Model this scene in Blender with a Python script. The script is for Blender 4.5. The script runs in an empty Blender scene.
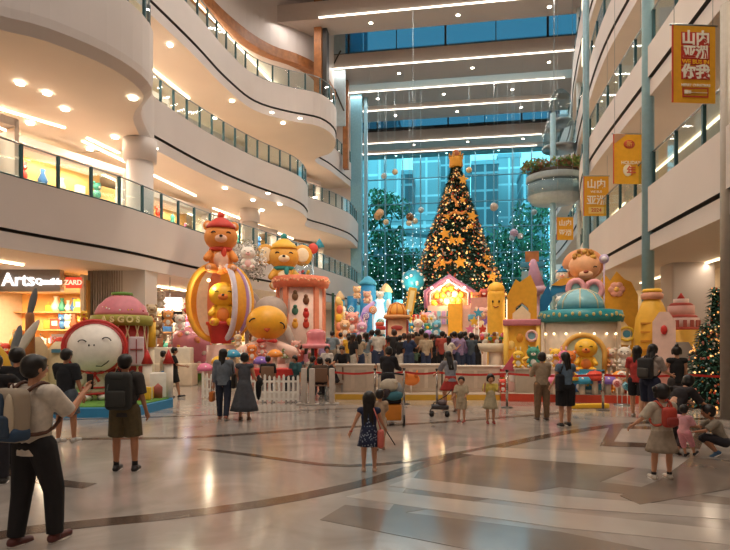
import bpy, bmesh, math, random
from mathutils import Vector, Matrix, Euler
R = math.radians
rnd = random.Random(11)
SC = bpy.context.scene
COL = SC.collection
CAMH = 1.85
YAW = R(9.13)
FOC = 560.0
HOR = 340.0

def P(px, py, d):
    """pixel of the photograph + distance along the view -> world point"""
    lat = (px-365)/FOC*d
    return Vector((-math.sin(YAW)*d+math.cos(YAW)*lat, math.cos(YAW)*d+math.sin(YAW)*lat, CAMH+(HOR-py)/FOC*d))
def G(px, py, z=0.0):
    """ground point seen at a pixel"""
    d = FOC*(CAMH-z)/(py-HOR)
    p = P(px, py, d); p.z = z
    return p
def D(px, d, z=0.0):
    p = P(px, 340, d); p.z = z
    return p

# ---------------------------------------------------------------- materials
MATS = {}
def mat(name, col=(.8,.8,.8), rough=.6, metal=0, emit=0, ecol=None, var=.06, scale=6, bump=0, alpha=1, coat=0, spec=None):
    if name in MATS: return MATS[name]
    m = bpy.data.materials.new(name); m.use_nodes = True
    nt = m.node_tree; b = nt.nodes['Principled BSDF']
    b.inputs['Roughness'].default_value = rough
    b.inputs['Metallic'].default_value = metal
    c = (*col, 1)
    if var:
        tc = nt.nodes.new('ShaderNodeTexCoord'); n = nt.nodes.new('ShaderNodeTexNoise')
        n.inputs['Scale'].default_value = scale; n.inputs['Detail'].default_value = 2
        r = nt.nodes.new('ShaderNodeValToRGB')
        r.color_ramp.elements[0].position = .3; r.color_ramp.elements[1].position = .7
        r.color_ramp.elements[0].color = (*[max(0, x*(1-var)) for x in col], 1)
        r.color_ramp.elements[1].color = (*[min(1, x*(1+var)) for x in col], 1)
        nt.links.new(tc.outputs['Object'], n.inputs['Vector'])
        nt.links.new(n.outputs['Fac'], r.inputs['Fac'])
        nt.links.new(r.outputs['Color'], b.inputs['Base Color'])
        if bump:
            bp = nt.nodes.new('ShaderNodeBump'); bp.inputs['Strength'].default_value = bump
            nt.links.new(n.outputs['Fac'], bp.inputs['Height']); nt.links.new(bp.outputs['Normal'], b.inputs['Normal'])
    else:
        b.inputs['Base Color'].default_value = c
    if emit:
        b.inputs['Emission Color'].default_value = (*(ecol or col), 1)
        b.inputs['Emission Strength'].default_value = emit
    if coat: b.inputs['Coat Weight'].default_value = coat
    MATS[name] = m
    return m
def hexc(h):
    h = h.lstrip('#')
    return tuple((lambda c: c/12.92 if c <= .04045 else ((c+.055)/1.055)**2.4)(int(h[i:i+2], 16)/255) for i in (0, 2, 4))
def hm(h, rough=.55, **k):
    """plain procedural material from a hex colour"""
    return mat('paint_'+h+('' if rough == .55 else '_%d' % int(rough*100)), hexc(h), rough, **k)
def cloth(h):
    return mat('cloth_'+h, hexc(h), .85, var=.16, scale=14, bump=.15)
def glow(h, s):
    return mat('glow_%s_%g' % (h, s), hexc(h), .5, emit=s, var=0)
def glass_mat(name, tint, refl=.25, rough=.03):
    m = bpy.data.materials.new(name); m.use_nodes = True
    nt = m.node_tree; nt.nodes.clear()
    o = nt.nodes.new('ShaderNodeOutputMaterial'); mx = nt.nodes.new('ShaderNodeMixShader')
    t = nt.nodes.new('ShaderNodeBsdfTransparent'); g = nt.nodes.new('ShaderNodeBsdfGlossy')
    f = nt.nodes.new('ShaderNodeLayerWeight'); f.inputs['Blend'].default_value = .5
    pw = nt.nodes.new('ShaderNodeMath'); pw.operation = 'POWER'; pw.inputs[1].default_value = 4
    mul = nt.nodes.new('ShaderNodeMath'); mul.operation = 'MULTIPLY_ADD'; mul.inputs[1].default_value = .1+refl; mul.inputs[2].default_value = refl*.15
    nt.links.new(f.outputs['Facing'], pw.inputs[0])
    t.inputs['Color'].default_value = (*tint, 1); g.inputs['Roughness'].default_value = rough
    nt.links.new(pw.outputs[0], mul.inputs[0]); nt.links.new(mul.outputs[0], mx.inputs[0])
    nt.links.new(t.outputs[0], mx.inputs[1]); nt.links.new(g.outputs[0], mx.inputs[2]); nt.links.new(mx.outputs[0], o.inputs[0])
    MATS[name] = m
    return m

# ---------------------------------------------------------------- mesh builder
class MB:
    def __init__(s): s.v=[]; s.f=[]; s.m=[]; s.sm=[]; s.mats=[]
    def mi(s, m):
        if m not in s.mats: s.mats.append(m)
        return s.mats.index(m)
    def add(s, vs, fs, m, smooth=False):
        o = len(s.v); s.v += [tuple(v) for v in vs]; i = s.mi(m)
        for f in fs: s.f.append(tuple(x+o for x in f)); s.m.append(i); s.sm.append(smooth)
        return s
    def box(s, c, d, m, rz=0, rx=0, ry=0, taper=1):
        M = Matrix.Translation(Vector(c)) @ Euler((rx, ry, rz)).to_matrix().to_4x4()
        x, y, z = d[0]/2, d[1]/2, d[2]/2
        vs = [M @ Vector((a*x*(taper if e > 0 else 1), b*y*(taper if e > 0 else 1), e*z)) for e in (-1, 1) for a, b in ((-1,-1),(1,-1),(1,1),(-1,1))]
        return s.add(vs, [(3,2,1,0),(4,5,6,7),(0,1,5,4),(1,2,6,5),(2,3,7,6),(3,0,4,7)], m)
    def rbox(s, c, d, m, r=.03, rz=0, rx=0, n=3):
        """box with rounded vertical and horizontal edges (superellipse rings)"""
        M = Matrix.Translation(Vector(c)) @ Euler((rx, 0, rz)).to_matrix().to_4x4()
        x, y, z = d[0]/2, d[1]/2, d[2]/2; r = min(r, x, y, z)*.999
        rings = []
        for k in range(n+1): a = -math.pi/2+k*math.pi/2/n; rings.append((-z+r+r*math.sin(a), r*(1-math.cos(a))))
        for k in range(n+1): a = k*math.pi/2/n; rings.append((z-r+r*math.sin(a), r*(1-math.cos(a))))
        vs = []; N = 4*(n+1)
        for zz, ins in rings:
            for q, (sx, sy) in enumerate(((1,1),(-1,1),(-1,-1),(1,-1))):
                for k in range(n+1):
                    a = q*math.pi/2+k*math.pi/2/n
                    vs.append(M @ Vector((sx*(x-r)+(r-ins)*math.cos(a), sy*(y-r)+(r-ins)*math.sin(a), zz)))
        fs = [(i*N+j, i*N+(j+1)%N, (i+1)*N+(j+1)%N, (i+1)*N+j) for i in range(len(rings)-1) for j in range(N)]
        fs += [tuple(range(N))[::-1], tuple((len(rings)-1)*N+j for j in range(N))]
        return s.add(vs, fs, m, True)
    def lathe(s, c, prof, m, n=20, rot=None, sx=1, sy=1, smooth=True, a0=0, a1=2*math.pi, mfun=None):
        """prof: list of (radius, z)"""
        c = Vector(c); full = abs(a1-a0-2*math.pi) < 1e-6; N = n if full else n+1
        vs = []
        for r, z in prof:
            for k in range(N):
                a = a0+(a1-a0)*k/n; v = Vector((r*sx*math.cos(a), r*sy*math.sin(a), z))
                if rot: v.rotate(rot)
                vs.append(c+v)
        if mfun:
            o = len(s.v); s.v += [tuple(v) for v in vs]
            for i in range(len(prof)-1):
                for j in range(n):
                    j2 = (j+1) % N if full else j+1
                    s.f.append((o+i*N+j, o+i*N+j2, o+(i+1)*N+j2, o+(i+1)*N+j)); s.m.append(s.mi(mfun(i, j))); s.sm.append(smooth)
            return s
        fs = [(i*N+j, i*N+((j+1) % N if full else j+1), (i+1)*N+((j+1) % N if full else j+1), (i+1)*N+j) for i in range(len(prof)-1) for j in range(n)]
        if full:
            if prof[0][0] > 1e-4: fs.append(tuple(range(N))[::-1])
            if prof[-1][0] > 1e-4: fs.append(tuple((len(prof)-1)*N+j for j in range(N)))
        return s.add(vs, fs, m, smooth)
    def cyl(s, c, r, h, m, n=16, r2=None, smooth=True, sx=1, sy=1, rot=None):
        """centre of base c"""
        r2 = r if r2 is None else r2
        s.lathe(c, [(r, 0), (r2, h)], m, n, rot=rot, sx=sx, sy=sy, smooth=smooth)
        return s
    def ell(s, c, r, m, n=14, k=9, rot=None):
        if not hasattr(r, '__len__'): r = (r, r, r)
        prof = [(max(1e-5, math.cos(-math.pi/2+math.pi*i/k)), math.sin(-math.pi/2+math.pi*i/k)) for i in range(k+1)]
        c = Vector(c); vs = []
        for pr, z in prof:
            for j in range(n):
                a = 2*math.pi*j/n; v = Vector((r[0]*pr*math.cos(a), r[1]*pr*math.sin(a), r[2]*z))
                if rot: v.rotate(rot)
                vs.append(c+v)
        return s.add(vs, [(i*n+j, i*n+(j+1)%n, (i+1)*n+(j+1)%n, (i+1)*n+j) for i in range(k) for j in range(n)], m, True)
    def cone(s, p0, r0, p1, r1, m, n=10, caps='', smooth=True, sq=1):
        """tapered limb; caps 'a','b' add round ends; sq squashes the second axis"""
        p0 = Vector(p0); p1 = Vector(p1); ax = (p1-p0).normalized()
        t = Vector((1,0,0)) if abs(ax.x) < .9 else Vector((0,1,0))
        u = (t-ax*t.dot(ax)).normalized(); w = ax.cross(u)
        rings = []
        if 'a' in caps: rings += [(p0-ax*r0*math.cos(a), r0*math.sin(a)) for a in (.02, .5, 1.05)]
        rings += [(p0, r0), (p1, r1)]
        if 'b' in caps: rings += [(p1+ax*r1*math.cos(a), r1*math.sin(a)) for a in (1.05, .5, .02)]
        vs = [c+u*r*math.cos(2*math.pi*k/n)+w*r*sq*math.sin(2*math.pi*k/n) for c, r in rings for k in range(n)]
        fs = [(i*n+j, i*n+(j+1)%n, (i+1)*n+(j+1)%n, (i+1)*n+j) for i in range(len(rings)-1) for j in range(n)]
        fs += [tuple(range(n))[::-1], tuple((len(rings)-1)*n+j for j in range(n))]
        return s.add(vs, fs, m, smooth)
    def tube(s, pts, r, m, n=8, closed=False):
        pts = [Vector(p) for p in pts]; L = len(pts); vs = []
        rr = r if hasattr(r, '__len__') else [r]*L
        up = None
        for i, p in enumerate(pts):
            a = pts[(i-1) % L] if (closed or i) else p; b = pts[(i+1) % L] if (closed or i < L-1) else p
            t = (b-a).normalized()
            if up is None: up = Vector((0,0,1)) if abs(t.z) < .9 else Vector((0,1,0))
            u = (up-t*up.dot(t)).normalized(); w = t.cross(u); up = u
            vs += [p+u*rr[i]*math.cos(2*math.pi*k/n)+w*rr[i]*math.sin(2*math.pi*k/n) for k in range(n)]
        K = L if closed else L-1
        fs = [(i*n+j, i*n+(j+1)%n, ((i+1)%L)*n+(j+1)%n, ((i+1)%L)*n+j) for i in range(K) for j in range(n)]
        if not closed: fs += [tuple(range(n))[::-1], tuple((L-1)*n+j for j in range(n))]
        return s.add(vs, fs, m, True)
    def prism(s, poly, z0, z1, m, M=None, smooth=False):
        """poly in xy extruded in z; M optional matrix"""
        n = len(poly); vs = [Vector((x, y, z0)) for x, y in poly]+[Vector((x, y, z1)) for x, y in poly]
        if M is not None: vs = [M @ v for v in vs]
        fs = [tuple(range(n))[::-1], tuple(range(n, 2*n))]+[(i, (i+1)%n, n+(i+1)%n, n+i) for i in range(n)]
        return s.add(vs, fs, m, smooth)
    def strip(s, curve, sec, m, closed=False):
        """sec(i) -> list of 3D points; faces between neighbours"""
        S = [sec(i) for i in range(len(curve))]; k = len(S[0]); vs = [p for q in S for p in q]; fs = []
        mm = m if callable(m) else (lambda j: m)
        o = len(s.v); s.v += [tuple(v) for v in vs]
        for i in range(len(S)-1):
            for j in range(k if closed else k-1):
                s.f.append((o+i*k+j, o+i*k+(j+1)%k, o+(i+1)*k+(j+1)%k, o+(i+1)*k+j)); s.m.append(s.mi(mm(j))); s.sm.append(False)
        return s
    def mesh(s, name):
        me = bpy.data.meshes.new(name); me.from_pydata(s.v, [], s.f)
        for m in s.mats: me.materials.append(m)
        me.polygons.foreach_set('material_index', s.m); me.polygons.foreach_set('use_smooth', s.sm)
        me.update()
        bm = bmesh.new(); bm.from_mesh(me); bmesh.ops.recalc_face_normals(bm, faces=bm.faces); bm.to_mesh(me); bm.free()
        return me
    def build(s, name, parent=None, loc=None, rz=0, **tags):
        o = bpy.data.objects.new(name, s.mesh(name)); COL.objects.link(o)
        if parent: o.parent = parent
        if loc is not None: o.location = loc
        if rz: o.rotation_euler = (0, 0, rz)
        if tags: tag(o, **tags)
        return o
def tag(o, label=None, cat=None, group=None, kind=None):
    if label: o['label'] = label
    if cat: o['category'] = cat
    if group: o['group'] = group
    if kind: o['kind'] = kind
    return o
def thing(name, label, cat, loc=(0,0,0), rz=0, group=None, scale=None):
    o = bpy.data.objects.new(name, None); COL.objects.link(o); o.empty_display_size = .2
    o.location = loc; o.rotation_euler = (0, 0, rz)
    if scale: o.scale = (scale, scale, scale)
    return tag(o, label, cat, group)
def struct(o): o['kind'] = 'structure'; return o
def kids(o): return [c for c in bpy.data.objects if c.parent == o]
def copy_thing(root, loc, rz=None, label=None, ch=None):
    r = root.copy(); COL.objects.link(r); r.location = loc
    if rz is not None: r.rotation_euler = (0, 0, rz)
    if label: r['label'] = label
    for c0 in (ch if ch is not None else kids(root)):
        c = c0.copy(); COL.objects.link(c); c.parent = r
    return r
def catmull(pts, step=.6):
    pts = [Vector(p) for p in pts]; out = []
    for i in range(len(pts)-1):
        p0 = pts[max(0, i-1)]; p1 = pts[i]; p2 = pts[i+1]; p3 = pts[min(len(pts)-1, i+2)]
        n = max(2, int((p2-p1).length/step))
        for k in range(n):
            t = k/n
            out.append(.5*((2*p1)+(-p0+p2)*t+(2*p0-5*p1+4*p2-p3)*t*t+(-p0+3*p1-3*p2+p3)*t**3))
    out.append(pts[-1]); return out
def resample(curve, step):
    out = [curve[0]]; acc = 0
    for a, b in zip(curve, curve[1:]):
        L = (b-a).length
        while acc+L >= step:
            t = (step-acc)/L; a = a+(b-a)*t; out.append(a.copy()); L = (b-a).length; acc = 0
        acc += L
    return out
def light(kind, name, loc, power, col, rot=None, size=.1, size_y=None, spread=None, spot=None, blend=.5):
    l = bpy.data.lights.new(name, kind); l.energy = power; l.color = col
    if kind == 'AREA':
        l.shape = 'RECTANGLE' if size_y else 'SQUARE'; l.size = size
        if size_y: l.size_y = size_y
        if spread: l.spread = spread
    else: l.shadow_soft_size = size; l.specular_factor = .35
    if kind == 'SPOT': l.spot_size = spot or R(60); l.spot_blend = blend
    o = bpy.data.objects.new(name, l); COL.objects.link(o); o.location = loc
    if rot: o.rotation_euler = rot
    return o
def text(body, size, m, name, parent=None, depth=.01, M=None, bold=0.0, align='CENTER'):
    cu = bpy.data.curves.new('lettering', 'FONT'); cu.body = body; cu.size = size; cu.extrude = depth; cu.offset = bold
    cu.align_x = align; cu.align_y = 'CENTER'
    t = bpy.data.objects.new('lettering', cu); COL.objects.link(t)
    bpy.context.view_layer.update()
    me = bpy.data.meshes.new_from_object(t.evaluated_get(bpy.context.evaluated_depsgraph_get()))
    bpy.data.objects.remove(t); bpy.data.curves.remove(cu)
    me.materials.clear(); me.materials.append(m)
    if M is not None: me.transform(M)
    o = bpy.data.objects.new(name, me); COL.objects.link(o)
    if parent: o.parent = parent
    return o
# upright text facing -Y
UP = Matrix.Rotation(R(90), 4, 'X')

# ---------------------------------------------------------------- camera, world, view
cam = bpy.data.cameras.new('camera'); co = bpy.data.objects.new('camera', cam); COL.objects.link(co)
co.location = (0, 0, CAMH); co.rotation_euler = (R(90), 0, YAW)
cam.sensor_width = 36; cam.lens = 36*FOC/730; cam.shift_y = (HOR-275)/730
cam.clip_end = 600
SC.camera = co
SC.view_settings.view_transform = 'Standard'; SC.view_settings.look = 'None'; SC.view_settings.gamma = 1
SC.view_settings.use_curve_mapping = False; SC.view_settings.exposure = 0.12
SC.cycles.use_denoising = True
try: SC.cycles.denoiser = 'OPENIMAGEDENOISE'
except Exception: pass
SC.cycles.max_bounces = 7; SC.cycles.transparent_max_bounces = 16; SC.cycles.sample_clamp_indirect = 6
w = bpy.data.worlds.new('sky'); SC.world = w; w.use_nodes = True
bg = w.node_tree.nodes['Background']; bg.inputs[0].default_value = (.40, .72, .80, 1); bg.inputs[1].default_value = 2.9
# ================================================================ THE MALL
white = mat('white_plaster', hexc('cdc4c0'), .55, var=.03, scale=.6)
soff = mat('soffit_plaster', hexc('d6c8b8'), .6, var=.03, scale=.5)
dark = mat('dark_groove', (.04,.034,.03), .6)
teal_metal = mat('teal_grey_metal', hexc('3c5a60'), .35, metal=.6)
steel = mat('brushed_steel', hexc('9aa2a6'), .3, metal=.9)
rail_glass = glass_mat('rail_glass', (.88, .96, .97), .3)
wood = mat('warm_wood', hexc('9a6236'), .45, var=.25, scale=3)

# floor with polished stone, soft veins in the shader
fl = bpy.data.materials.new('polished_stone_floor'); fl.use_nodes = True
nt = fl.node_tree; b = nt.nodes['Principled BSDF']
tc = nt.nodes.new('ShaderNodeTexCoord')
n1 = nt.nodes.new('ShaderNodeTexNoise'); n1.inputs['Scale'].default_value = .9; n1.inputs['Detail'].default_value = 6; n1.inputs['Distortion'].default_value = 1.2
r1 = nt.nodes.new('ShaderNodeValToRGB'); r1.color_ramp.elements[0].position = .3; r1.color_ramp.elements[1].position = .72
r1.color_ramp.elements[0].color = (*hexc('938981'), 1); r1.color_ramp.elements[1].color = (*hexc('b6ada4'), 1)
n2 = nt.nodes.new('ShaderNodeTexNoise'); n2.inputs['Scale'].default_value = .35; n2.inputs['Detail'].default_value = 3
r2 = nt.nodes.new('ShaderNodeValToRGB'); r2.color_ramp.elements[0].color = (.07,.07,.07,1); r2.color_ramp.elements[1].color = (.20,.20,.20,1)
nt.links.new(tc.outputs['Object'], n1.inputs['Vector']); nt.links.new(n1.outputs['Fac'], r1.inputs['Fac']); nt.links.new(r1.outputs['Color'], b.inputs['Base Color'])
nt.links.new(tc.outputs['Object'], n2.inputs['Vector']); nt.links.new(n2.outputs['Fac'], r2.inputs['Fac']); nt.links.new(r2.outputs['Color'], b.inputs['Roughness'])
b.inputs['Specular IOR Level'].default_value = .7
br = nt.nodes.new('ShaderNodeTexBrick'); br.inputs['Scale'].default_value = 1; br.offset = 0
br.inputs['Brick Width'].default_value = 1.6; br.inputs['Row Height'].default_value = 1.6; br.inputs['Mortar Size'].default_value = .006
bp = nt.nodes.new('ShaderNodeBump'); bp.inputs['Strength'].default_value = .15; bp.inputs['Distance'].default_value = .002
nt.links.new(tc.outputs['Object'], br.inputs['Vector']); nt.links.new(br.outputs['Fac'], bp.inputs['Height']); nt.links.new(bp.outputs['Normal'], b.inputs['Normal'])
struct(MB().box((-2, 27, -.1), (60, 80, .2), fl).build('floor'))

brown = mat('brown_stone', hexc('5c4c42'), .16, var=.2, scale=1.5)
midst = mat('taupe_stone', hexc('84776c'), .14, var=.12, scale=1.5)
pale = mat('pale_stone', hexc('bab0a6'), .14, var=.1, scale=1.2)
tn = [0]
def trim(mb):
    tn[0] += 1; return struct(mb.build('trim_%d' % tn[0]))
def band(pts, wpx, m, z=.004):
    """inlaid stone band along ground points given as pixels of the photograph; width in metres"""
    c = catmull([G(x, y) for x, y in pts], .4); mb = MB()
    def sec(i):
        a = c[max(0, i-1)]; b_ = c[min(len(c)-1, i+1)]; t = (b_-a).normalized(); n = Vector((-t.y, t.x, 0))
        w_ = wpx/2
        return [c[i]+n*w_+Vector((0,0,z)), c[i]-n*w_+Vector((0,0,z)), c[i]-n*w_+Vector((0,0,-.01)), c[i]+n*w_+Vector((0,0,-.01))]
    mb.strip(c, sec, m, True); trim(mb)
band([(-60,441),(80,439),(200,437),(330,428),(430,423),(560,413)], .22, brown)
band([(-80,552),(30,530),(150,518),(260,504),(360,484),(430,463),(500,446),(570,432),(650,422),(760,416)], .26, brown)
band([(200,449),(250,455),(300,462),(350,466),(420,460),(500,445)], .14, brown, .0055)
band([(-20,462),(40,480),(90,486)], .25, brown)
band([(60,420),(160,417),(250,413),(360,408)], .12, brown)
def gpoly(pts, m, z):
    p = [G(x, y) for x, y in pts]; trim(MB().prism([(q.x, q.y) for q in p], -.01, z, m))
gpoly([(385,516),(420,470),(470,455),(640,466),(600,482),(730,498),(730,505),(560,487)], midst, .003)
gpoly([(375,490),(345,497),(560,528),(760,548),(760,534),(560,512)], pale, .004)
gpoly([(410,478),(388,486),(560,508),(760,522),(760,512),(560,496)], pale, .005)
gpoly([(455,446),(440,452),(560,462),(760,478),(760,466),(600,452)], pale, .0045)
gpoly([(345,505),(320,520),(520,560),(700,560),(560,532)], midst, .0035)
gpoly([(610,426),(600,446),(700,449),(708,428)], brown, .006)
gpoly([(622,429),(614,442),(690,445),(696,431)], pale, .008)
gpoly([(690,458),(660,480),(620,496),(640,505),(760,484),(760,462)], midst, .0065)

# ---- balconies
def balcony(pts, z0, z1, xback, side, name, m=white, groove=True):
    """side=+1: mall lies towards +x (left balcony), -1 the other way"""
    c = catmull([(x, y, 0) for x, y in pts], .5); mb = MB()
    def nrm(i):
        a = c[max(0, i-1)]; b_ = c[min(len(c)-1, i+1)]; t = (b_-a).normalized()
        return Vector((t.y, -t.x, 0))*side
    def sec(i):
        p = c[i]; n = nrm(i); q = lambda o, z: (p.x-n.x*o, p.y-n.y*o, z)
        if not groove: return [(xback, p.y, z1), q(0, z1), q(0, z0+1), q(.0, z0+.7), q(0, z0+.5), q(.03, z0+.25), q(.3, z0), (xback, p.y, z0)]
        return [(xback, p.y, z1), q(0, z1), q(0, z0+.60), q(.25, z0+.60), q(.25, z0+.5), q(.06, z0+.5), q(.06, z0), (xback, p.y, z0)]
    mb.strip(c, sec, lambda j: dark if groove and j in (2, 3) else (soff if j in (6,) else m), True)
    o = struct(mb.build(name)); return c, nrm, o
RAILN = [0]
def railing(c, nrm, z1, label, a=0, b_=None, h=1.1, step=1.5):
    cc = [c[i]-nrm(i)*.12 for i in range(len(c))][a:b_]
    t = thing('glass_railing', label, 'railing', (cc[0].x, cc[0].y, z1))
    o = Vector((cc[0].x, cc[0].y, 0))
    cc = [p-o for p in cc]
    g = MB(); g.strip(cc, lambda i: [cc[i]+Vector((0,0,.08)), cc[i]+Vector((0,0,h-.06)), cc[i]+Vector((.015,0,h-.06)), cc[i]+Vector((.015,0,.08))], rail_glass, True)
    g.build('glass_panel', t)
    MB().tube([p+Vector((0,0,h)) for p in cc], .035, steel, 6).build('handrail', t)
    MB().tube([p+Vector((0,0,.06)) for p in cc], .03, teal_metal, 4).build('base_channel', t)
    for p in resample(cc, step)[:95]:
        MB().box((0,0,h/2), (.09,.09,h), teal_metal).build('post', t, p)
    return t
XBL = -19.5
L1 = [(-14.6,3),(-14.2,9),(-13.3,14.6),(-12.1,19.3),(-11.5,24.9),(-9.9,32.2),(-9.2,38),(-8.45,44.6),(-8.5,50)]
L2 = [(-14.2,3),(-13.6,8),(-12.3,12.2),(-10.9,13.7),(-10.0,15.6),(-10.1,17.6),(-11.6,19.4),(-12.8,22.4),(-12.3,26.5),(-11.3,30.5),(-9.9,34.2),(-9.9,37.0),(-10.6,39.4),(-9.6,42),(-8.6,45.6),(-8.6,50)]
L3 = [(-14.0,3),(-13.6,12),(-12.9,20),(-12.5,25.3),(-12.4,29),(-11.9,32.2),(-10.4,34),(-8.6,35.4),(-8.1,37.8),(-9.0,40.5),(-10.6,42),(-10.0,45),(-9.2,50)]
c1,n1_,_ = balcony(L1, 4.6, 6.8, XBL, 1, 'wall_left')
balcony(L2[:8], 10.1, 12.3, XBL, 1, 'wall_left', groove=False); balcony(L2[7:], 10.1, 12.3, XBL, 1, 'wall_left')
c2 = catmull([(x, y, 0) for x, y in L2], .5)
def n2_(i):
    t = (c2[min(len(c2)-1, i+1)]-c2[max(0, i-1)]).normalized(); return Vector((t.y, -t.x, 0))
c3,n3_,_ = balcony(L3, 15.7, 17.8, XBL, 1, 'wall_left')
railing(c1, n1_, 6.8, 'teal-posted glass railing along the lowest left balcony', step=1.25)
railing(c2, n2_, 12.3, 'glass railing on the rounded second left balcony', step=1.0)
railing(c3, n3_, 17.8, 'glass railing on the third left balcony under the wooden band', step=1.1)
# fourth level: plain white parapet wall rising to the roof with a wooden band along its foot
L4 = [(-15.5,3),(-15.2,20),(-14.6,30),(-13.8,34.5),(-12.6,37.2),(-11.2,38.6),(-10.1,40.6),(-9.8,44),(-9.9,50)]
c4 = catmull([(x, y, 0) for x, y in L4], .5)
mb = MB(); mb.strip(c4, lambda i: [(XBL, c4[i].y, 30), (c4[i].x, c4[i].y, 30), (c4[i].x, c4[i].y, 21.6), (XBL, c4[i].y, 21.6)], white, True)
struct(mb.build('wall_left'))
mb = MB(); mb.strip(c4, lambda i: [(c4[i].x+.14, c4[i].y-.05, 22.2), (c4[i].x+.14, c4[i].y-.05, 21.5), (c4[i].x-.6, c4[i].y, 21.5), (c4[i].x-.6, c4[i].y, 22.2)], wood, True)
trim(mb)
# wooden pier with panels
p = P(319, 60, 40); trim(MB().box((p.x, p.y, 23.5), (.55, .8, 13), wood).box((p.x+.45, p.y+.2, 23.5), (.3,.8,13), dark))
p = P(346, 120, 48); trim(MB().box((p.x, p.y, 21), (.45, .6, 9), wood))
p = P(336, 90, 46); trim(MB().box((p.x, p.y, 24.4), (1.6, .2, 10), mat('pale_blue_panel', hexc('a9bcc6'), .5)).box((p.x-.3,p.y-.13,24.2),(.12,.05,3),dark,ry=.5).box((p.x+.3,p.y-.13,21.5),(.12,.05,2),dark,ry=-.4))
# left end wall and the pale blue pillar beside the glass
blue_pil = mat('pale_blue_metal', hexc('8fb4c2'), .35, metal=.15)
struct(MB().box((-14.4, 50.4, 15), (11.5, .8, 30), white).build('wall_left'))
pl = P(357.5, 200, 50.5)
trim(MB().box((pl.x-.12, pl.y+.3, 15), (1.0, .8, 30), mat('sky_blue_panel', hexc('7fb2c6'), .2, metal=.2))); trim(MB().box((pl.x+.62, pl.y+.9, 15), (.3, .5, 30), blue_pil))

# ---- back walls of the left galleries (shop fronts behind each railing)
struct(MB().box((XBL-.2, 25, 15), (.4, 56, 30), mat('warm_wall', hexc('b9a68f'), .6)).build('wall_left'))
# ---- columns
def column(px, d, r, z0, z1, cap=True):
    p = D(px, d); mb = MB(); mb.cyl((p.x, p.y, z0), r, z1-z0, white, 28)
    if cap: mb.lathe((p.x, p.y, z1-.9), [(r, 0), (r+.12, .02), (r+.14, .5), (r+.14, .9)], white, 28)
    return trim(mb)
column(140, 23.2, .53, 0, 10.1)
column(250, 35.5, .5, 4, 10.2)
trim(MB().box((D(134,22.6).x, D(134,22.6).y, 2.3), (1.5, .9, 4.6), white))
# right of column: blue-grey slim door frame between L1 parts
# ================= RIGHT SIDE
XBR = 13
Rt = lambda: [(6.3,3),(6.2,15),(6.2,27),(6.9,33),(8.4,40),(9.4,50),(10,61)]
RL = [(1, 4.75, 6.8, Rt()), (2, 9.75, 11.35, Rt()), (3, 14.2, 16.0, [(6.7,3),(6.5,20),(6.5,27),(7.5,36),(9.4,50),(10,61)]), (4, 19, 21.2, [(7,3),(6.8,20),(7,30),(8,40),(9.6,50),(10.2,61)])]
names = {1:'lowest', 2:'second', 3:'third', 4:'fourth'}
for k, z0, z1, pts in RL:
    c, nf, _ = balcony(pts, z0, z1, XBR, -1, 'wall_right')
    railing(c, nf, z1, 'glass railing along the %s balcony on the right side' % names[k], step=1.8)
struct(MB().box((XBR+.2, 25, 15), (.4, 74, 30), mat('warm_wall', hexc('b9a68f'), .6)).build('wall_right'))
# slim pale blue poles rising in front of the right balconies
for px, d, r in ((648, 18.3, .19), (586, 26.5, .15), (553, 35, .17)):
    p = D(px, d); trim(MB().cyl((p.x, p.y, 0), r, 29.5 if d < 30 else 16, blue_pil, 14))
p = D(645, 26); trim(MB().box((p.x+.2, p.y, 22.), (.35,.35,14), wood))
p = D(578, 33); trim(MB().box((p.x+.3, p.y, 24), (.12,.3,12), glow('fff0d0', 1.6)))
# near column at the right edge, square column further back, and ground floor shop wall
p = D(731, 13.1); trim(MB().cyl((p.x, p.y, 0), .22, 9.7, mat('grey_stone', hexc('8f857a'), .4), 20))
p = D(684, 21.5); trim(MB().rbox((p.x+.1, p.y, 2.4), (1.5, 1.3, 4.75), white, .08))
struct(MB().box((10.6, 24, 2.4), (.3, 26, 4.8), mat('cream_wall', hexc('d9c4a0'), .6)).build('wall_right'))
# dark stair landing wall behind top banner
trim(MB().box((8.6, 15.5, 8.3), (.3, 7, 3), mat('grey_stone', hexc('8f857a'), .4)))

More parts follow.
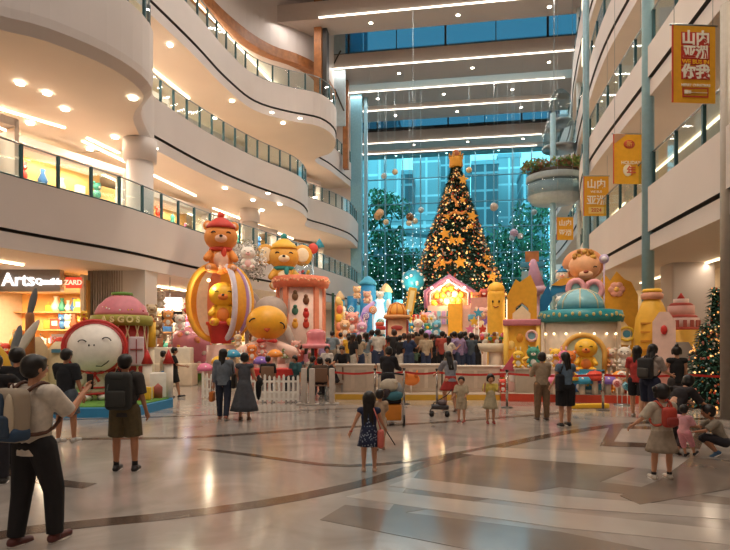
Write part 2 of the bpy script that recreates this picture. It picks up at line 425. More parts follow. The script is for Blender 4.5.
# ================= CEILING
cm = mat('ceiling_plaster', hexc('b9aca4'), .6, var=.02)
def yb(d, px=455): return D(px, d).y
beams = [(30.5, 2.6), (37.6, 2.2), (44.9, 3.0), (49.5, 2.9), (53.7, 2.6), (62.3, 2.6), (65.8, 2.4)]
beams = [(-8, 3), (-1, 3), (6, 3), (13, 3), (20, 3), (25.5,3)]+beams
mb = MB()
mb.box((-2, 16.2, 27.4), (36, 57.4, .4), cm)
struct(mb.build('ceiling'))
struct(MB().box((-2, 55.6, 27.4), (36, 12.8, .4), cm).build('ceiling'))
struct(MB().box((-2, 65.4, 25.4), (36, 6.4, .3), cm).build('ceiling'))
strip_m = mat('strip_lamp', (1, .9, .74), .5, emit=3.5, var=0)
for k, (y, w_) in enumerate(beams):
    trim(MB().box((-2, y+w_/2, 24.6), (34, w_, 1.2), cm))
    sw = 18.4 if k == 7 else 21.5; st = MB().box((0, 0, 0), (sw, .14, .05), strip_m).build('strip_light', None, (-1.6+(21.5-sw)/2, y-.09, 24.02 if k <= 10 else 23.9))
    tag(st, '%s long warm light line under the ceiling beams' % ['first','second','third','fourth','fifth','sixth','seventh','highest and nearest','upper','third nearest','fourth nearest','bluish upper','bluish lower'][k] if k > 6 else 'warm ceiling light line above and behind the camera', 'light', 'light lines on the ceiling beams')
    light('AREA', 'strip_lamp', (-1.6, y-.3, 23.9), 600 if k < 6 else 430, (1, .90, .80), (0,0,0), 21, .12)
    if k > 6:
        for dx in (-7, -1, 5):
            o = MB().cyl((0,0,0), .13, .03, glow('fff4dc', 14), 12).build('downlight', None, (dx+(k%3)*1.2, y+w_*.5, 23.98 if k <= 10 else 23.98))
            tag(o, 'small round downlight in the underside of a high ceiling beam', 'light', 'downlights in the ceiling beams')
# clerestories
sky_glass = glass_mat('tinted_glass', (.17, .30, .37), .3)
wn = [0]
def clerestory(y, z0, z1, x0=-12.5, x1=11, m=3.6):
    wn[0] += 1
    t = struct(thing('window_%d' % wn[0], None, None, (x0, y, z0))); L = x1-x0
    fr = MB(); 
    for z in (0, z1-z0): fr.box((L/2, 0, z), (L, .14, .14), dark)
    n = int(L/m)
    for i in range(n+1): fr.box((L*i/n, 0, (z1-z0)/2), (.16 if i%2 else .06, .14, z1-z0), dark)
    fr.build('window_frame', t); MB().box((L/2, 0, (z1-z0)/2), (L, .03, z1-z0), sky_glass).build('pane', t)
clerestory(45.0, 25.2, 27.3)
clerestory(62.2, 25.25, 27.3)
# dark trussed edge before the first clerestory
pat = bpy.data.materials.new('perforated_edge'); pat.use_nodes = True
q = pat.node_tree; bb = q.nodes['Principled BSDF']; t_ = q.nodes.new('ShaderNodeTexCoord'); mp = q.nodes.new('ShaderNodeMapping'); mp.inputs['Scale'].default_value = (1.2,1,9)
nn = q.nodes.new('ShaderNodeTexNoise'); nn.inputs['Scale'].default_value = 1.6; nn.inputs['Detail'].default_value = 3; rr = q.nodes.new('ShaderNodeValToRGB')
rr.color_ramp.interpolation = 'CONSTANT'; rr.color_ramp.elements[0].color = (*hexc('4c423c'), 1); rr.color_ramp.elements[1].position = .5; rr.color_ramp.elements[1].color = (*hexc('b5a698'), 1)
q.links.new(t_.outputs['Object'], mp.inputs[0]); q.links.new(mp.outputs[0], nn.inputs['Vector']); q.links.new(nn.outputs['Fac'], rr.inputs[0]); q.links.new(rr.outputs[0], bb.inputs['Base Color'])
trim(MB().box((-2, 40.4, 25.9), (24, .2, 1.6), pat)); trim(MB().box((-2, 55.6, 25.5), (24, .2, .9), pat))

# ================= GLASS END WALL
wn[0] += 1
X0, X1, YG, ZG = -12.5, 10.8, 66.5, 23.9
t = struct(thing('window_%d' % wn[0], None, None, (X0, YG, 0))); fr = MB(); mull = mat('mullion_metal', hexc('5b8da0'), .4, metal=.4)
L = X1-X0; n = 11
for i in range(n+1): fr.box((L*i/n, 0, ZG/2), (.12, .3, ZG), mull)
for z in (3, 6, 9, 12, 15, 18, 21, ZG): fr.box((L/2, -.02, z), (L, .2, .09), mull)
fr.build('window_frame', t)
MB().box((L/2, 0, ZG/2), (L, .03, ZG), glass_mat('curtain_glass', (.58, .88, .94), 0)).build('pane', t)
struct(MB().box((-18, 66.5, 15), (11, .6, 30), white).build('wall_back')); struct(MB().box((16.2, 66.5, 15), (11, .6, 30), white).build('wall_back'))
struct(MB().box((-2, -12, 15), (40, .4, 30), white).build('wall_sky_block'))  # unseen wall added behind the camera to keep blue sky light out
struct(MB().box((XBL-.2, -5, 15), (.4, 14, 30), white).build('wall_left')); struct(MB().box((XBL-.2, 60, 15), (.4, 16, 30), white).build('wall_left'))
# ================= OUTSIDE
struct(MB().box((0, 130, -.2), (240, 126, .3), mat('street_paving', hexc('8b9499'), .7)).build('ground'))
def facade(name, c1_, c2_, sx, sy):
    m = bpy.data.materials.new(name); m.use_nodes = True; q = m.node_tree; bb = q.nodes['Principled BSDF']
    t_ = q.nodes.new('ShaderNodeTexCoord'); mp = q.nodes.new('ShaderNodeMapping'); mp.inputs['Rotation'].default_value = (R(90), 0, 0)
    br = q.nodes.new('ShaderNodeTexBrick'); br.offset = 0; br.inputs['Scale'].default_value = 1
    br.inputs['Brick Width'].default_value = sx; br.inputs['Row Height'].default_value = sy; br.inputs['Mortar Size'].default_value = .22
    br.inputs['Color1'].default_value = (*hexc(c1_), 1); br.inputs['Color2'].default_value = (*[x*.7 for x in hexc(c1_)], 1); br.inputs['Mortar'].default_value = (*hexc(c2_), 1)
    q.links.new(t_.outputs['Object'], mp.inputs[0]); q.links.new(mp.outputs[0], br.inputs['Vector']); q.links.new(br.outputs[0], bb.inputs['Base Color'])
    bb.inputs['Roughness'].default_value = .35
    return m
F1 = facade('office_facade', '74888f', 'b4c2c6', 1.9, 3.4); F2 = facade('pale_facade', 'b0bfc3', 'e0e6e8', 3.2, 3.4); F3 = facade('dark_facade', '56646b', '98a5aa', 5, 3.4)
roofm = hm('9fb2b8', .7)
for px0, px1, pytop, d, f_, lab in ((362,398,120,98,F2,'pale office tower at the left edge of the glass wall'),(396,412,175,104,F3,'narrow dark tower beyond the glass, second from the left'),(413,440,150,112,F2,'pale gridded tower behind the upper left of the tree'),(440,470,140,125,F1,'blue office tower hidden behind the tree'),(472,498,165,108,F3,'dark tower just right of the tree top'),(498,520,158,116,F2,'pale tower with bright windows right of the tree'),(522,548,172,104,F1,'blue tower at the right edge of the glass wall'),(380,470,222,92,F2,'low pale podium block behind the outdoor trees')):
    a = P(px0, pytop, d); b_ = P(px1, pytop, d); hh = a.z; wx = b_.x-a.x
    t = thing('office_building', lab, 'building', ((a.x+b_.x)/2, a.y, 0))
    MB().box((0, 4, hh/2), (wx, 8, hh), f_).build('wall', t); MB().box((0, 4, hh+.4), (wx+.3, 8.3, .8), roofm).build('roof', t)
leafm = [mat('leaf_a', hexc('2a5230'), .6, var=.35, scale=.9), mat('leaf_b', hexc('3f6e3c'), .6, var=.35, scale=.9)]
bark = mat('bark', hexc('4a3b30'), .8, var=.3, scale=5)
def leafy(mb, c, r, n, size, ms, rg, zs=1):
    for _ in range(n):
        v = Vector((rg.gauss(0,1), rg.gauss(0,1), rg.gauss(0,1))).normalized()*r*(rg.random()**.4)
        p = Vector(c)+Vector((v.x, v.y, v.z*zs)); s_ = size*rg.uniform(.6, 1.3)
        u = Vector((rg.gauss(0,1), rg.gauss(0,1), rg.gauss(0,1))).normalized(); w_ = u.orthogonal().normalized()*s_*.45; u = u*s_
        mb.add([p-u, p+w_, p+u, p-w_], [(0,1,2,3)], rg.choice(ms))
def street_tree(px, d, ztop, rad, label, n=900):
    p = D(px, d); rg = random.Random(px); t = thing('tree', label, 'tree', (p.x, p.y, 0), group='trees outside the glass wall')
    tr = MB().cone((0,0,0), .28, (0,0,ztop*.55), .18, bark, 8)
    f_ = MB()
    for k in range(7):
        a = k*2.4; q_ = Vector((math.cos(a)*rad*.55*rg.uniform(.5,1), math.sin(a)*rad*.5, ztop*(.45+.07*k)))
        tr.cone((0,0,ztop*.4), .12, q_, .04, bark, 6); leafy(f_, q_, rad*.6, n//4, .40, leafm, rg, .8)
    tr.build('trunk', t); f_.build('foliage', t)
for a in ((382,78,25,3.8,'tall slim tree outside at the left end of the glass'),(376,74,13,3,'short tree outside at the far left bottom of the glass'),(400,80,16,3.9,'round dark tree outside left of the big tree'),(502,76,18,4.8,'broad dark tree outside just right of the big tree'),(534,78,23,4.4,'tall tree outside at the right end of the glass'),(520,74,9,4.4,'low dark tree outside under the tall right one'),(480,84,15,4,'tree outside half hidden by the big tree on its right')): street_tree(*a)
# pale sign box and canopy outside
p = P(380, 252, 75); tag(MB().rbox((0,0,0), (1.7,.4,1.3), hm('7f97a0'), .08).cyl((0,.3,-8), .08, 8, steel, 8).build('sign_box', None, (p.x, p.y, p.z)), 'blank grey sign box on a pole outside the glass', 'sign')
# ================= lights along the galleries
def lightline(pa, pb, label, z=None, w_=.09, power=None, e=9):
    a = Vector(pa); b_ = Vector(pb); L_ = (b_-a).length; c = (a+b_)/2; rz = math.atan2(b_.y-a.y, b_.x-a.x)
    m = glow('ffe9c4', e)
    o = MB().box((0,0,0), (L_, w_, .05), m).build('strip_light', None, c, rz); tag(o, label, 'light')
    if power: light('AREA', 'strip_lamp', (c.x, c.y, c.z-.06), power, (1, .80, .60), (0,0,rz), L_, .1)
    return o
z2 = 10.07
lightline(tuple(P(-30,100,FOC*(z2-CAMH)/(340-100)*1)), tuple(P(65,128,FOC*(z2-CAMH)/(340-128))), 'long light line in the soffit at the upper left edge', power=160)
lightline(tuple(P(87,138,FOC*(z2-CAMH)/(340-138))), tuple(P(119,153,FOC*(z2-CAMH)/(340-153))), 'short diagonal light line left of the big column', power=90)
lightline((-15.2, 21, 10.07), (-14.6, 30, 10.07), 'light line in the soffit right of the big column', power=130)
lightline((-14.9, 33, 10.07), (-13, 44, 10.07), 'light line in the far left second soffit', power=130)
lightline((-16.2, 12, 15.65), (-15.0, 30, 15.65), 'light line under the third left balcony', power=420)
lightline((-17.8, 20, 15.65), (-16.0, 46, 15.65), 'inner cove light line over the second left gallery', power=380)
lightline((-17.8, 24, 21.5), (-16.5, 44, 21.5), 'inner cove light line over the third left gallery', power=320)
lightline((-16.2, 6, 4.55), (-15.4, 18, 4.55), 'light line over the gift shop front', power=200)
lightline((-14.9, 26, 4.55), (-13, 44, 4.55), 'light line over the far left ground floor shops', power=260)
lightline((-14.8, 30, 21.4), (-13.2, 46, 21.4), 'light line under the highest left wall', power=160)
lightline((-17.6, 10, 10.07), (-16.9, 44, 10.07), 'cove light line along the inner left gallery', power=300)
for z, lab in ((4.7,'ground floor'),(9.7,'first gallery'),(14.15,'second gallery'),(18.95,'third gallery')):  # fill lines added to light the right galleries
    lightline((9.2, 14, z), (9.2, 30, z), 'added light line in the right soffit over the %s' % lab, power=110, e=3)
    lightline((9.6, 34, z), (11, 56, z), 'added far light line in the right soffit over the %s' % lab, power=110, e=3)
def down(px, py, z, lab, grp, r=.1):
    d = FOC*(z-CAMH)/(340-py); p = P(px, py, d)
    o = MB().cyl((0,0,-.03), r, .03, glow('fff1d6', 16), 12).build('downlight', None, (p.x, p.y, z-.01)); tag(o, lab, 'light', grp)
for px, py in ((20,83),(65,109),(133,98),(47,93),(30,123),(90,149),(155,148),(115,137)): down(px, py, 10.07, 'round recessed downlight in the soffit under the rounded left balcony', 'left second soffit downlights', .13)
for px, py in ((215,118),(232,101),(170,45),(283,123),(272,112),(300,118)): down(px, py, 15.66, 'round downlight under the third left balcony', 'left third soffit downlights', .12)
for px, py in ((253,200),(268,193),(280,204),(262,210),(225,188),(315,197)): down(px, py, 10.07, 'round downlight under the far rounded left balcony', 'far left soffit downlights', .12)
# track spotlights in the groove of the first balcony
for i, y in enumerate((24.5, 26.8, 31, 33.5)):
    x = -11.35 if y < 26 else (-11.0 if y < 29 else (-10.1 if y < 32 else -9.5))
    t = thing('spotlight', ['small bright track spotlight right of the big column','second track spotlight right of the big column','track spotlight above the striped balloon','track spotlight left of the salmon kiosk'][i], 'spotlight', (x, y, 5.1))
    MB().cyl((0,0,-.18), .07, .2, white, 10).build('lamp_body', t); MB().cyl((0,0,-.2), .06, .02, glow('fff1d6', 25), 10).build('lens', t)
    light('SPOT', 'spot', (x+.1, y, 4.85), 120, (1,.85,.62), (R(20), R(25), 0), .05, spot=R(80))

# round ring recesses in the soffits
def ring(px, py, z, r):
    d = FOC*(z-CAMH)/(340-py); p = P(px, py, d); trim(MB().lathe((p.x, p.y, z-.1), [(r-.12,.1),(r-.12,.0),(r,.0),(r,.1)], soff, 40))
# glowing cove at the ground floor soffit edge, canopy and bridge beyond the glass
p = P(430, 235, 82); trim(MB().box((p.x, p.y, p.z), (12, 3, .5), roofm, ry=.12)); p = P(520, 262, 76); trim(MB().box((p.x, p.y, p.z), (9, 3, .4), roofm, ry=-.1))
# ================================================================ SHOPS
def rand_goods(rg, kind, t, x, y, z, s, pal):
    """one small piece of merchandise as its own object"""
    pass
warm_panel = mat('warm_shop_panel', hexc('e8b366'), .5, var=.12, scale=.8)
cream = mat('cream_panel', hexc('ecd9b8'), .5, var=.05)
whitem_ = mat('lamp_housing_white', (.8,.8,.78), .5)
shelf_m = mat('pale_shelf_wood', hexc('caa06a'), .5, var=.15, scale=3)
grey_sign = mat('grey_sign_board', hexc('877d75'), .5)
PAL = ['d8432f','f2c23a','3f8f7a','e9e1d2','e07aa0','3a6fa8','7a4a2c','f39a3c','d9d2c8','5f9a4c']
def ware(kind, col, s):
    """mesh for a piece of merchandise, base at the origin"""
    m = hm(col); m2 = hm('f0e8dc'); mb = MB()
    if kind == 'toy':
        mb.ell((0,0,s*.35), (s*.3,s*.25,s*.35), m, 10, 7).ell((0,-.02,s*.85), s*.27, m, 10, 7).ell((-.2*s,0,s*1.1), s*.1, m, 8, 5).ell((.2*s,0,s*1.1), s*.1, m, 8, 5).ell((0,-s*.25,s*.8), (s*.1,s*.06,s*.08), m2, 8, 5)
    elif kind == 'box': mb.box((0,0,s*.4), (s*.7,s*.4,s*.8), m).box((0,-s*.21,s*.45), (s*.4,.01,s*.35), m2)
    elif kind == 'vase': mb.lathe((0,0,0), [(s*.15,0),(s*.3,s*.3),(s*.1,s*.8),(s*.16,s)], m, 12)
    elif kind == 'dress':
        mb.lathe((0,0,0), [(s*.34,0),(s*.2,s*.5),(s*.16,s*.62),(s*.22,s*.85),(s*.07,s*.98)], m, 12, sy=.5).tube([(0,0,s*.98),(0,0,s*1.08),(.04,0,s*1.12)], .012, steel, 5)
    elif kind == 'bag': mb.rbox((0,0,s*.3), (s*.7,s*.3,s*.6), m, .03).tube([(-s*.18,0,s*.58),(-s*.14,0,s*.85),(s*.14,0,s*.85),(s*.18,0,s*.58)], .014, m, 6)
    return mb.mesh(kind)
WM = {}
KN = {'toy':('toy','toy'),'box':('gift_box','box'),'vase':('vase','vase'),'dress':('hanging_dress','dress'),'bag':('handbag','bag')}
CN = {'d8432f':'red','f2c23a':'yellow','3f8f7a':'green','e9e1d2':'cream','e07aa0':'pink','3a6fa8':'blue','7a4a2c':'brown','f39a3c':'orange','d9d2c8':'pale grey','5f9a4c':'leaf green'}
def put_ware(kind, col, s, loc, rz, label, group):
    k = (kind, col, s)
    if k not in WM: WM[k] = ware(kind, col, s)
    n, c = KN[kind]; o = bpy.data.objects.new(n, WM[k]); COL.objects.link(o); o.location = loc; o.rotation_euler = (0,0,rz)
    return tag(o, label, c, group)
def nth(n): return ['first','second','third','fourth','fifth','sixth','seventh','eighth','ninth','tenth','eleventh','twelfth'][n]
def gallery_shop(cx, cy, z, rz, w_, h, label, where, power, seed, kinds=('toy','box','dress','vase'), rows=2, n=6, panel=None):
    """a lit shop bay: front faces local -Y"""
    rg = random.Random(seed); t = thing('shop_bay', label, 'shop', (cx, cy, z), rz)
    fr = MB(); fr.box((-w_/2,0,h/2), (.16,.5,h), white).box((w_/2,0,h/2), (.16,.5,h), white).box((0,0,h-.15), (w_,.5,.3), white); fr.build('frame', t)
    MB().box((0,1.5,h/2), (w_,.1,h), panel or warm_panel).build('back_panel', t)
    M = Matrix.Translation((cx,cy,z)) @ Matrix.Rotation(rz, 4, 'Z')
    sh = MB(); 
    for r in range(rows): sh.box((0,1.2,.5+r*(h-.8)/rows), (w_*.92,.5,.06), shelf_m)
    sh.build('shelf', t)
    for r in range(rows):
        for i in range(n):
            k = rg.choice(kinds); c = rg.choice(PAL); s = rg.choice((.55,.7,.85))*(h/3)*(.9 if rows > 2 else 1)
            p = M @ Vector((-w_*.42+w_*.84*i/(n-1), 1.1, .53+r*(h-.8)/rows))
            put_ware(k, c, round(s,2), p, rz, '%s %s, %s on %s shelf of %s' % (CN[c].replace('pale ','').replace('leaf ','leafy-'), KN[k][1], nth(i), ['low','middle','upper','top'][r], where), 'goods in '+where)
    lp = M @ Vector((0, .7, h-.34)); light('AREA', 'shop_lamp', lp, power, (1,.82,.60), (0,0,rz), w_*.75, .9)
    MB().box((0,.7,h-.3), (w_*.77,.95,.05), whitem_).build('lamp_housing', t)
    return t
gallery_shop(-16.6, 15.5, 6.8, R(72), 5.2, 3.0, 'bright shop bay behind the lowest left railing at the photo edge', "the leftmost upper shop", 160, 1)
gallery_shop(-16.2, 21.5, 6.8, R(72), 5.2, 3.0, 'shop bay left of the big column above the parapet', "the shop left of the column", 160, 2)
gallery_shop(-15.8, 29, 6.8, R(76), 6.5, 3.0, 'shop bay right of the big column above the parapet', "the shop right of the column", 170, 3, ('dress','toy','bag'))
gallery_shop(-14.2, 36.5, 6.8, R(70), 6.5, 3.1, 'wide warm shop behind the yellow plush, first gallery', "the warm first gallery shop", 260, 4, ('vase','dress','toy'), panel=cream)
gallery_shop(-12.9, 44.5, 6.8, R(60), 6.0, 3.1, 'warm shop at the far end of the first gallery', "the far first gallery shop", 260, 5, ('vase','box'), 3, 7)
gallery_shop(-16.8, 26, 12.3, R(80), 7, 3.1, 'shop bay in the second gallery at the left', 'the second gallery shop', 200, 6, ('dress','bag','box'), panel=cream)
gallery_shop(-15.6, 34.5, 12.3, R(76), 7, 3.1, 'shop bay in the middle of the second gallery', 'the middle second gallery shop', 200, 7, ('dress','box'), panel=cream)
gallery_shop(-13.2, 44, 12.3, R(60), 6.5, 3.1, 'bright shop at the far end of the second gallery', 'the far second gallery shop', 260, 8, ('dress','vase'), panel=cream)
gallery_shop(-16.4, 30.5, 17.8, R(76), 8, 3.0, 'dim shop bay in the third gallery', 'the third gallery shop', 150, 9, ('toy','vase'), panel=mat('tan_panel', hexc('a98f72'), .5))
gallery_shop(-14.4, 38, 17.8, R(60), 5.5, 3.0, 'pale shop bay behind the far third railing', 'the far third gallery shop', 170, 10, ('dress',), 1, 6, panel=cream)
# right side galleries: pale glazed backs
for z, seed, nm in ((6.8, 21, 'lowest'), (11.35, 22, 'second'), (16.0, 23, 'third')):
    gallery_shop(10.3, 17, z, R(-90), 9, 2.7, 'pale shop bay behind the %s right railing' % nm, 'the near %s right shop' % nm, 90, seed, ('dress','box'), 1, 7, panel=mat('cool_panel', hexc('9fb0b4'), .4))
    gallery_shop(11.2, 33, z, R(-80), 9, 2.7, 'far shop bay behind the %s right railing' % nm, 'the far %s right shop' % nm, 110, seed+5, ('toy','dress'), 1, 6, panel=cream)

# ---- gift shop on the ground floor at the left, front perpendicular to the view
SD = 22.0
def LX(px, d=SD, px0=45): return (px-px0)*d/FOC
t0 = D(45, SD)
shop = thing('gift_shop', 'gift shop front with a lit white sign at the left edge', 'shop', t0, YAW)
zt = 4.58
MB().box((LX(2),0,4.18), (LX(165),.3,.86), grey_sign).build('sign_board', shop)
MB().box((LX(84)+.0,0,2.2), (.16,.3,4.4), cream).build('door_jamb', shop); MB().box((LX(-35),0,2.2), (.16,.3,4.4), cream).build('door_jamb', shop)
MB().box((LX(2),3.6,2.1), (LX(168),.1,4.2), warm_panel).box((LX(84)+.1,1.8,2.1), (.1,3.6,4.2), warm_panel).box((LX(2),1.8,4.0), (LX(168),3.6,.1), cream).build('back_wall', shop)
sl = MB()
for z in (.7, 1.5, 2.3, 3.1): sl.box((LX(2),3.3,z), (LX(160),.5,.05), shelf_m)
sl.build('shelf', shop)
lit = glow('ffffff', 1.25)
text('Arts', .72, lit, 'lettering', shop, .03, Matrix.Translation((LX(21.5),-.2,4.18)) @ UP, .008)
text('Quatlds', .32, lit, 'lettering', shop, .03, Matrix.Translation((LX(51.5),-.2,4.12)) @ UP, .012)
MB().box((LX(76),-.18,4.08), (LX(60),.08,.42), glow('e0452c', .8)).build('red_sign_panel', shop)
text('ZARD', .26, glow('ffc9a8', 1.2), 'lettering', shop, .01, Matrix.Translation((LX(76),-.23,4.08)) @ UP, .006)
Ms = Matrix.Translation(t0) @ Matrix.Rotation(YAW, 4, 'Z')
rg = random.Random(5)
for r, z in enumerate((.73, 1.53, 2.33, 3.13)):
    for i in range(12):
        k = rg.choice(('toy','box','vase','bag','toy')); c = rg.choice(PAL)
        put_ware(k, c, rg.choice((.5,.6,.7)), Ms @ Vector((LX(4+i*7.0), 3.2, z)), YAW, '%s %s, %s along the %s shelf inside the gift shop' % (CN[c], KN[k][1], nth(i), ('lowest','second','third','top')[r]), 'goods on the gift shop shelves')
for i, (px, c, k) in enumerate(((8,'d8432f','dress'),(16,'e07aa0','dress'),(24,'d9d2c8','dress'),(52,'e9e1d2','bag'),(62,'d8432f','box'),(70,'f39a3c','toy'),(78,'f2c23a','toy'))):
    put_ware(k, c, 1.0, Ms @ Vector((LX(px), 1.1, 1.0)), YAW, '%s %s in the front display of the gift shop, %s from left' % (CN[c], KN[k][0].replace('_',' '), nth(i)), 'front display of the gift shop')
o = MB().box((0,0,.5), (LX(120),.5,1.0), shelf_m).build('display_counter', None, Ms @ Vector((LX(40),1.1,0)), YAW); tag(o, 'long wooden display counter inside the gift shop', 'counter')
light('AREA', 'shop_lamp', Ms @ Vector((-.3, 1.3, 3.85)), 560, (1,.78,.50), (0,0,YAW), 4.2, 1.6)
# wooden oar-like post and grey leaf outside the shop
def px_thing(name, label, cat, px, d, z0=0, group=None, rz=None):
    rz = YAW-math.atan((px-365)/FOC) if rz is None else rz
    t = thing(name, label, cat, D(px, d, z0), rz, group); k = d/FOC
    return t, (lambda x, y=340: ((x-px)*k, CAMH+(340-y)*k-z0)), k
t, L, k = px_thing('carved_totem', 'tall brown wooden totem with a grey leaf blade, beside the gift shop', 'sculpture', 30, 17)
MB().cone((0,0,0), .17, (0,0,L(0,315)[1]), .12, wood, 10, 'b').build('trunk', t)
x1, z1 = L(32, 289); MB().ell((x1*1.0, -.05, L(0,303)[1]), (.1,.05,.48), hm('5f6468'), 12, 8, Euler((0,R(12),0))).build('leaf_blade', t)
t, L, k = px_thing('cloth_flag_stand', 'yellow and grey leaf-shaped stand at the far left edge', 'sculpture', 8, 16)
for i, (a, b_, c) in enumerate(((-3,-30,'e2b23a'),(6,10,'6a7074'),(14,30,'c9c4b8'))): MB().ell((a*k,0,1.3+.25*i), (.13,.06,.75), hm(c), 10, 8, Euler((0,R(b_),0))).build('leaf_blade', t)
MB().cyl((0,0,0), .25, .6, wood, 12).build('base', t)
# tan bear shaped display and poster
t, L, k = px_thing('stuffed_sack_display', 'two plain tan sacks with a blue band in front of the gift shop', 'display', 46, 18)
MB().lathe((-.35,0,0), [(.3,0),(.45,.5),(.4,1.6),(.22,1.95)], hm('cdb48f', .9), 14, sy=.6).build('sack', t); MB().lathe((.4,0.1,0), [(.3,0),(.42,.5),(.38,1.5),(.15,1.8)], hm('d9c7a4', .9), 14, sy=.6).build('sack', t)
MB().box((.4,-.16,1.5), (.5,.06,.12), hm('4a7f9c')).build('band', t)
t, L, k = px_thing('poster_stand', 'small red and white poster board beside the gift shop door', 'sign', 64, 19)
MB().box((0,0,1.6), (.75,.05,.9), hm('f2e6d6')).build('board', t); MB().box((0,-.04,1.75), (.6,.02,.35), hm('cf4430')).box((0,-.04,1.35), (.5,.02,.15), hm('cf4430')).build('print', t); MB().cyl((0,.05,0), .03, 1.2, steel, 8).build('pole', t)
# grey ribbed wall between shop and column
mb = MB(); mb.box((LX(101)+.0, .4, 2.3), (LX(78), .2, 4.6), hm('8b7f78'))
for i in range(14): mb.box((LX(86+i*2.6), .25, 2.3), (.05,.12,4.6), hm('a3968c'))
o = mb.build('wall_left', None, t0, YAW); struct(o)
trim(MB().box((D(101,21.3).x, D(101,21.3).y, 4.2), (2.9,.4,.8), white, YAW)) if False else None
# second shop to the right of the column
gs = lambda *a, **k: gallery_shop(*a, **k)
p = D(175, 27); gs(p.x-1.2, p.y+1.2, 0, R(35), 4.6, 4.3, 'shop with a lit white sign right of the big column', "the white signed shop", 330, 31, ('toy','bag','vase'), 4, 8, panel=cream)
t, L, k = px_thing('shop_sign', 'bright white lightbox sign over the shop right of the big column', 'sign', 170, 24.5, 3.1); t.location.z = 3.35
MB().box((0,0,.15), (1.0,.15,.42), glow('fff6ea', 2.2)).build('lightbox', t); MB().cyl((0,.05,.3), .02, .95, steel, 6).build('hanger', t)
text('MSKD', .26, hm('9a938c'), 'lettering', t, .01, Matrix.Translation((0,-.085,.15)) @ UP)
t, L, k = px_thing('shop_sign', 'dark sign board with small pale letters right of the big column', 'sign', 172, 24.2, 2.7); 
MB().box((0,0,.15), (.85,.1,.5), hm('3a3430')).build('board', t); MB().box((0,.1,-1.25), (.05,.05,2.7), steel).build('pole', t)
text('KLAND', .2, hm('e9e1d6'), 'lettering', t, .01, Matrix.Translation((0,-.06,.15)) @ UP)
for i, (px, d) in enumerate(((200, 33), (245, 37), (300, 44))):
    p = D(px, d); gs(p.x-2.5, p.y+2, 0, R(60), 6.5, 4.3, 'ground floor shop %s' % ['behind the striped balloon','behind the yellow plush','at the far left end'][i], 'the ground shop '+['behind the balloon','behind the plush','at the far end'][i], 300, 41+i, ('toy','dress','vase'), 3, 7, panel=cream)
# right ground floor: doorway with a picture
t, L, k = px_thing('wall_picture', 'small teal picture on the cream wall at the right', 'picture', 706, 24, 2.6); t.rotation_euler = (0,0,R(-70))
t.location = (10.36, 17.6, 2.6)
MB().box((0,0,.5), (.8,.06,1.1), hm('4a3b30')).build('frame', t); MB().box((0,-.04,.5), (.68,.02,.98), hm('5f9aa0', var=.5, scale=3)).build('print', t); t.rotation_euler = (0,0,R(-90))
# ================================================================ THE FESTIVE DISPLAY
gold = hm('e8a92c', .4); goldd = hm('c9861d', .45); yel = hm('f2bd35', .45); orange = hm('e8853a', .5); salmon = hm('e69070', .5)
red = hm('c9302a', .45); pinkm = hm('e79aa8', .5); pinkl = hm('f0c2c0', .5); rose = hm('c97a88', .45); purple = hm('b48fc4', .5)
bluem = hm('2f86b8', .45); tealm = hm('1f8a98', .4); skyb = hm('8cc4d8', .45); whitem = hm('f1ebe2', .5); creamm = hm('ecd9b4', .55); black = hm('16120f', .4)
greenm = hm('6f9a3f', .6); brownm = hm('7d4a28', .6); tan = hm('d8ac74', .6); greym = hm('b3a49b', .6)
bulb = glow('ffd58a', 9); bulbw = glow('fff0cc', 9)
def arc(cx, cz, r, a0, a1, y, n=9, sx=1): return [(cx+r*sx*math.cos(R(a0+(a1-a0)*i/n)), y, cz+r*math.sin(R(a0+(a1-a0)*i/n))) for i in range(n+1)]
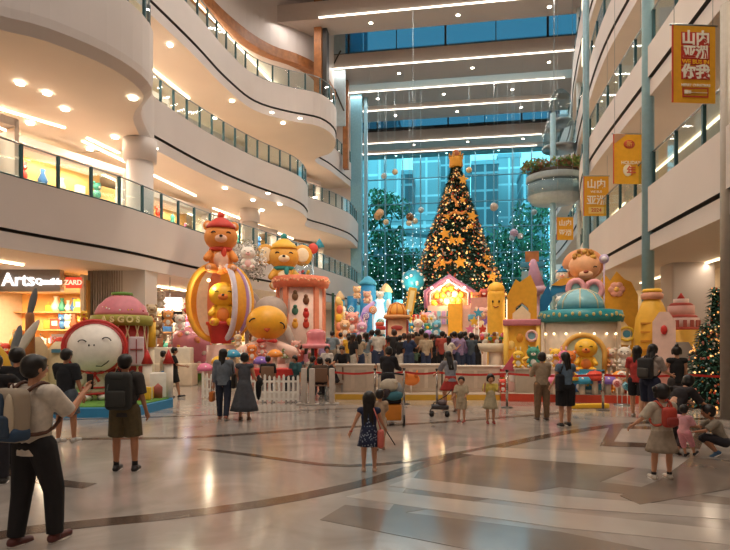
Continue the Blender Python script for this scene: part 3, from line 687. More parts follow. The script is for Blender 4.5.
def plush(name, label, px, py, d, hp, fur, accent, cat='plush figure', z0=None, hat=None, ears='round', scarf=None, face=True, group=None, arms=True, belly=None, sit=True):
    """seated plush animal; (px,py) is the centre of the figure, hp its height in pixels"""
    k = d/FOC; H = hp*k; base = CAMH+(340-py)*k-H/2 if z0 is None else z0
    t = thing(name, label, cat, D(px, d, base), YAW-math.atan((px-365)/FOC), group)
    r = H*.27
    MB().ell((0,0,H*.25), (H*.22,H*.19,H*.26), fur).ell((0,-H*.1,H*.24), (H*.15,H*.11,H*.18), belly or accent).build('body', t)
    hd = MB().ell((0,0,H*.68), (r*1.12,r,r), fur, 18, 12)
    h = hd.build('head', t)
    MB().ell((0,-r*.85,H*.62), (r*.42,r*.3,r*.28), accent).ell((0,-r*1.13,H*.655), (r*.12,r*.08,r*.09), black, 8, 6).build('muzzle', t)
    if face:
        for s in (-1, 1): MB().tube(arc(s*r*.48, H*.70, r*.15, 160, 20, -r*.88, 5), r*.045, black, 5).build('eye', t)
    for s in (-1, 1):
        e = MB()
        if ears == 'none2': break
        if ears == 'round': e.ell((s*r*.85, 0, H*.68+r*.75), (r*.36,r*.18,r*.36), fur, 10, 7).ell((s*r*.85, -r*.12, H*.68+r*.75), (r*.2,r*.1,r*.2), accent, 10, 7)
        elif ears == 'long': e.ell((s*r*.45, 0, H*.68+r*1.35), (r*.2,r*.14,r*.6), fur, 10, 7).ell((s*r*.45, -r*.1, H*.68+r*1.35), (r*.1,r*.07,r*.42), accent, 8, 6)
        elif ears == 'big': e.ell((s*r*1.35, .02, H*.72), (r*.75,r*.16,r*.8), fur, 14, 9).ell((s*r*1.35, -r*.1, H*.72), (r*.48,r*.1,r*.55), accent, 12, 8)
        else: e.cone((s*r*.6, 0, H*.68+r*.6), r*.3, (s*r*.75, 0, H*.68+r*1.3), r*.03, fur, 8)
        e.build('ear', t)
    if arms:
        for s in (-1, 1): MB().cone((s*H*.17,-H*.03,H*.38), H*.075, (s*H*.25,-H*.17,H*.26), H*.065, fur, 10, 'ab').build('arm', t)
    for s in (-1, 1): MB().cone((s*H*.12,-H*.08,H*.09), H*.085, (s*H*.2,-H*.26,H*.08), H*.085, fur, 10, 'ab').ell((s*H*.21,-H*.325,H*.08), (H*.05,H*.02,H*.05), accent, 8, 6).build('leg', t)
    if scarf: MB().tube([(math.cos(a/12*2*math.pi)*H*.17, math.sin(a/12*2*math.pi)*H*.15, H*.45) for a in range(12)], H*.045, scarf, 8, True).ell((H*.05,-H*.19,H*.38),(H*.05,H*.03,H*.09),scarf,8,6).build('scarf', t)
    if hat: 
        hb = MB().lathe((0,0,H*.68+r*.55), [(r*.98,0),(r*1.02,r*.1),(r*.85,r*.35),(r*.4,r*.7),(.001,r*.85)], hat, 14).build('hat', t)
        MB().ell((0,0,H*.68+r*1.5), r*.25, scarf or hat, 10, 7).build('pompom', hb)
    return t, k, H
# ---- platform at the left
pts = [(40,418),(132,417.5),(173,407),(173,399.5),(150,393),(30,393)]
pp = [G(x, y) for x, y in pts]
t = thing('display_platform', 'low blue-edged platform with green turf under the red-hooded doll', 'platform', (pp[0].x, pp[0].y, 0)); o_ = pp[0]
poly = [(q.x-o_.x, q.y-o_.y) for q in pp]; cx = sum(a for a, b in poly)/6; cy = sum(b for a, b in poly)/6
MB().prism(poly, 0, .22, bluem).build('kerb', t)
MB().prism([(cx+(a-cx)*.93, cy+(b-cy)*.93) for a, b in poly], .2, .24, hm('5b8a35', .9, var=.3, scale=8, bump=.5)).build('turf', t)
PZ = .24
# ---- doll
t, L, k = px_thing('round_faced_doll', 'big smiling doll with a white round face and red hood', 'statue', 95, 15.1, PZ)
X = lambda px: L(px)[0]; Z = lambda py: L(0, py)[1]
r = 26*k
h = MB().ell((0,.12,Z(347)), (r*1.14,r*.95,r*1.06), hm('b8242a', .5), 22, 14).build('hood', t)
MB().tube([(r*1.08*math.cos(R(a)),-.28,Z(347)+r*1.0*math.sin(R(a))) for a in range(-40, 225, 12)], .045, red, 8).build('hood_trim', h)
hd = MB().ell((0,-.16,Z(348)), (r*.97,r*.82,r*.93), whitem, 24, 16).build('head', t)
fy = -.16-r*.82
MB().tube(arc(-.3, Z(344), .11, 150, 30, fy+.05, 6), .016, black, 5).build('eye', hd); MB().tube(arc(.26, Z(342), .12, 140, 15, fy+.045, 6), .016, black, 5).build('eye', hd)
MB().tube([(.02,fy+.06,Z(365)),(.15,fy+.075,Z(365.5)),(.28,fy+.14,Z(362)),(.4,fy+.24,Z(357))], .014, black, 5).build('mouth', hd)
for s in (-1, 1): MB().ell((s*.06-.08,fy+.015,Z(345)), (.022,.015,.03), black, 8, 6).build('nostril', hd)
MB().lathe((0,0,Z(392)), [(.36,0),(.34,.1),(.28,.35),(.2,.52)], hm('dcd8c4', .7), 20, sy=.8).build('blouse', t)
s_ = MB(); s_.lathe((0,0,Z(394)), [(.40,0),(.40,.05),(.36,.06)], red, 20, sy=.8); s_.lathe((0,0,Z(388)), [(.375,0),(.375,.04),(.34,.05)], red, 20, sy=.8); s_.build('skirt_band', t)
for s in (-1, 1):
    MB().cone((s*.22,-.05,Z(376)), .11, (s*.42,-.12,Z(384)), .13, hm('dcd8c4', .7), 12, 'ab').build('sleeve', t)
    MB().cone((s*.17,-.05,Z(393)), .11, (s*.19,-.07,PZ*.2), .12, hm('e9d9bc', .7), 12, 'a').ell((s*.19,-.14,.08), (.14,.2,.1), whitem, 12, 8).build('boot', t)
bw = MB(); bw.ell((0,-.34,Z(373)), (.05,.04,.05), red, 8, 6)
for s in (-1, 1): bw.cone((0,-.34,Z(373)), .02, (s*.16,-.35,Z(372)), .075, red, 8, 'b', sq=.5); bw.cone((0,-.33,Z(374)), .02, (s*.1,-.36,Z(381)), .04, red, 6, sq=.4)
bw.build('bow', t)
# ---- strawberry kiosk
t, L, k = px_thing('strawberry_kiosk', 'red lattice kiosk with pink sprinkled dome behind the hooded doll', 'kiosk', 122, 16.7, PZ)
X = lambda px: L(px)[0]; Z = lambda py: L(0, py)[1]
R0 = 24*k
MB().cyl((0,0,0), R0, Z(326), hm('b2322c'), 24).build('wall', t)
la = MB()
for i in range(16):
    a0 = 2*math.pi*i/16
    for s in (-1, 1): la.tube([(math.cos(a0+s*j*.1)*(R0+.02), math.sin(a0+s*j*.1)*(R0+.02), .25+j*.27) for j in range(8)], .02, hm('f0dcae'), 5)
la.build('lattice', t)
MB().rbox((.38,-R0*.93,Z(351)), (.42,.14,.85), hm('d8c6cc'), .05).box((.38,-R0*.93-.09,Z(351)), (.03,.03,.7), hm('a04a4a')).box((.38,-R0*.93-.09,Z(349)), (.34,.03,.03), hm('a04a4a')).build('window', t)
MB().lathe((0,0,Z(326)), [(R0,0),(R0+.14,.02),(R0+.17,.16),(R0+.12,.3),(R0-.1,.33)], hm('a39a3e'), 28).build('fascia', t)
for i, ch in enumerate('ASGOS'):
    a = R(-90-32+i*15); M = Matrix.Translation((math.cos(a)*(R0+.18), math.sin(a)*(R0+.18), Z(320.5))) @ Matrix.Rotation(a+R(90), 4, 'Z') @ UP
    text(ch, .24, hm('f0e6a8'), 'letter', t, .012, M, .01)
dm = MB().lathe((0,0,Z(316)), [(.74,0),(.74,.1),(.64,.3),(.42,.52),(.2,.64),(.001,.68)], hm('d9828f'), 24).build('dome', t)
sp = MB(); rg = random.Random(3)
for i in range(70):
    a = rg.uniform(0, 6.28); q = rg.random(); sp.ell((math.cos(a)*(.73-.5*q), math.sin(a)*(.73-.5*q), Z(316)+.12+.5*q**.8), .026, hm(rg.choice(['f6efe6','f2c23a','f6efe6','c9302a'])), 6, 4)
o = sp.build('sprinkles', dm); o['kind'] = 'stuff'
MB().lathe((0,0,Z(297)), [(.2,0),(.3,.04),(.3,.12),(.18,.14)], greenm, 14).build('cap', t)
# small pieces around the kiosk
tg = 'toys on the left platform'
plush('yellow_bird_figure', 'small yellow bird figure on the kiosk cornice', 84, 316, 17.6, 12, yel, red, 'figurine', group=tg, ears='cone')
t, L, k = px_thing('lantern_post', 'tall yellow candle-shaped post right of the strawberry kiosk', 'post', 151, 17, PZ)
MB().cyl((0,0,0), .1, L(0,347)[1], hm('e9d9bc'), 12).build('pole', t); MB().cyl((0,0,L(0,347)[1]), .14, .75, yel, 14).cone((0,0,L(0,347)[1]+.75), .14, (0,0,L(0,347)[1]+.95), .02, orange, 12).build('flame', t)
t, L, k = px_thing('toy_castle', 'little white castle model with red roofs at the right of the turf', 'model', 158, 15.7, PZ)
MB().rbox((0,0,.35), (.7,.4,.7), whitem, .04).build('wall', t)
for x in (-.28, .28): MB().cyl((x,-.1,0), .12, .95, hm('e9dccb'), 12).build('tower', t); MB().cone((x,-.1,.95), .16, (x,-.1,1.35), .01, red, 12).build('roof', t)
MB().lathe((0,-.2,0), [(.12,0),(.12,.3),(.001,.42)], hm('b8655a'), 12, sy=.2).build('door', t)
for i, (px, d, c, s) in enumerate(((128,14.6,'f39a3c',.34),(137,15.0,'d8432f',.3),(145,15.2,'f2c23a',.38),(150,15.6,'e07aa0',.3),(66,15.0,'d8432f',.36),(57,15.4,'f2c23a',.4),(50,15.2,'3a6fa8',.34),(118,14.5,'5f9a4c',.28))):
    p = D(px, d, PZ); o = MB().rbox((0,0,s*.45), (s,s*.8,s*.9), hm(c), .03).box((0,0,s*.46), (s*.16,s*.82,s*.92), whitem).box((0,0,s*.46), (s*1.01,s*.14,s*.92), whitem).build('gift_box', None, p, YAW)
    tag(o, ['orange','red','yellow','pink','red','yellow','blue','green'][i]+' gift box on the turf '+['right of the doll','between doll and kiosk window','below the kiosk window','next to the toy castle','just left of the doll','at the left end','furthest left','at the front kerb'][i], 'box', 'gift boxes on the turf')
# stack of teacups / toys on shelf right of kiosk (clutter before shop)
for i, (px, py, d, c, a, ea) in enumerate(((160,300,24,'d9cdb9','f1ebe2','long'),(168,318,23,'e8a05a','f1ebe2','round'),(180,322,23,'f1ebe2','e7b8b0','long'),(157,328,21,'8c6a4a','d9c4a0','round'),(186,306,25,'e9dcc4','c9302a','round'),(152,312,22,'c9b494','8c6a4a','cone'))):
    plush('plush_bear' if ea == 'round' else ('plush_rabbit' if ea == 'long' else 'plush_cat'), ['cream rabbit plush','orange bear plush','white rabbit plush','brown bear plush','ivory bear plush','tan cat plush'][i]+' in the pile at the shop right of the column', px, py, d, 17, hm(c), hm(a), 'plush toy', group='plush toys outside the column shop')
o = MB().rbox((0,0,.45), (2.2,.8,.9), hm('d9c8b0', .7), .05).rbox((0,.1,1.2), (1.9,.5,.7), hm('e6dccb', .7), .05).build('display_counter', None, D(168, 22.8), YAW); tag(o, 'stepped cream display plinth right of the column', 'counter')

# ---- pink ball with hedge
t, L, k = px_thing('polka_dot_ball', 'large pink ball with yellow and white dots', 'ball', 190, 26.5, 0)
r = 21*k; zc = L(0,347)[1]
MB().ell((0,0,zc), r, hm('c97f92', .4), 26, 16).build('shell', t)
for i in range(26):
    v = Vector((math.sin(i*2.4)*math.sqrt(1-(1-2*(i+.5)/26)**2), -abs(math.cos(i*2.4))*math.sqrt(1-(1-2*(i+.5)/26)**2), 1-2*(i+.5)/26)).normalized()
    q = v.to_track_quat('Z', 'Y').to_euler(); MB().cyl(Vector((0,0,zc))+v*(r*.985), .075+.03*(i%3), .05, [hm('f0c23c'), whitem, salmon][i%3], 10, rot=q).build('dot', t)
t, L, k = px_thing('hedge_planter', 'striped red and white plinth with a clipped hedge under the pink ball', 'planter', 193, 26.2, 0)
w_ = 58*k; MB().rbox((0,0,L(0,363)[1]-.22), (w_,1.5,.45), pinkl, .05).build('plinth', t)
st = MB()
for i in range(12): st.box((-w_/2+w_*(i+.5)/12,-.77,L(0,363)[1]-.2), (w_/26,.03,.2), red)
st.build('stripe', t); hg = MB().rbox((0,0,.2), (w_*.6,1.4,.4), hm('5f8a34', .9), .05); leafy(hg, (0,0,.22), .5, 500, .06, [greenm, hm('3f6a28')], random.Random(4), .4); hg.build('hedge', t)
MB().box((-w_*.42,0,.3), (.14,1,.9), whitem).build('leg', t); MB().box((w_*.42,0,.3), (.14,1,.9), whitem).build('leg', t)
# ---- striped balloon
t, L, k = px_thing('striped_balloon', 'giant striped balloon shell in yellow, white, orange and purple', 'balloon', 221, 24, 0)
Z = lambda py: L(0, py)[1]; zc = Z(303)
cols = [hm('e8a63c'), whitem, salmon, hm('f0b84a'), purple, whitem, hm('e8a63c'), salmon, hm('efe0cc'), hm('e0973a')]
def gore(i, n=40):
    return cols[(i*10//n) % 10]
prof = [(max(.2, 1.38*math.sin(math.pi*(.02+.9*i/16))**.75), -math.cos(math.pi*(.02+.9*i/16))*1.6) for i in range(17)]
n = 40
sh = MB().lathe((0,0,zc), prof, None, n, a0=R(-66), a1=R(196), mfun=lambda i, j: cols[j*10//n])
sh.lathe((0,0,zc), [(r*.94, z*.97) for r, z in prof], None, n, a0=R(-66), a1=R(196), mfun=lambda i, j: cols[(j*10//n+1) % 10])
sh.build('shell', t)
for a, c, nm in ((-66, hm('d9d0e0'), 'rib'), (196, hm('f2b03c'), 'rib'), (-38, purple, 'rib'), (-20, hm('f2b03c'), 'rib')):
    MB().tube([(r*math.cos(R(a)), r*math.sin(R(a)), zc+z) for r, z in prof], .12 if a in (-66,196) else .08, c, 8).build(nm, t)
MB().ell((-.5,-.55,zc+.9), .07, glow('ffdca0', 8), 8, 6).build('lamp', t); light('POINT', 'balloon_fill_light', t.matrix_basis @ Vector((-.5,-.75,zc+.75)), 34, (1,.85,.6), size=.08).data.specular_factor = 0  # bulb and point light added to brighten the inside of the shell
MB().cyl((0,0,zc+1.48), .4, .2, hm('a58ab8'), 18).build('crown', t)
MB().lathe((0,-.2,Z(333)-.45), [(.42,0),(.42,.06),(.55,.75),(.62,.8),(.62,.92)], red, 16).build('basket', t)
MB().cyl((0,0,0), .6, Z(352)+.3, hm('e3b9b0'), 20).build('pedestal', t)
t, k_, H_ = plush('chick_figure', 'round yellow chick figure inside the striped balloon', 223, 300, 23.6, 46, yel, orange, 'figurine', ears='none2', hat=None, z0=CAMH+(340-326)*23.6/FOC)
# figure on top
plush('orange_plush_bear', 'huge orange plush bear with red cap on top of the balloon', 221, 245, 23.8, 54, hm('e08a3c'), hm('e9b9a0'), 'plush figure', ears='round', hat=hm('c4362c'), scarf=hm('d8442e'), z0=CAMH+(340-274)*23.8/FOC)
# cream winged bush/rabbit
t, L, k = px_thing('snowy_tree', 'small snow-white decorated tree behind the orange plush bear', 'tree', 247, 27, 0)
f_ = MB(); rg = random.Random(8); Z = lambda py: L(0, py)[1]
leafy(f_, (0,0,Z(262)), 1.0, 900, .10, [hm('e6e0dc'), hm('a9a49c'), hm('7d7a66')], rg, 1.1); f_.build('foliage', t); MB().cyl((0,0,0), .1, Z(262), hm('b9a99c'), 10).build('trunk', t)
plush('white_rabbit_plush', 'white rabbit plush with pink cheeks in the snowy tree', 248, 250, 26.0, 24, whitem, pinkl, 'plush figure', ears='cone', z0=Z(272))
# yellow plush with hat and wing bow
plush('golden_plush_bear', 'golden plush bear with wide yellow cap and teal band above the salmon kiosk', 284, 266, 29.8, 50, hm('dfa13c'), hm('f0d9b4'), 'plush figure', ears='big', hat=hm('e8b23a'), scarf=hm('2a9090'))
t, L, k = px_thing('ribbon_bow', 'teal and red paper bow on a rod right of the golden plush bear', 'decoration', 313, 31, 0)
z = L(0,248)[1]; MB().cone((0,0,z), .05, (-.55,0,z+.15), .3, hm('2a8a9c'), 10, sq=.35).cone((0,0,z), .05, (.5,0,z+.3), .28, hm('2a8a9c'), 10, sq=.35).build('loop', t); MB().ell((0,-.1,z-.05), (.28,.12,.3), hm('d84a3c')).build('knot', t); MB().cyl((0,0,0), .04, z, steel, 8).build('rod', t)
t, L, k = px_thing('snow_globe', 'clear pink snow globe with coloured balls on the salmon kiosk', 'ornament', 303, 29.4, 0); z = L(0,279)[1]
MB().ell((0,0,z+.32), .52, glass_mat('globe_glass', (.85,.92,.95), .4), 20, 12).build('globe', t); b_ = MB()
for i in range(14): b_.ell((math.sin(i*2.4)*.3*(i%4)/3, math.cos(i*2.4)*.3, z+.15+.05*(i%6)), .09, [red, tealm, pinkm, yel][i%4], 8, 6)
b_.build('fill', t)['kind'] = 'stuff'; 
# elephant
t, L, k = px_thing('elephant_figure', 'grey elephant figure with raised ears behind the yellow round head', 'figurine', 275, 26.6, 0); Z = lambda py: L(0, py)[1]
MB().ell((0,.2,Z(345)), (1.15,.8,1.15), greym).cyl((-.5,0,0), .3, 1.2, greym, 12).cyl((.5,0,0), .3, 1.2, greym, 12).build('body', t)
h = MB().ell((-.2,-.2,Z(312)), (.8,.6,.75), greym).build('head', t)
for s in (-1, 1): MB().ell((-.2+s*1.0,0,Z(306)), (.55,.14,.7), hm('a5948b'), 14, 9).ell((-.2+s*1.0,-.1,Z(306)), (.36,.08,.48), hm('c9a8a0'), 12, 8).build('ear', t)
MB().tube([(.1,-.7,Z(318)),(.5,-1.0,Z(330)),(.8,-1.0,Z(344)),(.75,-1.0,Z(356))], [.26,.22,.18,.13], greym, 10).build('trunk', t)
# yellow round head figure
t, L, k = px_thing('yellow_round_figure', 'winking yellow ball-headed figure with pink suit and red bow tie', 'statue', 267, 22.9, 0); Z = lambda py: L(0, py)[1]
h = MB().ell((0,0,Z(323)), (20.5*k,17*k,17.5*k), hm('f0ad2c', .4), 26, 16).build('head', t); fy = -17*k
MB().tube(arc(-.5, Z(324), .2, 165, 30, fy+.16, 6), .03, black, 5).build('eye', h); MB().tube(arc(.52, Z(327), .17, 130, -30, fy+.17, 6), .03, black, 5).build('eye', h)
MB().cone((0,fy-.02,Z(329)), .14, (0,fy+.02,Z(332.5)), .02, hm('c4562c'), 8).build('beak', h)
MB().lathe((0,0,Z(364)), [(.75,0),(.7,.4),(.5,.9),(.3,1.15)], hm('e8bdb0'), 20, sy=.75).build('body', t)
for s in (-1, 1): MB().cone((s*.4,-.1,Z(345)), .2, (s*1.0,-.35,Z(352)), .24, hm('ecc6b6'), 12, 'ab').build('arm', t)
bw = MB(); [bw.cone((0,-.5,Z(341)), .03, (s*.28,-.55,Z(341)), .14, red, 8, 'b', sq=.6) for s in (-1, 1)]; bw.build('bow_tie', t)
MB().cyl((0,0,0), .9, Z(364), hm('d9a49a'), 20).build('pedestal', t)
# salmon kiosk
t, L, k = px_thing('round_kiosk', 'round salmon pillar kiosk with pale picture panels', 'kiosk', 301, 27.6, 0); Z = lambda py: L(0, py)[1]
r = 23*k
MB().cyl((0,0,0), r, Z(288), hm('e3c3b4'), 28).build('wall', t)
for a in (-128, -52, -18, -162): MB().box((math.cos(R(a))*r, math.sin(R(a))*r, Z(288)/2), (.26,.2,Z(288)), salmon, rz=R(a+90)).build('pilaster', t)
MB().lathe((0,0,Z(289)), [(r,0),(r+.2,.05),(r+.26,.25),(r+.22,.55),(r-.1,.6)], hm('e07a58'), 30).build('cornice', t)
mb = MB()
for i in range(26): a = R(-180+i*7); mb.ell((math.cos(a)*(r+.26), math.sin(a)*(r+.26), Z(282)+.05*math.sin(i*2)), .06, hm('f0b48a'), 6, 4)
mb.build('ornament', t)['kind'] = 'stuff'
for i, (a, z, c) in enumerate(((-104,298,'7d5a3c'),(-78,302,'7a4a2c'),(-104,312,'3f6f5a'),(-78,315,'c9302a'),(-104,325,'e8a63c'),(-78,325,'c9402a'))):
    MB().ell((math.cos(R(a))*r, math.sin(R(a))*r, Z(z)), (.16,.08,.2), hm(c), 10, 7).ell((math.cos(R(a))*r, math.sin(R(a))*r-.02, Z(z)+.2), .1, hm(c), 8, 6).build('picture_figure', t)
# bonnet
t, L, k = px_thing('pink_bonnet', 'glossy pink bonnet-shaped seat on a red stem behind the seated people', 'decoration', 316, 21.5, 0); Z = lambda py: L(0, py)[1]
MB().lathe((0,0,Z(346)), [(.44,-.05),(.46,.02),(.36,.12),(.34,.3),(.38,.5),(.25,.62),(.001,.66)], hm('e0848c', .25), 22, sy=.8).build('crown', t); MB().tube([(math.cos(i/18*6.283)*.46, math.sin(i/18*6.283)*.4-.04, Z(346)) for i in range(18)], .09, hm('e9939a', .25), 8, True).build('brim', t)
MB().cyl((0,0,0), .06, Z(348), red, 10).build('stem', t)
# red table and clutter left of the fence
t, L, k = px_thing('craft_table', 'long table with a red cloth behind the picket fence', 'table', 272, 19.6, 0); Z = lambda py: L(0, py)[1]
MB().rbox((0,0,.83), (2.6,.8,.05), red, .02).box((0,-.39,.68), (2.6,.02,.3), red).build('tabletop', t)
for x in (-1.2, 1.2):
    for y in (-.3, .3): MB().box((x,y,.4), (.05,.05,.8), whitem).build('leg', t)
for i, (px, py, c, s) in enumerate(((225,355,'e8a63c',.32),(243,358,'f1ebe2',.3),(252,352,'e8853a',.4),(262,348,'e79a8a',.36),(285,352,'7f9a4c',.3),(238,340,'e9c9a0',.32),(296,348,'e0a090',.4))):
    plush('plush_toy', ['yellow','white','orange','peach','green','cream','rose'][i]+' plush toy heaped '+['left of the pair of women','behind the two women','beside the yellow round figure','below the bow tie','at the right of the craft table','high behind the two women','next to the pink bonnet'][i], px, py, 21.5+.3*i, s*FOC/21.5*1.6, hm(c), whitem, 'plush toy', group='plush toys behind the fence', ears=['round','long'][i%2])
# ---- picket fence
def picket(px0, d0, px1, d1, label, h=.8):
    a = D(px0, d0); b_ = D(px1, d1); L_ = (b_-a).length; t = thing('picket_fence', label, 'fence', a, math.atan2(b_.y-a.y, b_.x-a.x), 'white picket fences')
    for z in (.1, .3, .62): MB().box((L_/2,.02,z), (L_,.035,.06), whitem).build('rail', t)
    n = int(L_/.13)
    for i in range(n+1):
        x = L_*i/n; hh = h-.06*abs(math.sin(i*.8))
        MB().prism([(-.035,.03),(.035,.03),(.035,hh),(0,hh+.05),(-.035,hh)], -.012, .012, whitem, Matrix.Translation((x,-.01,0)) @ UP).build('picket', t)
    MB().box((L_/2,.015,.2), (L_,.012,.2), hm('e0d6ca')).build('kick_board', t)
picket(246, 16.6, 298, 16.6, 'white picket fence in the middle, left of the seated group'); picket(203, 17.6, 224, 17.4, 'short white picket fence left of the two walking women')
for px, d, lab in ((304,16.2,'thick cream post at the end of the picket fence'),(312,16.0,'second cream post beside the seated group'),(332,16.1,'cream post right of the seated group')):
    t = thing('bollard_post', lab, 'post', D(px, d), YAW); MB().rbox((0,0,.52), (.16,.16,1.04), hm('c9bdb2'), .03).build('shaft', t); MB().box((0,0,.02), (.4,.4,.03), hm('b5a99e')).build('foot', t)
# ---- stage platforms
def stage(pts, z, m, label):
    pp = [D(px, d) for px, d in pts]; o_ = pp[0]; t = thing('stage_platform', label, 'stage', (o_.x, o_.y, 0))
    poly = [(q.x-o_.x, q.y-o_.y) for q in pp]
    MB().prism(poly, 0, z-.01, m).build('edge', t); MB().prism(poly, z-.01, z, hm('c4b2a2', .35)).build('deck', t)
stage([(333,17.4),(402,17.2),(500,17.2),(500,40),(352,40)], .18, hm('d9a83a'), 'low yellow-edged stage in the middle of the hall')
stage([(501,16.9),(700,16.0),(700,19.5),(640,40),(501,40)], .24, hm('c9472e', .4), 'low red-edged stage on the right')
stage([(338,19.9),(498,19.9),(498,39),(355,39)], .46, hm('c9b49c'), 'inner raised stage tier carrying the crowd')
SZ = .24
# cream counters behind the tape
for i, (px0, px1, d, h, c, lab) in enumerate(((336,374,18.2,.85,'cdbba8','cream counter behind the seated group'),(378,440,18.3,.85,'d6c6b4','cream counter behind the stroller'),(442,498,18.3,.8,'d2c0ae','cream counter behind the squatting woman'))):
    t = thing('low_counter', lab, 'counter', D((px0+px1)/2, d, .18), YAW, 'cream counters'); w_ = (px1-px0)*d/FOC
    MB().rbox((0,0,h/2), (w_,.5,h), hm(c), .02).build('body', t); MB().box((0,0,h+.02), (w_+.08,.56,.04), hm('e6d9ca')).build('top', t)
    for j in range(int(w_/.5)): MB().box((-w_/2+.3+j*.5,-.255,h/2), (.38,.02,h*.7), hm('bfae9c')).build('panel', t)
t, L, k = px_thing('orange_fox_sign', 'small orange fox-shaped cutout on the counter front right of the stroller', 'sign', 411, 17.75, .18)
MB().ell((0,0,.42), (.28,.05,.2), orange, 12, 8).cone((-.15,0,.5), .08, (-.2,0,.72), .01, orange, 8).cone((.15,0,.5), .08, (.2,0,.72), .01, orange, 8).build('cutout', t); MB().cyl((0,0,0), .02, .3, whitem, 6).build('stick', t)
# ---- barrier posts and tape
bp_ = [(375,16.0),(404,16.2),(437,15.9),(507,15.3),(603,14.75),(686,14.9)]
chrome = mat('chrome', hexc('b9b2aa'), .22, metal=.95)
proto = None; tops = []
for i, (px, d) in enumerate(bp_):
    p = D(px, d)
    if not proto:
        proto = thing('barrier_post', '', 'post', p, 0, 'barrier posts'); MB().cyl((0,0,.03), .035, .98, chrome, 14).build('pole', proto); MB().lathe((0,0,0), [(.17,0),(.17,.015),(.05,.04)], hm('4a3f38', .4), 20).build('base', proto); MB().cyl((0,0,.99), .045, .05, black, 14).build('head', proto); o = proto; ch_ = kids(proto)
    else: o = copy_thing(proto, p, ch=ch_)
    o['label'] = 'silver barrier post with red tape, '+['left of the stroller','behind the stroller handle','left of the squatting woman','left of the woman in beige','right of the woman in blue','behind the girl with red backpack'][i]
    tops.append(p)
def tape(a, b_, label, z=.93):
    a = Vector((a.x, a.y, 0)); b_ = Vector((b_.x, b_.y, 0)); L_ = (b_-a).length
    o = MB().prism([(L_*i/8, .03-.05*math.sin(math.pi*i/8)) for i in range(9)]+[(L_*(8-i)/8, -.03-.05*math.sin(math.pi*(8-i)/8)) for i in range(9)], -.004, .004, red, UP).build('barrier_tape', None, (a.x, a.y, z), math.atan2(b_.y-a.y, b_.x-a.x))
    tag(o, label, 'tape', 'red barrier tapes')
tp = [D(333,16.1)]+tops+[D(760,14.9)]
for i in range(len(tp)-1): tape(tp[i], tp[i+1], 'red barrier tape '+['between the cream post and the stroller','behind the stroller','right of the stroller','above the squatting woman','behind the two standing women','left of the small decorated tree','running off the right edge'][i])

# ================= RIGHT PAVILION
t, L, k = px_thing('teal_pavilion', 'round pale pavilion with a thick teal fascia and glass domes', 'pavilion', 580, 19.2, SZ); Z = lambda py: L(0, py)[1]; X = lambda px: L(px)[0]
r = 36*k
body = hm('dcc9b4')
MB().lathe((0,0,0), [(r,0),(r,Z(322))], body, 36).build('wall', t)
MB().lathe((0,0,Z(323)), [(r-.05,0),(r+.12,.03),(r+.16,.2),(r+.1,.4),(r-.15,.44)], tealm, 40).build('fascia', t)
fl_ = MB()
for i in range(17): a = R(-160+i*8.7); fl_.ell((math.cos(a)*(r+.16), math.sin(a)*(r+.16), Z(316)+.04*math.sin(i*1.9)), (.05,.03,.04+.02*(i%3)), hm('c9b878'), 6, 4)
fl_.build('gold_lettering', t)['kind'] = 'stuff'
gg = glass_mat('dome_glass', (.6,.82,.9), .45)
dm = MB().lathe((0,0,Z(309)), [(.78,0),(.74,.25),(.58,.48),(.3,.64),(.001,.7)], hm('7fb6c6', .25), 28).build('dome', t)
ri = MB()
for i in range(8):
    a = i*math.pi/4; ri.tube([(math.cos(a)*q*1.01, math.sin(a)*q*1.01, Z(309)+z) for q, z in ((.78,0),(.74,.25),(.58,.48),(.3,.64),(0,.7))], .022, hm('d8c8a0'), 5)
ri.build('rib', dm)
# arched window with golden rim
aw = MB().lathe((0,0,0), [(.001,0),(.62,0),(.62,.02)], hm('c4d2b4', .3), 24, rot=Euler((R(90),0,0))); 
o = MB().prism([(math.cos(R(i*12))*.6, .62+math.sin(R(i*12))*.62) for i in range(16)]+[(-.6,0),(.6,0)], 0, .05, hm('c2d0b6', .25), UP).build('window', t, (X(583),-r+.02,Z(372)))
MB().tube([(.62,0,0)]+[(math.cos(R(i*12))*.63, 0, .62+math.sin(R(i*12))*.64) for i in range(16)]+[(-.62,0,0)], .08, hm('eebc62'), 8).build('rim', o, (0,-.05,0))
for s in (-1, 1):
    MB().box((s*(r+.02)*.93, -r*.42, Z(347)), (.12,.12,Z(322)-.1), hm('e9dccb'), rz=s*.5).build('column', t)
for i in range(7): a = R(-150+i*20); MB().ell((math.cos(a)*(r+.02), math.sin(a)*(r+.02), Z(334)), .035, glow('ffe2b0', 4), 8, 6).build('lamp', t)
MB().lathe((0,0,0), [(r+.12,0),(r+.12,.72),(r+.02,.74)], hm('cbbcae'), 36).build('plinth', t)
# chick inside window
t_, k_, H_ = plush('yellow_bird_figure', 'reclining yellow bird figure in the arched pavilion window', 586, 352, 17.55, 36, yel, orange, 'figurine', ears='none2', z0=CAMH+(340-372)*17.6/FOC-.02)
t_, k_, H_ = plush('orange_bear_figure', 'small orange bear figure at the left of the pavilion window', 569, 350, 17.6, 22, orange, pinkl, 'figurine', z0=.86)
for i, (px, c) in enumerate(((604,'e8a05a'),(610,'e9dccb'),(556,'f2c23a'))):
    plush('bear_figure', ['tan bear cutout on the pavilion wall right of the window','cream bear cutout furthest right on the pavilion wall','yellow bear cutout left of the pavilion window'][i], px, 355, 17.75+.35*(i < 2), 20, hm(c), pinkl, 'figurine', z0=.98)
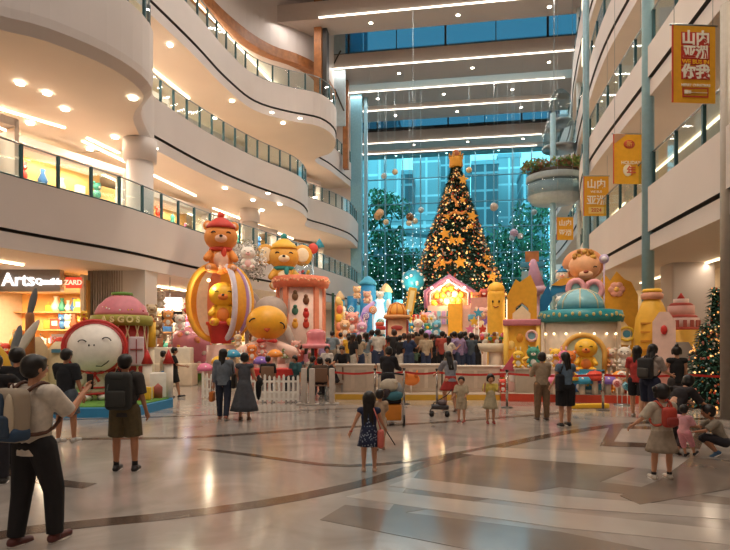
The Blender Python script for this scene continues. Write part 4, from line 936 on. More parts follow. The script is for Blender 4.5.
# gold-rimmed counter panels in front
for i, (px0, px1, c, lab) in enumerate(((515,548,'b5a898','grey panel wall left under the pavilion'),(549,566,'cfc0b2','pale panel with swirls behind the two women'),(618,650,'c4b6a8','pale panel wall right under the pavilion'))):
    w_ = (px1-px0)*17.2/FOC; t = thing('panel_wall', lab, 'panel', D((px0+px1)/2, 17.2, SZ), YAW, 'low panel walls under the pavilion'); MB().rbox((0,0,.36), (w_,.15,.72), hm(c), .02).build('board', t); MB().box((0,0,.73), (w_+.05,.2,.04), hm('e9dccb')).build('cap', t)
t, L, k = px_thing('mosaic_panel', 'blue and white patterned panel right of the woman in blue', 'panel', 592, 16.75, SZ)
MB().box((0,0,.42), (.7,.05,.62), hm('3f9ab8')).build('board', t); b_ = MB(); rg = random.Random(2)
for i in range(26): b_.ell((rg.uniform(-.32,.32), -.035, rg.uniform(.16,.68)), (.045,.01,.045), hm(rg.choice(['f1ebe2','d8432f','f2c23a','f1ebe2'])), 7, 4)
b_.build('pattern', t); MB().box((0,0,.06), (.5,.15,.12), steel).build('foot', t)
# spirals stand, yellow kerb
t, L, k = px_thing('lollipop_stand', 'swirl lollipop stand left of the red-topped woman', 'decoration', 622, 15.9, 0)
for i, (x, z) in enumerate(((-.12,.62),(.14,.55),(0,.85))): MB().cyl((x,.03,z), .13, .05, [pinkl, skyb, whitem][i], 16, rot=Euler((R(90),0,0))).tube([(x+.1*q/14*math.cos(q*.9), -.03, z+.1*q/14*math.sin(q*.9)) for q in range(14)], .012, [red, tealm, salmon][i], 5).cyl((x,0,0), .012, z, whitem, 6).build('lollipop', t)
MB().cyl((0,0,0), .22, .03, steel, 16).build('base', t)
o = MB().rbox((0,0,.06), (1.1,.22,.12), hm('e0b02c'), .03).build('kerb_ramp', None, D(589,15.2), YAW+.15); tag(o, 'yellow and black floor ramp beside the woman in blue', 'ramp')
# bear head on the pavilion
t, L, k = px_thing('giant_bear_head', 'giant peach bear head with curly golden fringe above the teal pavilion', 'statue', 583, 20.6, 0); Z = lambda py: L(0, py)[1]; X = lambda px: L(px)[0]
MB().ell((0,.25,Z(264)), (20*k,12*k,16.5*k), hm('dd9566'), 26, 16).build('hood', t)
h = MB().ell((.05,-.12,Z(267)), (15*k,13*k,13.5*k), hm('ecb083'), 24, 15).build('head', t); hy = -.12-13*k
MB().ell((.1,hy+.04,Z(276)), (.24,.14,.13), hm('f0c4a0'), 12, 8).ell((.1,hy-.08,Z(274)), (.09,.05,.06), hm('9a4a34'), 8, 6).build('muzzle', h)
for s, e in ((-1,.26),(1,.30)): MB().tube(arc(.1+s*e, Z(270), .06, 160, 20, hy+.1, 5), .02, black, 5).build('eye', h)
cu = MB(); rg = random.Random(6)
for i in range(34): a = R(rg.uniform(15,165)); q = rg.uniform(.55,1.0); cu.ell((.05+math.cos(a)*.46*q, -.3-.12*rg.random(), Z(264)+math.sin(a)*.46*q), .085, hm(rg.choice(['c98f3c','b57f34','dba850'])), 8, 6)
cu.build('fringe', h)
MB().cyl((0,.35,0), .35, Z(282)+.1, hm('d8a04a'), 14).build('support', t)
for i, (px, py) in enumerate(((576,289),(594,290))):
    t, L, k = px_thing('pink_shell_chair', ['pink heart-backed ring chair, left of the two','pink heart-backed ring chair, right of the two'][i]+' under the giant bear head', 'decoration', px, 19.6, 0, 'pink shell chairs'); z = L(0,py)[1]
    MB().tube([(math.cos(a/14*6.283)*.26, 0, z+math.sin(a/14*6.283)*.3) for a in range(14)], .1, hm('e8a3aa'), 8, True).build('rim', t); MB().ell((0,.05,z), (.2,.06,.24), hm('8fb8b8')).build('cushion', t); MB().box((0,0,z-.4), (.3,.3,.35), pinkm).build('base', t)
t, L, k = px_thing('lavender_mirror', 'small lavender hand-mirror sign on a stick right of the bear head', 'decoration', 604, 20.2, 0); z = L(0,259)[1]
MB().cyl((0,.03,z), .17, .07, hm('c9b8dc'), 18, rot=Euler((R(90),0,0))).cyl((0,-.03,z), .1, .03, hm('e9e4ee'), 14, rot=Euler((R(90),0,0))).build('mirror', t); MB().cyl((0,0,0), .025, z, hm('c9b8dc'), 8).build('stick', t)
# blue post and yellow castle on the left of the pavilion
t, L, k = px_thing('blue_arch', 'tall bright blue angular arch left of the pavilion', 'arch', 545, 20.5, SZ); Z = lambda py: L(0, py)[1]; X = lambda px: L(px)[0]
MB().prism([(X(540),0),(X(545),0),(X(545),Z(312)),(X(552),Z(300)),(X(548),Z(284)),(X(540),Z(300))], -.25, .25, hm('1f72a8', .35), UP).build('post', t)
MB().prism([(X(548),Z(300)),(X(552),Z(284)),(X(575),Z(281)),(X(573),Z(291)),(X(556),Z(294))], -.25, .25, hm('2b83b4', .35), UP).build('crosspiece', t)
MB().prism([(X(551),Z(286)),(X(560),Z(280)),(X(574),Z(279)),(X(573),Z(284)),(X(560),Z(287))], -.3, .3, hm('e8a63c', .35), UP).build('swirl', t)
t, L, k = px_thing('yellow_castle', 'yellow castle tower with pink trimmed arch left of the pavilion', 'castle', 522, 20, SZ); Z = lambda py: L(0, py)[1]; X = lambda px: L(px)[0]
MB().rbox((0,0,Z(324)/2), (34*k,1.2,Z(324)), hm('eab036'), .06).build('wall', t)
MB().prism([(X(508),Z(324)),(X(508),Z(296)),(X(516),Z(280)),(X(520),Z(283)),(X(530),Z(276)),(X(536),Z(290)),(X(536),Z(324)),(X(529),Z(324)),(X(528),Z(308)),(X(522),Z(303)),(X(516),Z(308)),(X(515),Z(324))], -.35, .35, hm('e6a62c'), UP).build('gable', t)
MB().rbox((0,-.1,Z(323)), (36*k,1.3,.22), rose, .05).build('balcony', t)
MB().prism([(X(513),Z(322)),(X(513),Z(314)),(X(522),Z(306)),(X(530),Z(314)),(X(530),Z(322))], 0, .06, hm('f2e0b8'), UP).build('window', t, (0,-.3,0))
for x in (X(507), X(537)): MB().cyl((x,-.62,0), .09, Z(324), hm('f2c65a'), 10).build('column', t)
MB().tube([(math.cos(a/14*6.283)*.17+X(531), -.68, Z(336)+math.sin(a/14*6.283)*.17) for a in range(14)], .05, pinkl, 6, True).ell((X(531),-.63,Z(336)), (.13,.03,.13), skyb).build('round_window', t)
for i, (px, py) in enumerate(((512,345),(520,338),(515,357))): MB().ell((X(px),-.6,Z(py)), (.12,.05,.16), [hm('f6d27a'), hm('d9922a'), salmon][i], 8, 6).build('medallion', t)
t, L, k = px_thing('lilac_hat', 'tall lilac pointed hat leaning right of the yellow castle', 'decoration', 536, 21.4, 0); Z = lambda py: L(0, py)[1]
MB().cone((0,0,Z(292)), .38, (-.1,0,Z(262)), .12, hm('d0a6c8'), 16, 'b').build('cone', t); MB().ell((0,-.1,Z(290)), (.42,.3,.2), hm('dcb4c8'), 16, 8).build('brim', t); MB().cyl((0,0,0), .15, Z(292), hm('d8b0c0'), 12).build('support', t)
plush('white_dog_plush', 'white dog plush with blue cap sitting on the yellow swirl', 562, 279, 20.8, 20, whitem, pinkl, 'figurine', ears='round', hat=bluem)
plush('white_cat_plush', 'white cat plush resting on the fascia left of the glass dome', 560, 303, 19.4, 15, whitem, pinkl, 'figurine', ears='cone')
# yellow face arch
t, L, k = px_thing('yellow_slab_character', 'tall rounded yellow slab with a simple smiling face left of the castle', 'statue', 496, 24, SZ); Z = lambda py: L(0, py)[1]
MB().rbox((0,0,Z(288)/2), (17*k,.7,Z(288)), hm('efb43a'), .3, n=5).ell((0,0,Z(290)), (8.5*k,.34,.35), hm('efb43a'), 16, 8).build('body', t)
for s in (-1, 1): MB().ell((s*.13,-.36,Z(302)), (.035,.02,.06), black, 8, 6).build('eye', t)
MB().tube(arc(0, Z(305), .12, 210, 330, -.36, 6), .02, hm('a0562a'), 5).build('mouth', t)
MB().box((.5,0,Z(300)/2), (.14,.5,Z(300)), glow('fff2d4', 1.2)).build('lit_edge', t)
t, L, k = px_thing('flower_basket', 'teal basket of colourful candy below the yellow slab figure', 'basket', 497, 20.5, SZ); Z = lambda py: L(0, py)[1]
MB().lathe((0,0,Z(352)), [(.5,0),(.66,.1),(.72,.32)], hm('e3d6c0'), 20, sy=.6).build('tub', t); MB().cyl((0,0,0), .3, Z(352), hm('d9c4b0'), 14).build('stand', t); b_ = MB(); rg = random.Random(9)
for i in range(46): b_.ell((rg.uniform(-.6,.6), rg.uniform(-.3,.3), Z(342)+rg.uniform(0,.3)), .085, hm(rg.choice(PAL)), 8, 5)
b_.build('candy', t)['kind'] = 'stuff'
t, L, k = px_thing('striped_table', 'low table with red and white striped cloth on the right stage', 'table', 510, 18.3, SZ)
for i in range(4): MB().box((0,0,.45+.09*i), (1.0,.5,.09), [red, whitem][i%2]).build('cloth_band', t)
for x in (-.42,.42): MB().box((x,0,.2), (.06,.4,.4), whitem).build('leg', t)
# candy house + golden wheel in front of castle
t, L, k = px_thing('candy_house', 'small pink gabled candy house between the stage tables', 'model', 513, 17.6, SZ)
MB().rbox((0,0,.35), (.5,.4,.7), hm('e8c3b8'), .03).build('wall', t); MB().prism([(-.34,.66),(.34,.66),(0,1.15)], -.25, .25, hm('c9586a'), UP).build('roof', t); MB().ell((0,-.21,.45), (.12,.03,.16), whitem).build('window', t)
t, L, k = px_thing('yellow_archway', 'half-round yellow wheel arch in front of the castle', 'arch', 531, 17.7, SZ); z = L(0,374)[1]
MB().tube([(math.cos(R(a))*.6, 0, z+math.sin(R(a))*.5) for a in range(0, 181, 15)], .06, hm('f0c04a'), 8).build('rim', t)
for a in (30, 60, 90, 120, 150): MB().cone((0,0,z), .025, (math.cos(R(a))*.58, 0, z+math.sin(R(a))*.48), .025, hm('e09a3a'), 6).build('spoke', t)
MB().box((0,0,z/2), (1.3,.2,z), hm('c9b9a8')).build('base', t)
rg = random.Random(12)
for i in range(9):
    px = 503+i*15.2; c = PAL[i % 10]
    t_, _, _ = plush('toy_figure', '%s toy figure on the low panel wall, %s from the left' % (CN[c], nth(i)), px, 362, 17.25, 14+4*(i%3), hm(c), whitem, 'figurine', z0=1.0 if 513 < px < 566 or px > 616 else SZ, group='toy figures along the stage front', ears=['round','long','cone'][i%3])
# ---- right: flame, bell bottle, striped castle
t, L, k = px_thing('golden_flame_board', 'golden star-flame shaped board with pink medallion right of the bear head', 'statue', 620, 22.2, SZ); Z = lambda py: L(0, py)[1]; X = lambda px: L(px)[0]
MB().prism([(X(604),0),(X(604),Z(300)),(X(600),Z(285)),(X(606),Z(274)),(X(611),Z(281)),(X(617),Z(272)),(X(624),Z(280)),(X(630),Z(283)),(X(636),Z(296)),(X(637),0)], -.3, .3, hm('dfa42e'), UP).build('board', t)
for i in range(6): MB().ell((X(617)+math.cos(i*1.047)*.17,-.34,Z(290)+math.sin(i*1.047)*.17), (.14,.05,.14), hm('e9a894'), 10, 6).build('petal', t)
MB().ell((X(617),-.38,Z(290)), (.1,.05,.1), hm('f2c66a'), 8, 6).build('petal_heart', t)
MB().prism([(X(612),Z(345)),(X(612),Z(330)),(X(621),Z(318)),(X(630),Z(330)),(X(630),Z(345))], 0, .05, hm('f0d9a8'), UP).build('arch_panel', t, (0,-.3,0))
MB().tube([(math.cos(a/14*6.283)*.26+X(626), -.36, Z(334)+math.sin(a/14*6.283)*.26) for a in range(14)], .05, hm('e8c33a'), 6, True).ell((X(626),-.33,Z(334)), (.2,.03,.2), hm('4a90b0')).build('round_window', t)
t, L, k = px_thing('yellow_bottle_tower', 'yellow bottle-shaped tower with pink collar and steps', 'tower', 652, 17.3, SZ); Z = lambda py: L(0, py)[1]
MB().lathe((0,0,0), [(17*k,0),(16.5*k,Z(335)),(15*k,Z(318)),(9.5*k,Z(303)),(7*k,Z(299))], hm('dfaa34'), 24).build('wall', t); MB().lathe((0,0,Z(300)), [(7*k,0),(10*k,.04),(10.5*k,.16),(8*k,.24),(7*k,.26)], hm('d89a80'), 20).build('collar', t)
MB().lathe((0,0,Z(293)), [(8*k,0),(9.5*k,.05),(8*k,.12)], yel, 18).build('lid', t)
for i in range(7): MB().box((0,-17*k-.02+.02*i,.5+i*.27), (.62,.1,.05), hm('c98a2a')).build('step', t)
t, L, k = px_thing('striped_castle', 'pink and white striped castle with stacked tiers at the right', 'castle', 681, 17.6, SZ); Z = lambda py: L(0, py)[1]
for i, (a, b_, w2, c) in enumerate(((396,330,20,'e0aa38'),(330,318,16,'ecc9c0'),(318,306,12,'e6b0a8'),(306,299,7,'f0d4cc'))):
    MB().cyl((0,0,Z(a) if i else 0), w2*k, Z(b_)-(Z(a) if i else 0), hm(c), 22).build('tier', t)
for py, w2 in ((330,17.5),(318,14),(306,10)): 
    MB().lathe((0,0,Z(py)), [(w2*k-.04,-.03),(w2*k+.03,.03),(w2*k-.04,.09)], hm('c9584c'), 22).build('cornice', t)
MB().cone((0,0,Z(299)), 4*k, (0,0,Z(293)), .01, red, 12).build('spire', t)
for i in range(8): a = R(-170+i*23); MB().box((math.cos(a)*16*k, math.sin(a)*16*k, Z(324)), (.1,.06,.22), hm('c4665a'), rz=a+R(90)).build('window', t)
MB().prism([(-.42,0),(-.42,Z(352)),(-.25,Z(342)),(.25,Z(342)),(.42,Z(352)),(.42,0)], 0, .06, hm('b9b0a8'), UP).build('door', t, (-.05,-20*k,0))
t, L, k = px_thing('pink_arch_house', 'pale pink arched house front beside the bottle tower', 'model', 664, 16.4, SZ); Z = lambda py: L(0, py)[1]
MB().prism([(-.3,0),(-.3,Z(322)),(-.12,Z(312)),(.12,Z(312)),(.3,Z(322)),(.3,0)], -.15, .15, hm('e9c4b8'), UP).build('wall', t); MB().ell((0,-.17,Z(330)), (.09,.04,.14), red).build('ornament', t); MB().prism([(-.17,0),(-.17,.8),(0,.98),(.17,.8),(.17,0)], .0, .05, hm('c98f84'), UP).build('door', t, (0,-.17,0))
for i, (px, py, c) in enumerate(((606,368,'d8432f'),(614,362,'f2c23a'),(632,366,'d8432f'),(640,372,'3f8f7a'),(672,366,'e07aa0'),(656,368,'f39a3c'))):
    p = D(px, 17.0, SZ); s = .34; o = MB().rbox((0,0,s*.5), (s,s,s), hm(c), .03).box((0,0,s*.5), (s*.15,s*1.03,s*1.03), whitem).ell((-.06,0,s*1.08), (.07,.04,.05), whitem, 8, 5).ell((.06,0,s*1.08), (.07,.04,.05), whitem, 8, 5).build('gift_box', None, p if not 617 < px < 651 else p+Vector((0,0,0)), YAW)
    o.location = D(px, 16.7 if 617 < px < 651 else 17.3, SZ); tag(o, CN[c]+' gift box '+['right of the pavilion base','between pavilion and golden board','behind the woman in red','behind the backpack woman','before the striped castle','below the bottle tower'][i], 'box', 'gift boxes on the right stage')
# ---- centre
t, L, k = px_thing('gabled_playhouse', 'glowing playhouse with purple gable beneath the Christmas tree', 'playhouse', 449, 33, .18); Z = lambda py: L(0, py)[1]; X = lambda px: L(px)[0]
MB().prism([(X(429),Z(308)),(X(429),Z(293)),(X(449),Z(280)),(X(469),Z(293)),(X(469),Z(308))], -.7, -.6, hm('f0d9a0'), UP).build('back_wall', t)
MB().tube([(X(427),0,Z(308)),(X(426),0,Z(292)),(X(449),0,Z(277)),(X(472),0,Z(292)),(X(471),0,Z(308))], .17, hm('a8698c'), 8).build('gable_frame', t)
MB().tube([(X(430),-.1,Z(305)),(X(430),-.1,Z(293)),(X(449),-.1,Z(281)),(X(468),-.1,Z(293)),(X(468),-.1,Z(305))], .08, hm('d9b0c4'), 8).build('inner_frame', t)
rg = random.Random(31)
for i in range(15): MB().ell((X(434+i*2.1), .0+.15*(i%3), Z(303-7*(i%3)-rg.random()*3)), (.2,.16,.2), hm(['f2c23a','e9a63c','f6e2b0','d8554a'][i%4]), 10, 7).build('teddy_decoration', t)
for x in (432, 440, 448, 456, 464): MB().ell((X(x), -.2, Z(288)+(.0 if x != 448 else .4)), .07, glow('ffdf9a', 14), 8, 6).build('lamp', t)
light('POINT', 'playhouse_lamp', P(449, 296, 32.4), 260, (1,.75,.35), size=.3)
MB().box((0,.1,Z(306)/2), (42*k,1.2,Z(306)), hm('e0bcae')).build('base_wall', t)
MB().rbox((X(455),-.7,Z(304)/2), (14*k,.35,Z(304)), hm('eca92c'), .05).build('golden_door', t)
for i in range(10): MB().box((X(430+(i%5)*4.6), -.55, Z(314+8*(i//5))), (.2,.1,.3), [bluem, pinkm, skyb, purple, tealm][i%5]).build('shutter', t)
# kiosk with pumpkin dome, striped booth, etc.
t, L, k = px_thing('domed_clock_kiosk', 'tan kiosk with ribbed orange dome behind the crowd', 'kiosk', 397, 26.5, .18); Z = lambda py: L(0, py)[1]
MB().cyl((0,0,0), 10.5*k, Z(318), hm('d9a884'), 12).build('wall', t); MB().lathe((0,0,Z(319)), [(12*k,0),(14*k,.05),(13*k,.18)], hm('c98f5a'), 20).build('cornice', t); MB().lathe((0,0,Z(316)), [(9.5*k,0),(9*k,.25),(6.5*k,.5),(.001,.62)], hm('dd9a3c'), 20).build('dome', t)
for i in range(8): a = i*math.pi/4; MB().tube([(math.cos(a)*q*k, math.sin(a)*q*k, Z(316)+z) for q, z in ((9.8,0),(9.2,.25),(6.6,.52),(.5,.64))], .035, hm('c4762a'), 5).build('dome_rib', t)
MB().ell((0,-10.5*k,Z(328)), (.28,.05,.12), hm('a83a34')).build('heart', t)
for s in (-1, 1): MB().box((s*10.3*k,-.1,Z(334)), (.1,.3,1.3), hm('a8453a')).build('side_panel', t)
t, L, k = px_thing('striped_booth', 'booth striped red, teal and white left of the domed kiosk', 'booth', 380, 25.5, .18); Z = lambda py: L(0, py)[1]
for i in range(6): MB().rbox((.03*math.sin(i*2),0,Z(344)+.18*i), (13*k-.04*i,.6,.18), [red, whitem, tealm, whitem, red, hm('d86a4a')][i], .04).build('stripe', t)
MB().box((0,0,Z(344)/2), (12*k,.55,Z(344)-.05), hm('d8b8a4')).build('base', t)
# blue castle cluster at the far left of the centre
t, L, k = px_thing('blue_castle', 'far blue fairytale castle left of the Christmas tree', 'castle', 367, 36, .18); Z = lambda py: L(0, py)[1]; X = lambda px: L(px)[0]
for i, (px, w2, py, c) in enumerate(((340,9,300,'2f9ac0'),(352,10,296,'1f7aa8'),(368,16,285,'2f86b8'),(386,12,292,'3fa0c4'),(398,10,300,'2b88b0'),(360,8,305,'6ac0dc'))):
    MB().cyl((X(px),.3*(i%2),0), w2*.5*k, Z(py), hm(c, .35), 16).build('tower', t)
    if i in (0,2,3): MB().lathe((X(px),.3*(i%2),Z(py)), [(w2*.56*k,0),(w2*.5*k,.2),(w2*.2*k,.5),(.001,.6)], hm(['e8c08a','4fb4d8','3fa0c4','e8c08a'][i]), 16).build('roof', t)
for i, (px, py) in enumerate(((344,312),(356,318),(370,300),(388,305))): MB().ell((X(px),-.6,Z(py)), (.15,.05,.35), whitem, 10, 7).build('window', t)
for i, (px, py, d, c, lab, nm) in enumerate(((367,297,34,'e0a48c','pink boat-shaped','boat_ornament'),(357,292,34,'e8b88a','tan bear-shaped','bear_ornament'),(380,297,33.5,'f1ebe2','white bear-shaped','bear_ornament'))):
    plush(nm, lab+' figure among the blue towers', px, py, d, 13, hm(c), hm('e9c9a0'), 'figurine', ears='round')
t, L, k = px_thing('ice_fountain', 'white and blue lit ice column between the blue towers', 'fountain', 380, 32.5, .18); Z = lambda py: L(0, py)[1]
MB().lathe((0,0,0), [(.45,0),(.35,Z(320)),(.2,Z(303)),(.3,Z(300))], glow('bfe6f6', .9), 14).build('column', t); MB().lathe((0,0,0), [(.7,0),(.7,.3),(.5,.35)], whitem, 16).build('basin', t)
t, L, k = px_thing('purple_slide', 'curved lilac slide arch beside the ice column', 'arch', 370, 31, .18); Z = lambda py: L(0, py)[1]
MB().tube([(-.5,0,0),(-.45,0,Z(325)),(-.2,0,Z(310)),(.25,0,Z(302))], [.3,.28,.22,.1], hm('b99ad0'), 10).build('arch', t)
t, L, k = px_thing('orange_totem', 'orange and yellow flame totem at the left of the blue castle', 'totem', 339, 28, .18); Z = lambda py: L(0, py)[1]
MB().rbox((0,0,Z(300)/2), (8.5*k,.4,Z(300)), hm('e8b05a'), .15).build('board', t)
for i in range(5): MB().ell((.06*math.sin(i*3),-.2,Z(335)+.42*i), (.16,.06,.22), [orange, salmon, yel, hm('d86a4a'), hm('f2cf7a')][i], 10, 6).build('flame', t)
MB().box((-.3,.1,Z(293)/2), (.14,.3,Z(293)), hm('22463a')).build('dark_frame', t)
t, L, k = px_thing('tilted_yellow_banner', 'tilted yellow picture board in front of the tree, left side', 'board', 411, 30, .18); Z = lambda py: L(0, py)[1]
MB().box((0,0,Z(301)), (8*k,.12,27*k), hm('e8b03a'), ry=R(10)).build('board', t); MB().box((0,-.08,Z(301)), (4.5*k,.05,21*k), hm('f3dc9a'), ry=R(10)).build('picture', t); MB().cyl((0,.1,0), .06, Z(312), steel, 8).build('pole', t)
for i, (px, py, d, hh, c, a, e, lab) in enumerate(((352,322,27,22,'e79a8a','f1ebe2','round','rosy'),(362,330,26.5,18,'d9a8c4','f1ebe2','long','lilac'),(345,328,26,18,'e9b88a','f1ebe2','cone','tan'),(428,322,29,22,'e0a0a8','f1ebe2','round','pink'),(436,328,28.6,18,'6ab0c8','f1ebe2','long','light blue'),(482,318,29,24,'e8b0a0','f6e0b0','round','peach'),(476,300,32,18,'d97a4a','f2c23a','round','orange'),(484,296,32,16,'c9584c','f1ebe2','cone','red'),(404,318,28.5,18,'8cc4d8','f1ebe2','round','sky blue'),(418,326,28,16,'e9dccb','e7b8b0','long','ivory'))):
    plush('mascot_plush', lab+' plush figure in the far centre '+('left of' if px < 449 else 'right of')+' the playhouse', px, py, d, hh, hm(c), hm(a), 'plush figure', group='far plush figures', ears=e)
t, L, k = px_thing('pink_shop_front', 'pink and blue toy shop front right of the playhouse', 'kiosk', 480, 31, .18); Z = lambda py: L(0, py)[1]
MB().box((0,0,Z(322)/2), (22*k,.8,Z(322)), hm('d8c4b8')).build('wall', t); MB().rbox((0,-.1,Z(318)), (23*k,1,.35), hm('5fa0b8'), .05).build('awning', t); MB().box((0,0,Z(306)), (18*k,.7,.9), hm('e0a090')).build('attic', t)
# hanging blue ball
t, L, k = px_thing('hanging_ball', 'big blue hanging ball with white dots left of the tree foot', 'ornament', 413, 37.5, 0); zc = L(0,281)[1]; t.location.z = zc
r = 11.5*k; MB().ell((0,0,0), r, hm('2f9cbc', .35), 22, 14).build('ball', t)
for i in range(14):
    v = Vector((math.sin(i*2.4)*math.sqrt(1-(1-2*(i+.5)/14)**2), -abs(math.cos(i*2.4))*math.sqrt(1-(1-2*(i+.5)/14)**2), 1-2*(i+.5)/14)); MB().ell(v*r, .1, whitem, 8, 5).build('dot', t)
MB().cyl((0,0,r), .015, 24-zc-r, steel, 5).build('cable', t)
# ---- floating bauble clusters
for i, (px, py, c) in enumerate(((380,213,'e0b48a'),(395,172,'d8c4a0'),(384,176,'b9c4c8'),(410,217,'7d5a3c'),(409,223,'efe0c0'),(415,221,'efe0c0'),(494,207,'c9b8a8'),(469,170,'e8c08a'),(534,212,'8fa8b0'),(514,233,'b9a0b8'),(520,236,'c9c4c8'),(512,238,'9ab0c0'),(378,216,'c9a070'),(421,210,'bcd0d8'),(386,222,'d8c4a0'))):
    d = 48; k = d/FOC; p = P(px, py, d); t = thing('hanging_bauble', '%s bauble hanging before the glass wall, %s' % (['peach','pale gold','silver','dark bronze','cream','ivory','beige','amber','steel blue','mauve','pearl','icy blue','brass','frosted','champagne'][i], ['left cluster','upper left','upper left, smaller','centre left above two cream ones','below the bronze one','right of the other cream one','right of the tree','touching the tree top right','near the right end','right low cluster','right low cluster, rightmost','right low cluster, lowest','left cluster, lower','nearest the tree on the left','left cluster, lowest'][i]), 'ornament', p, 0, 'baubles before the glass wall')
    MB().ell((0,0,0), (4.2 if i%3 == 0 else 3)*k, hm(c, .2), 12, 8).build('ball', t); MB().cyl((0,0,.3), .01, 24-p.z-.3, steel, 4).build('cord', t)
# ---- vertical fairy light strings before the glass
rg = random.Random(77); sp_ = glow('d8f4ff', 2.2)
for i in range(22):
    px = 368+i*8.6+rg.uniform(-2,2); 
    if 425 < px < 486: continue
    d = rg.uniform(44, 50); p = P(px, 0, d); z1 = CAMH+(340-rg.uniform(200,250))*d/FOC; z0 = 3.2
    t = thing('fairy_light_string', 'thin vertical string of tiny white lights before the glass, %s' % ('left of the tree' if px < 455 else 'right of the tree'), 'light', (p.x, p.y, z0), 0, 'vertical fairy lights '+('left' if px < 455 else 'right'))
    b_ = MB(); z = 0
    while z < z1-z0: b_.ell((rg.uniform(-.4,.4),0,z), .035+.02*(rg.random() > .9), sp_, 6, 4); z += rg.uniform(.25,.6)
    b_.build('bulbs', t)['kind'] = 'stuff'; MB().cyl((0,0,0), .006, 24-z0, steel, 4).build('wire', t)
# ---- banners
def banner(px, py0, py1, wpx, d, label, rz, rows, col='e2a21e'):
    p = P(px, py1, d); k = d/FOC; h = (py1-py0)*k; w_ = wpx*k; t = thing('hanging_banner', label, 'banner', p, rz, 'yellow hanging banners')
    MB().box((0,0,h/2), (w_,.03,h), hm(col, .6)).build('cloth', t); MB().tube([(-w_/2-.05,0,h),(w_/2+.05,0,h)], .025, steel, 8).build('top_rod', t)
    MB().box((-w_*.49,-.01,h/2), (w_*.03,.02,h), hm('c4382a')).build('edge_stripe', t)
    for s in rows: s(t, w_, h)
    for x in (-w_*.45, w_*.45): MB().cyl((x,0,h), .008, 24-p.z-h, steel, 4).build('cable', t)
    return t
def tx(body, fx, fz, fs, colr, b=.0, back=None, bw=0, bh=0):
    def f(t, w_, h):
        if back: MB().box((w_*fx,-.022,h*fz), (w_*bw,.012,h*bh), hm(back)).build('print_panel', t)
        text(body, h*fs, hm(colr), 'lettering', t, .004, Matrix.Translation((w_*fx,-.034,h*fz)) @ UP, b)
    return f
banner(693.5, 25.5, 103, 45, 12.6, 'large yellow banner with white characters at the upper right', YAW+R(4), [
    tx('山内', .03, .82, .19, 'f3ead8', .012, 'c0392b', .66, .17), tx('亚洲', .03, .64, .17, 'f3ead8', .012, 'c0392b', .66, .16), tx('WE BUS IN', .03, .52, .075, 'f0b428', .004, 'c0392b', .66, .07), tx('你我', .03, .385, .19, 'f3ead8', .012, 'c0392b', .66, .17),
    tx('MERRY CHRISTMAS', .03, .22, .045, 'f3ead8', .002), tx('■ ————', .03, .13, .06, 'f3ead8', .002, 'c0392b', .6, .12), tx('■ ———', .03, .13, .05, 'e9dccb', .001, 'd99a20', .54, .09)])
banner(627.5, 134, 184, 29, 19.4, 'plain yellow banner with a round red badge', YAW+R(2), [lambda t, w_, h: MB().ell((w_*.05,-.02,h*.79), (w_*.2,.01,h*.09), hm('c8502c'), 6, 6).build('badge', t), tx('新', .05, .79, .12, 'f0c060'), tx('HOLIDAY', .1, .42, .09, 'f3ead8', .002), lambda t, w_, h: MB().ell((w_*.0,-.02,h*.27), (w_*.17,.01,h*.12), hm('f0e2c4'), 10, 6).build('feather', t), tx('年', .12, .25, .2, 'd8603a', .006), lambda t, w_, h: MB().prism([(-w_*.47,h),(-w_*.47,h*.8),(-w_*.02,h)], 0, .01, hm('b98a6a'), Matrix.Translation((0,-.018,0)) @ UP).build('corner_flash', t)])
banner(596, 176, 216, 25, 24, 'yellow banner with four white characters left of the plain one', YAW, [tx('山内', 0, .78, .24, 'f3ead8', .01), tx('WE BUS', 0, .6, .08, 'f3ead8', .002), tx('亚洲', 0, .38, .24, 'f3ead8', .01), tx('2024', 0, .14, .13, 'c8502c', .004, 'e8c878', .6, .16)])
banner(565, 217, 240, 16.5, 33, 'smallest and furthest yellow banner', YAW, [tx('山内', 0, .72, .28, 'f3ead8', .01), tx('亚洲', 0, .3, .28, 'f3ead8', .01)])
# ---- planter balcony at the right far side
t, L, k = px_thing('round_planter', 'hanging round balcony planter with greenery at the right of the glass wall', 'planter', 554, 35.5, 0); t.location.z = 0; Z = lambda py: L(0, py)[1]
MB().lathe((0,0,Z(206)), [(.5,0),(1.3,.15),(1.62,.5),(1.66,1.35)], hm('9aa6aa', .3), 28, sy=.9).build('bowl', t)
MB().lathe((0,0,Z(206)+.6), [(1.66,0),(1.66,1.25)], glass_mat('planter_glass', (.7,.82,.86), .5), 28, sy=.9).build('glass_rim', t); MB().lathe((0,0,Z(181)), [(1.7,-.1),(1.72,0),(1.7,.3),(1.6,.32)], hm('8f9a9c', .35), 28, sy=.9).build('band', t)
MB().cyl((0,0,Z(206)+.5), .5, 1.6, hm('9aa4a6', .4), 14).build('core', t)
f_ = MB(); rg = random.Random(19)
for i in range(10): leafy(f_, (-1.5+i*.34, rg.uniform(-.7,.2), Z(166)), .6, 130, .15, [hm('5f8a4c'), hm('8a9a4c'), hm('a06a4c')], rg, .7)
f_.build('foliage', t); MB().cyl((0,.3,Z(174)), 1.55, .2, hm('4a3a2c'), 20, sy=.85).build('soil', t)
MB().cyl((0,0,Z(170)), .03, 24-Z(170), steel, 6).build('cable', t)
t, L, k = px_thing('glass_bubble_lift', 'glass dome capsules stacked above the round planter', 'lift', 560, 37.5, 0); Z = lambda py: L(0, py)[1]
for py, r in ((148,1.1),(122,.8)): MB().lathe((0,0,Z(py)), [(r,0),(r,.9),(r*.8,1.7),(r*.4,2.1),(.001,2.2)], glass_mat('capsule_glass', (.72,.84,.88), .5), 20).build('capsule', t); MB().cyl((0,0,Z(py)-.15), r*1.05, .18, steel, 20).build('deck', t)
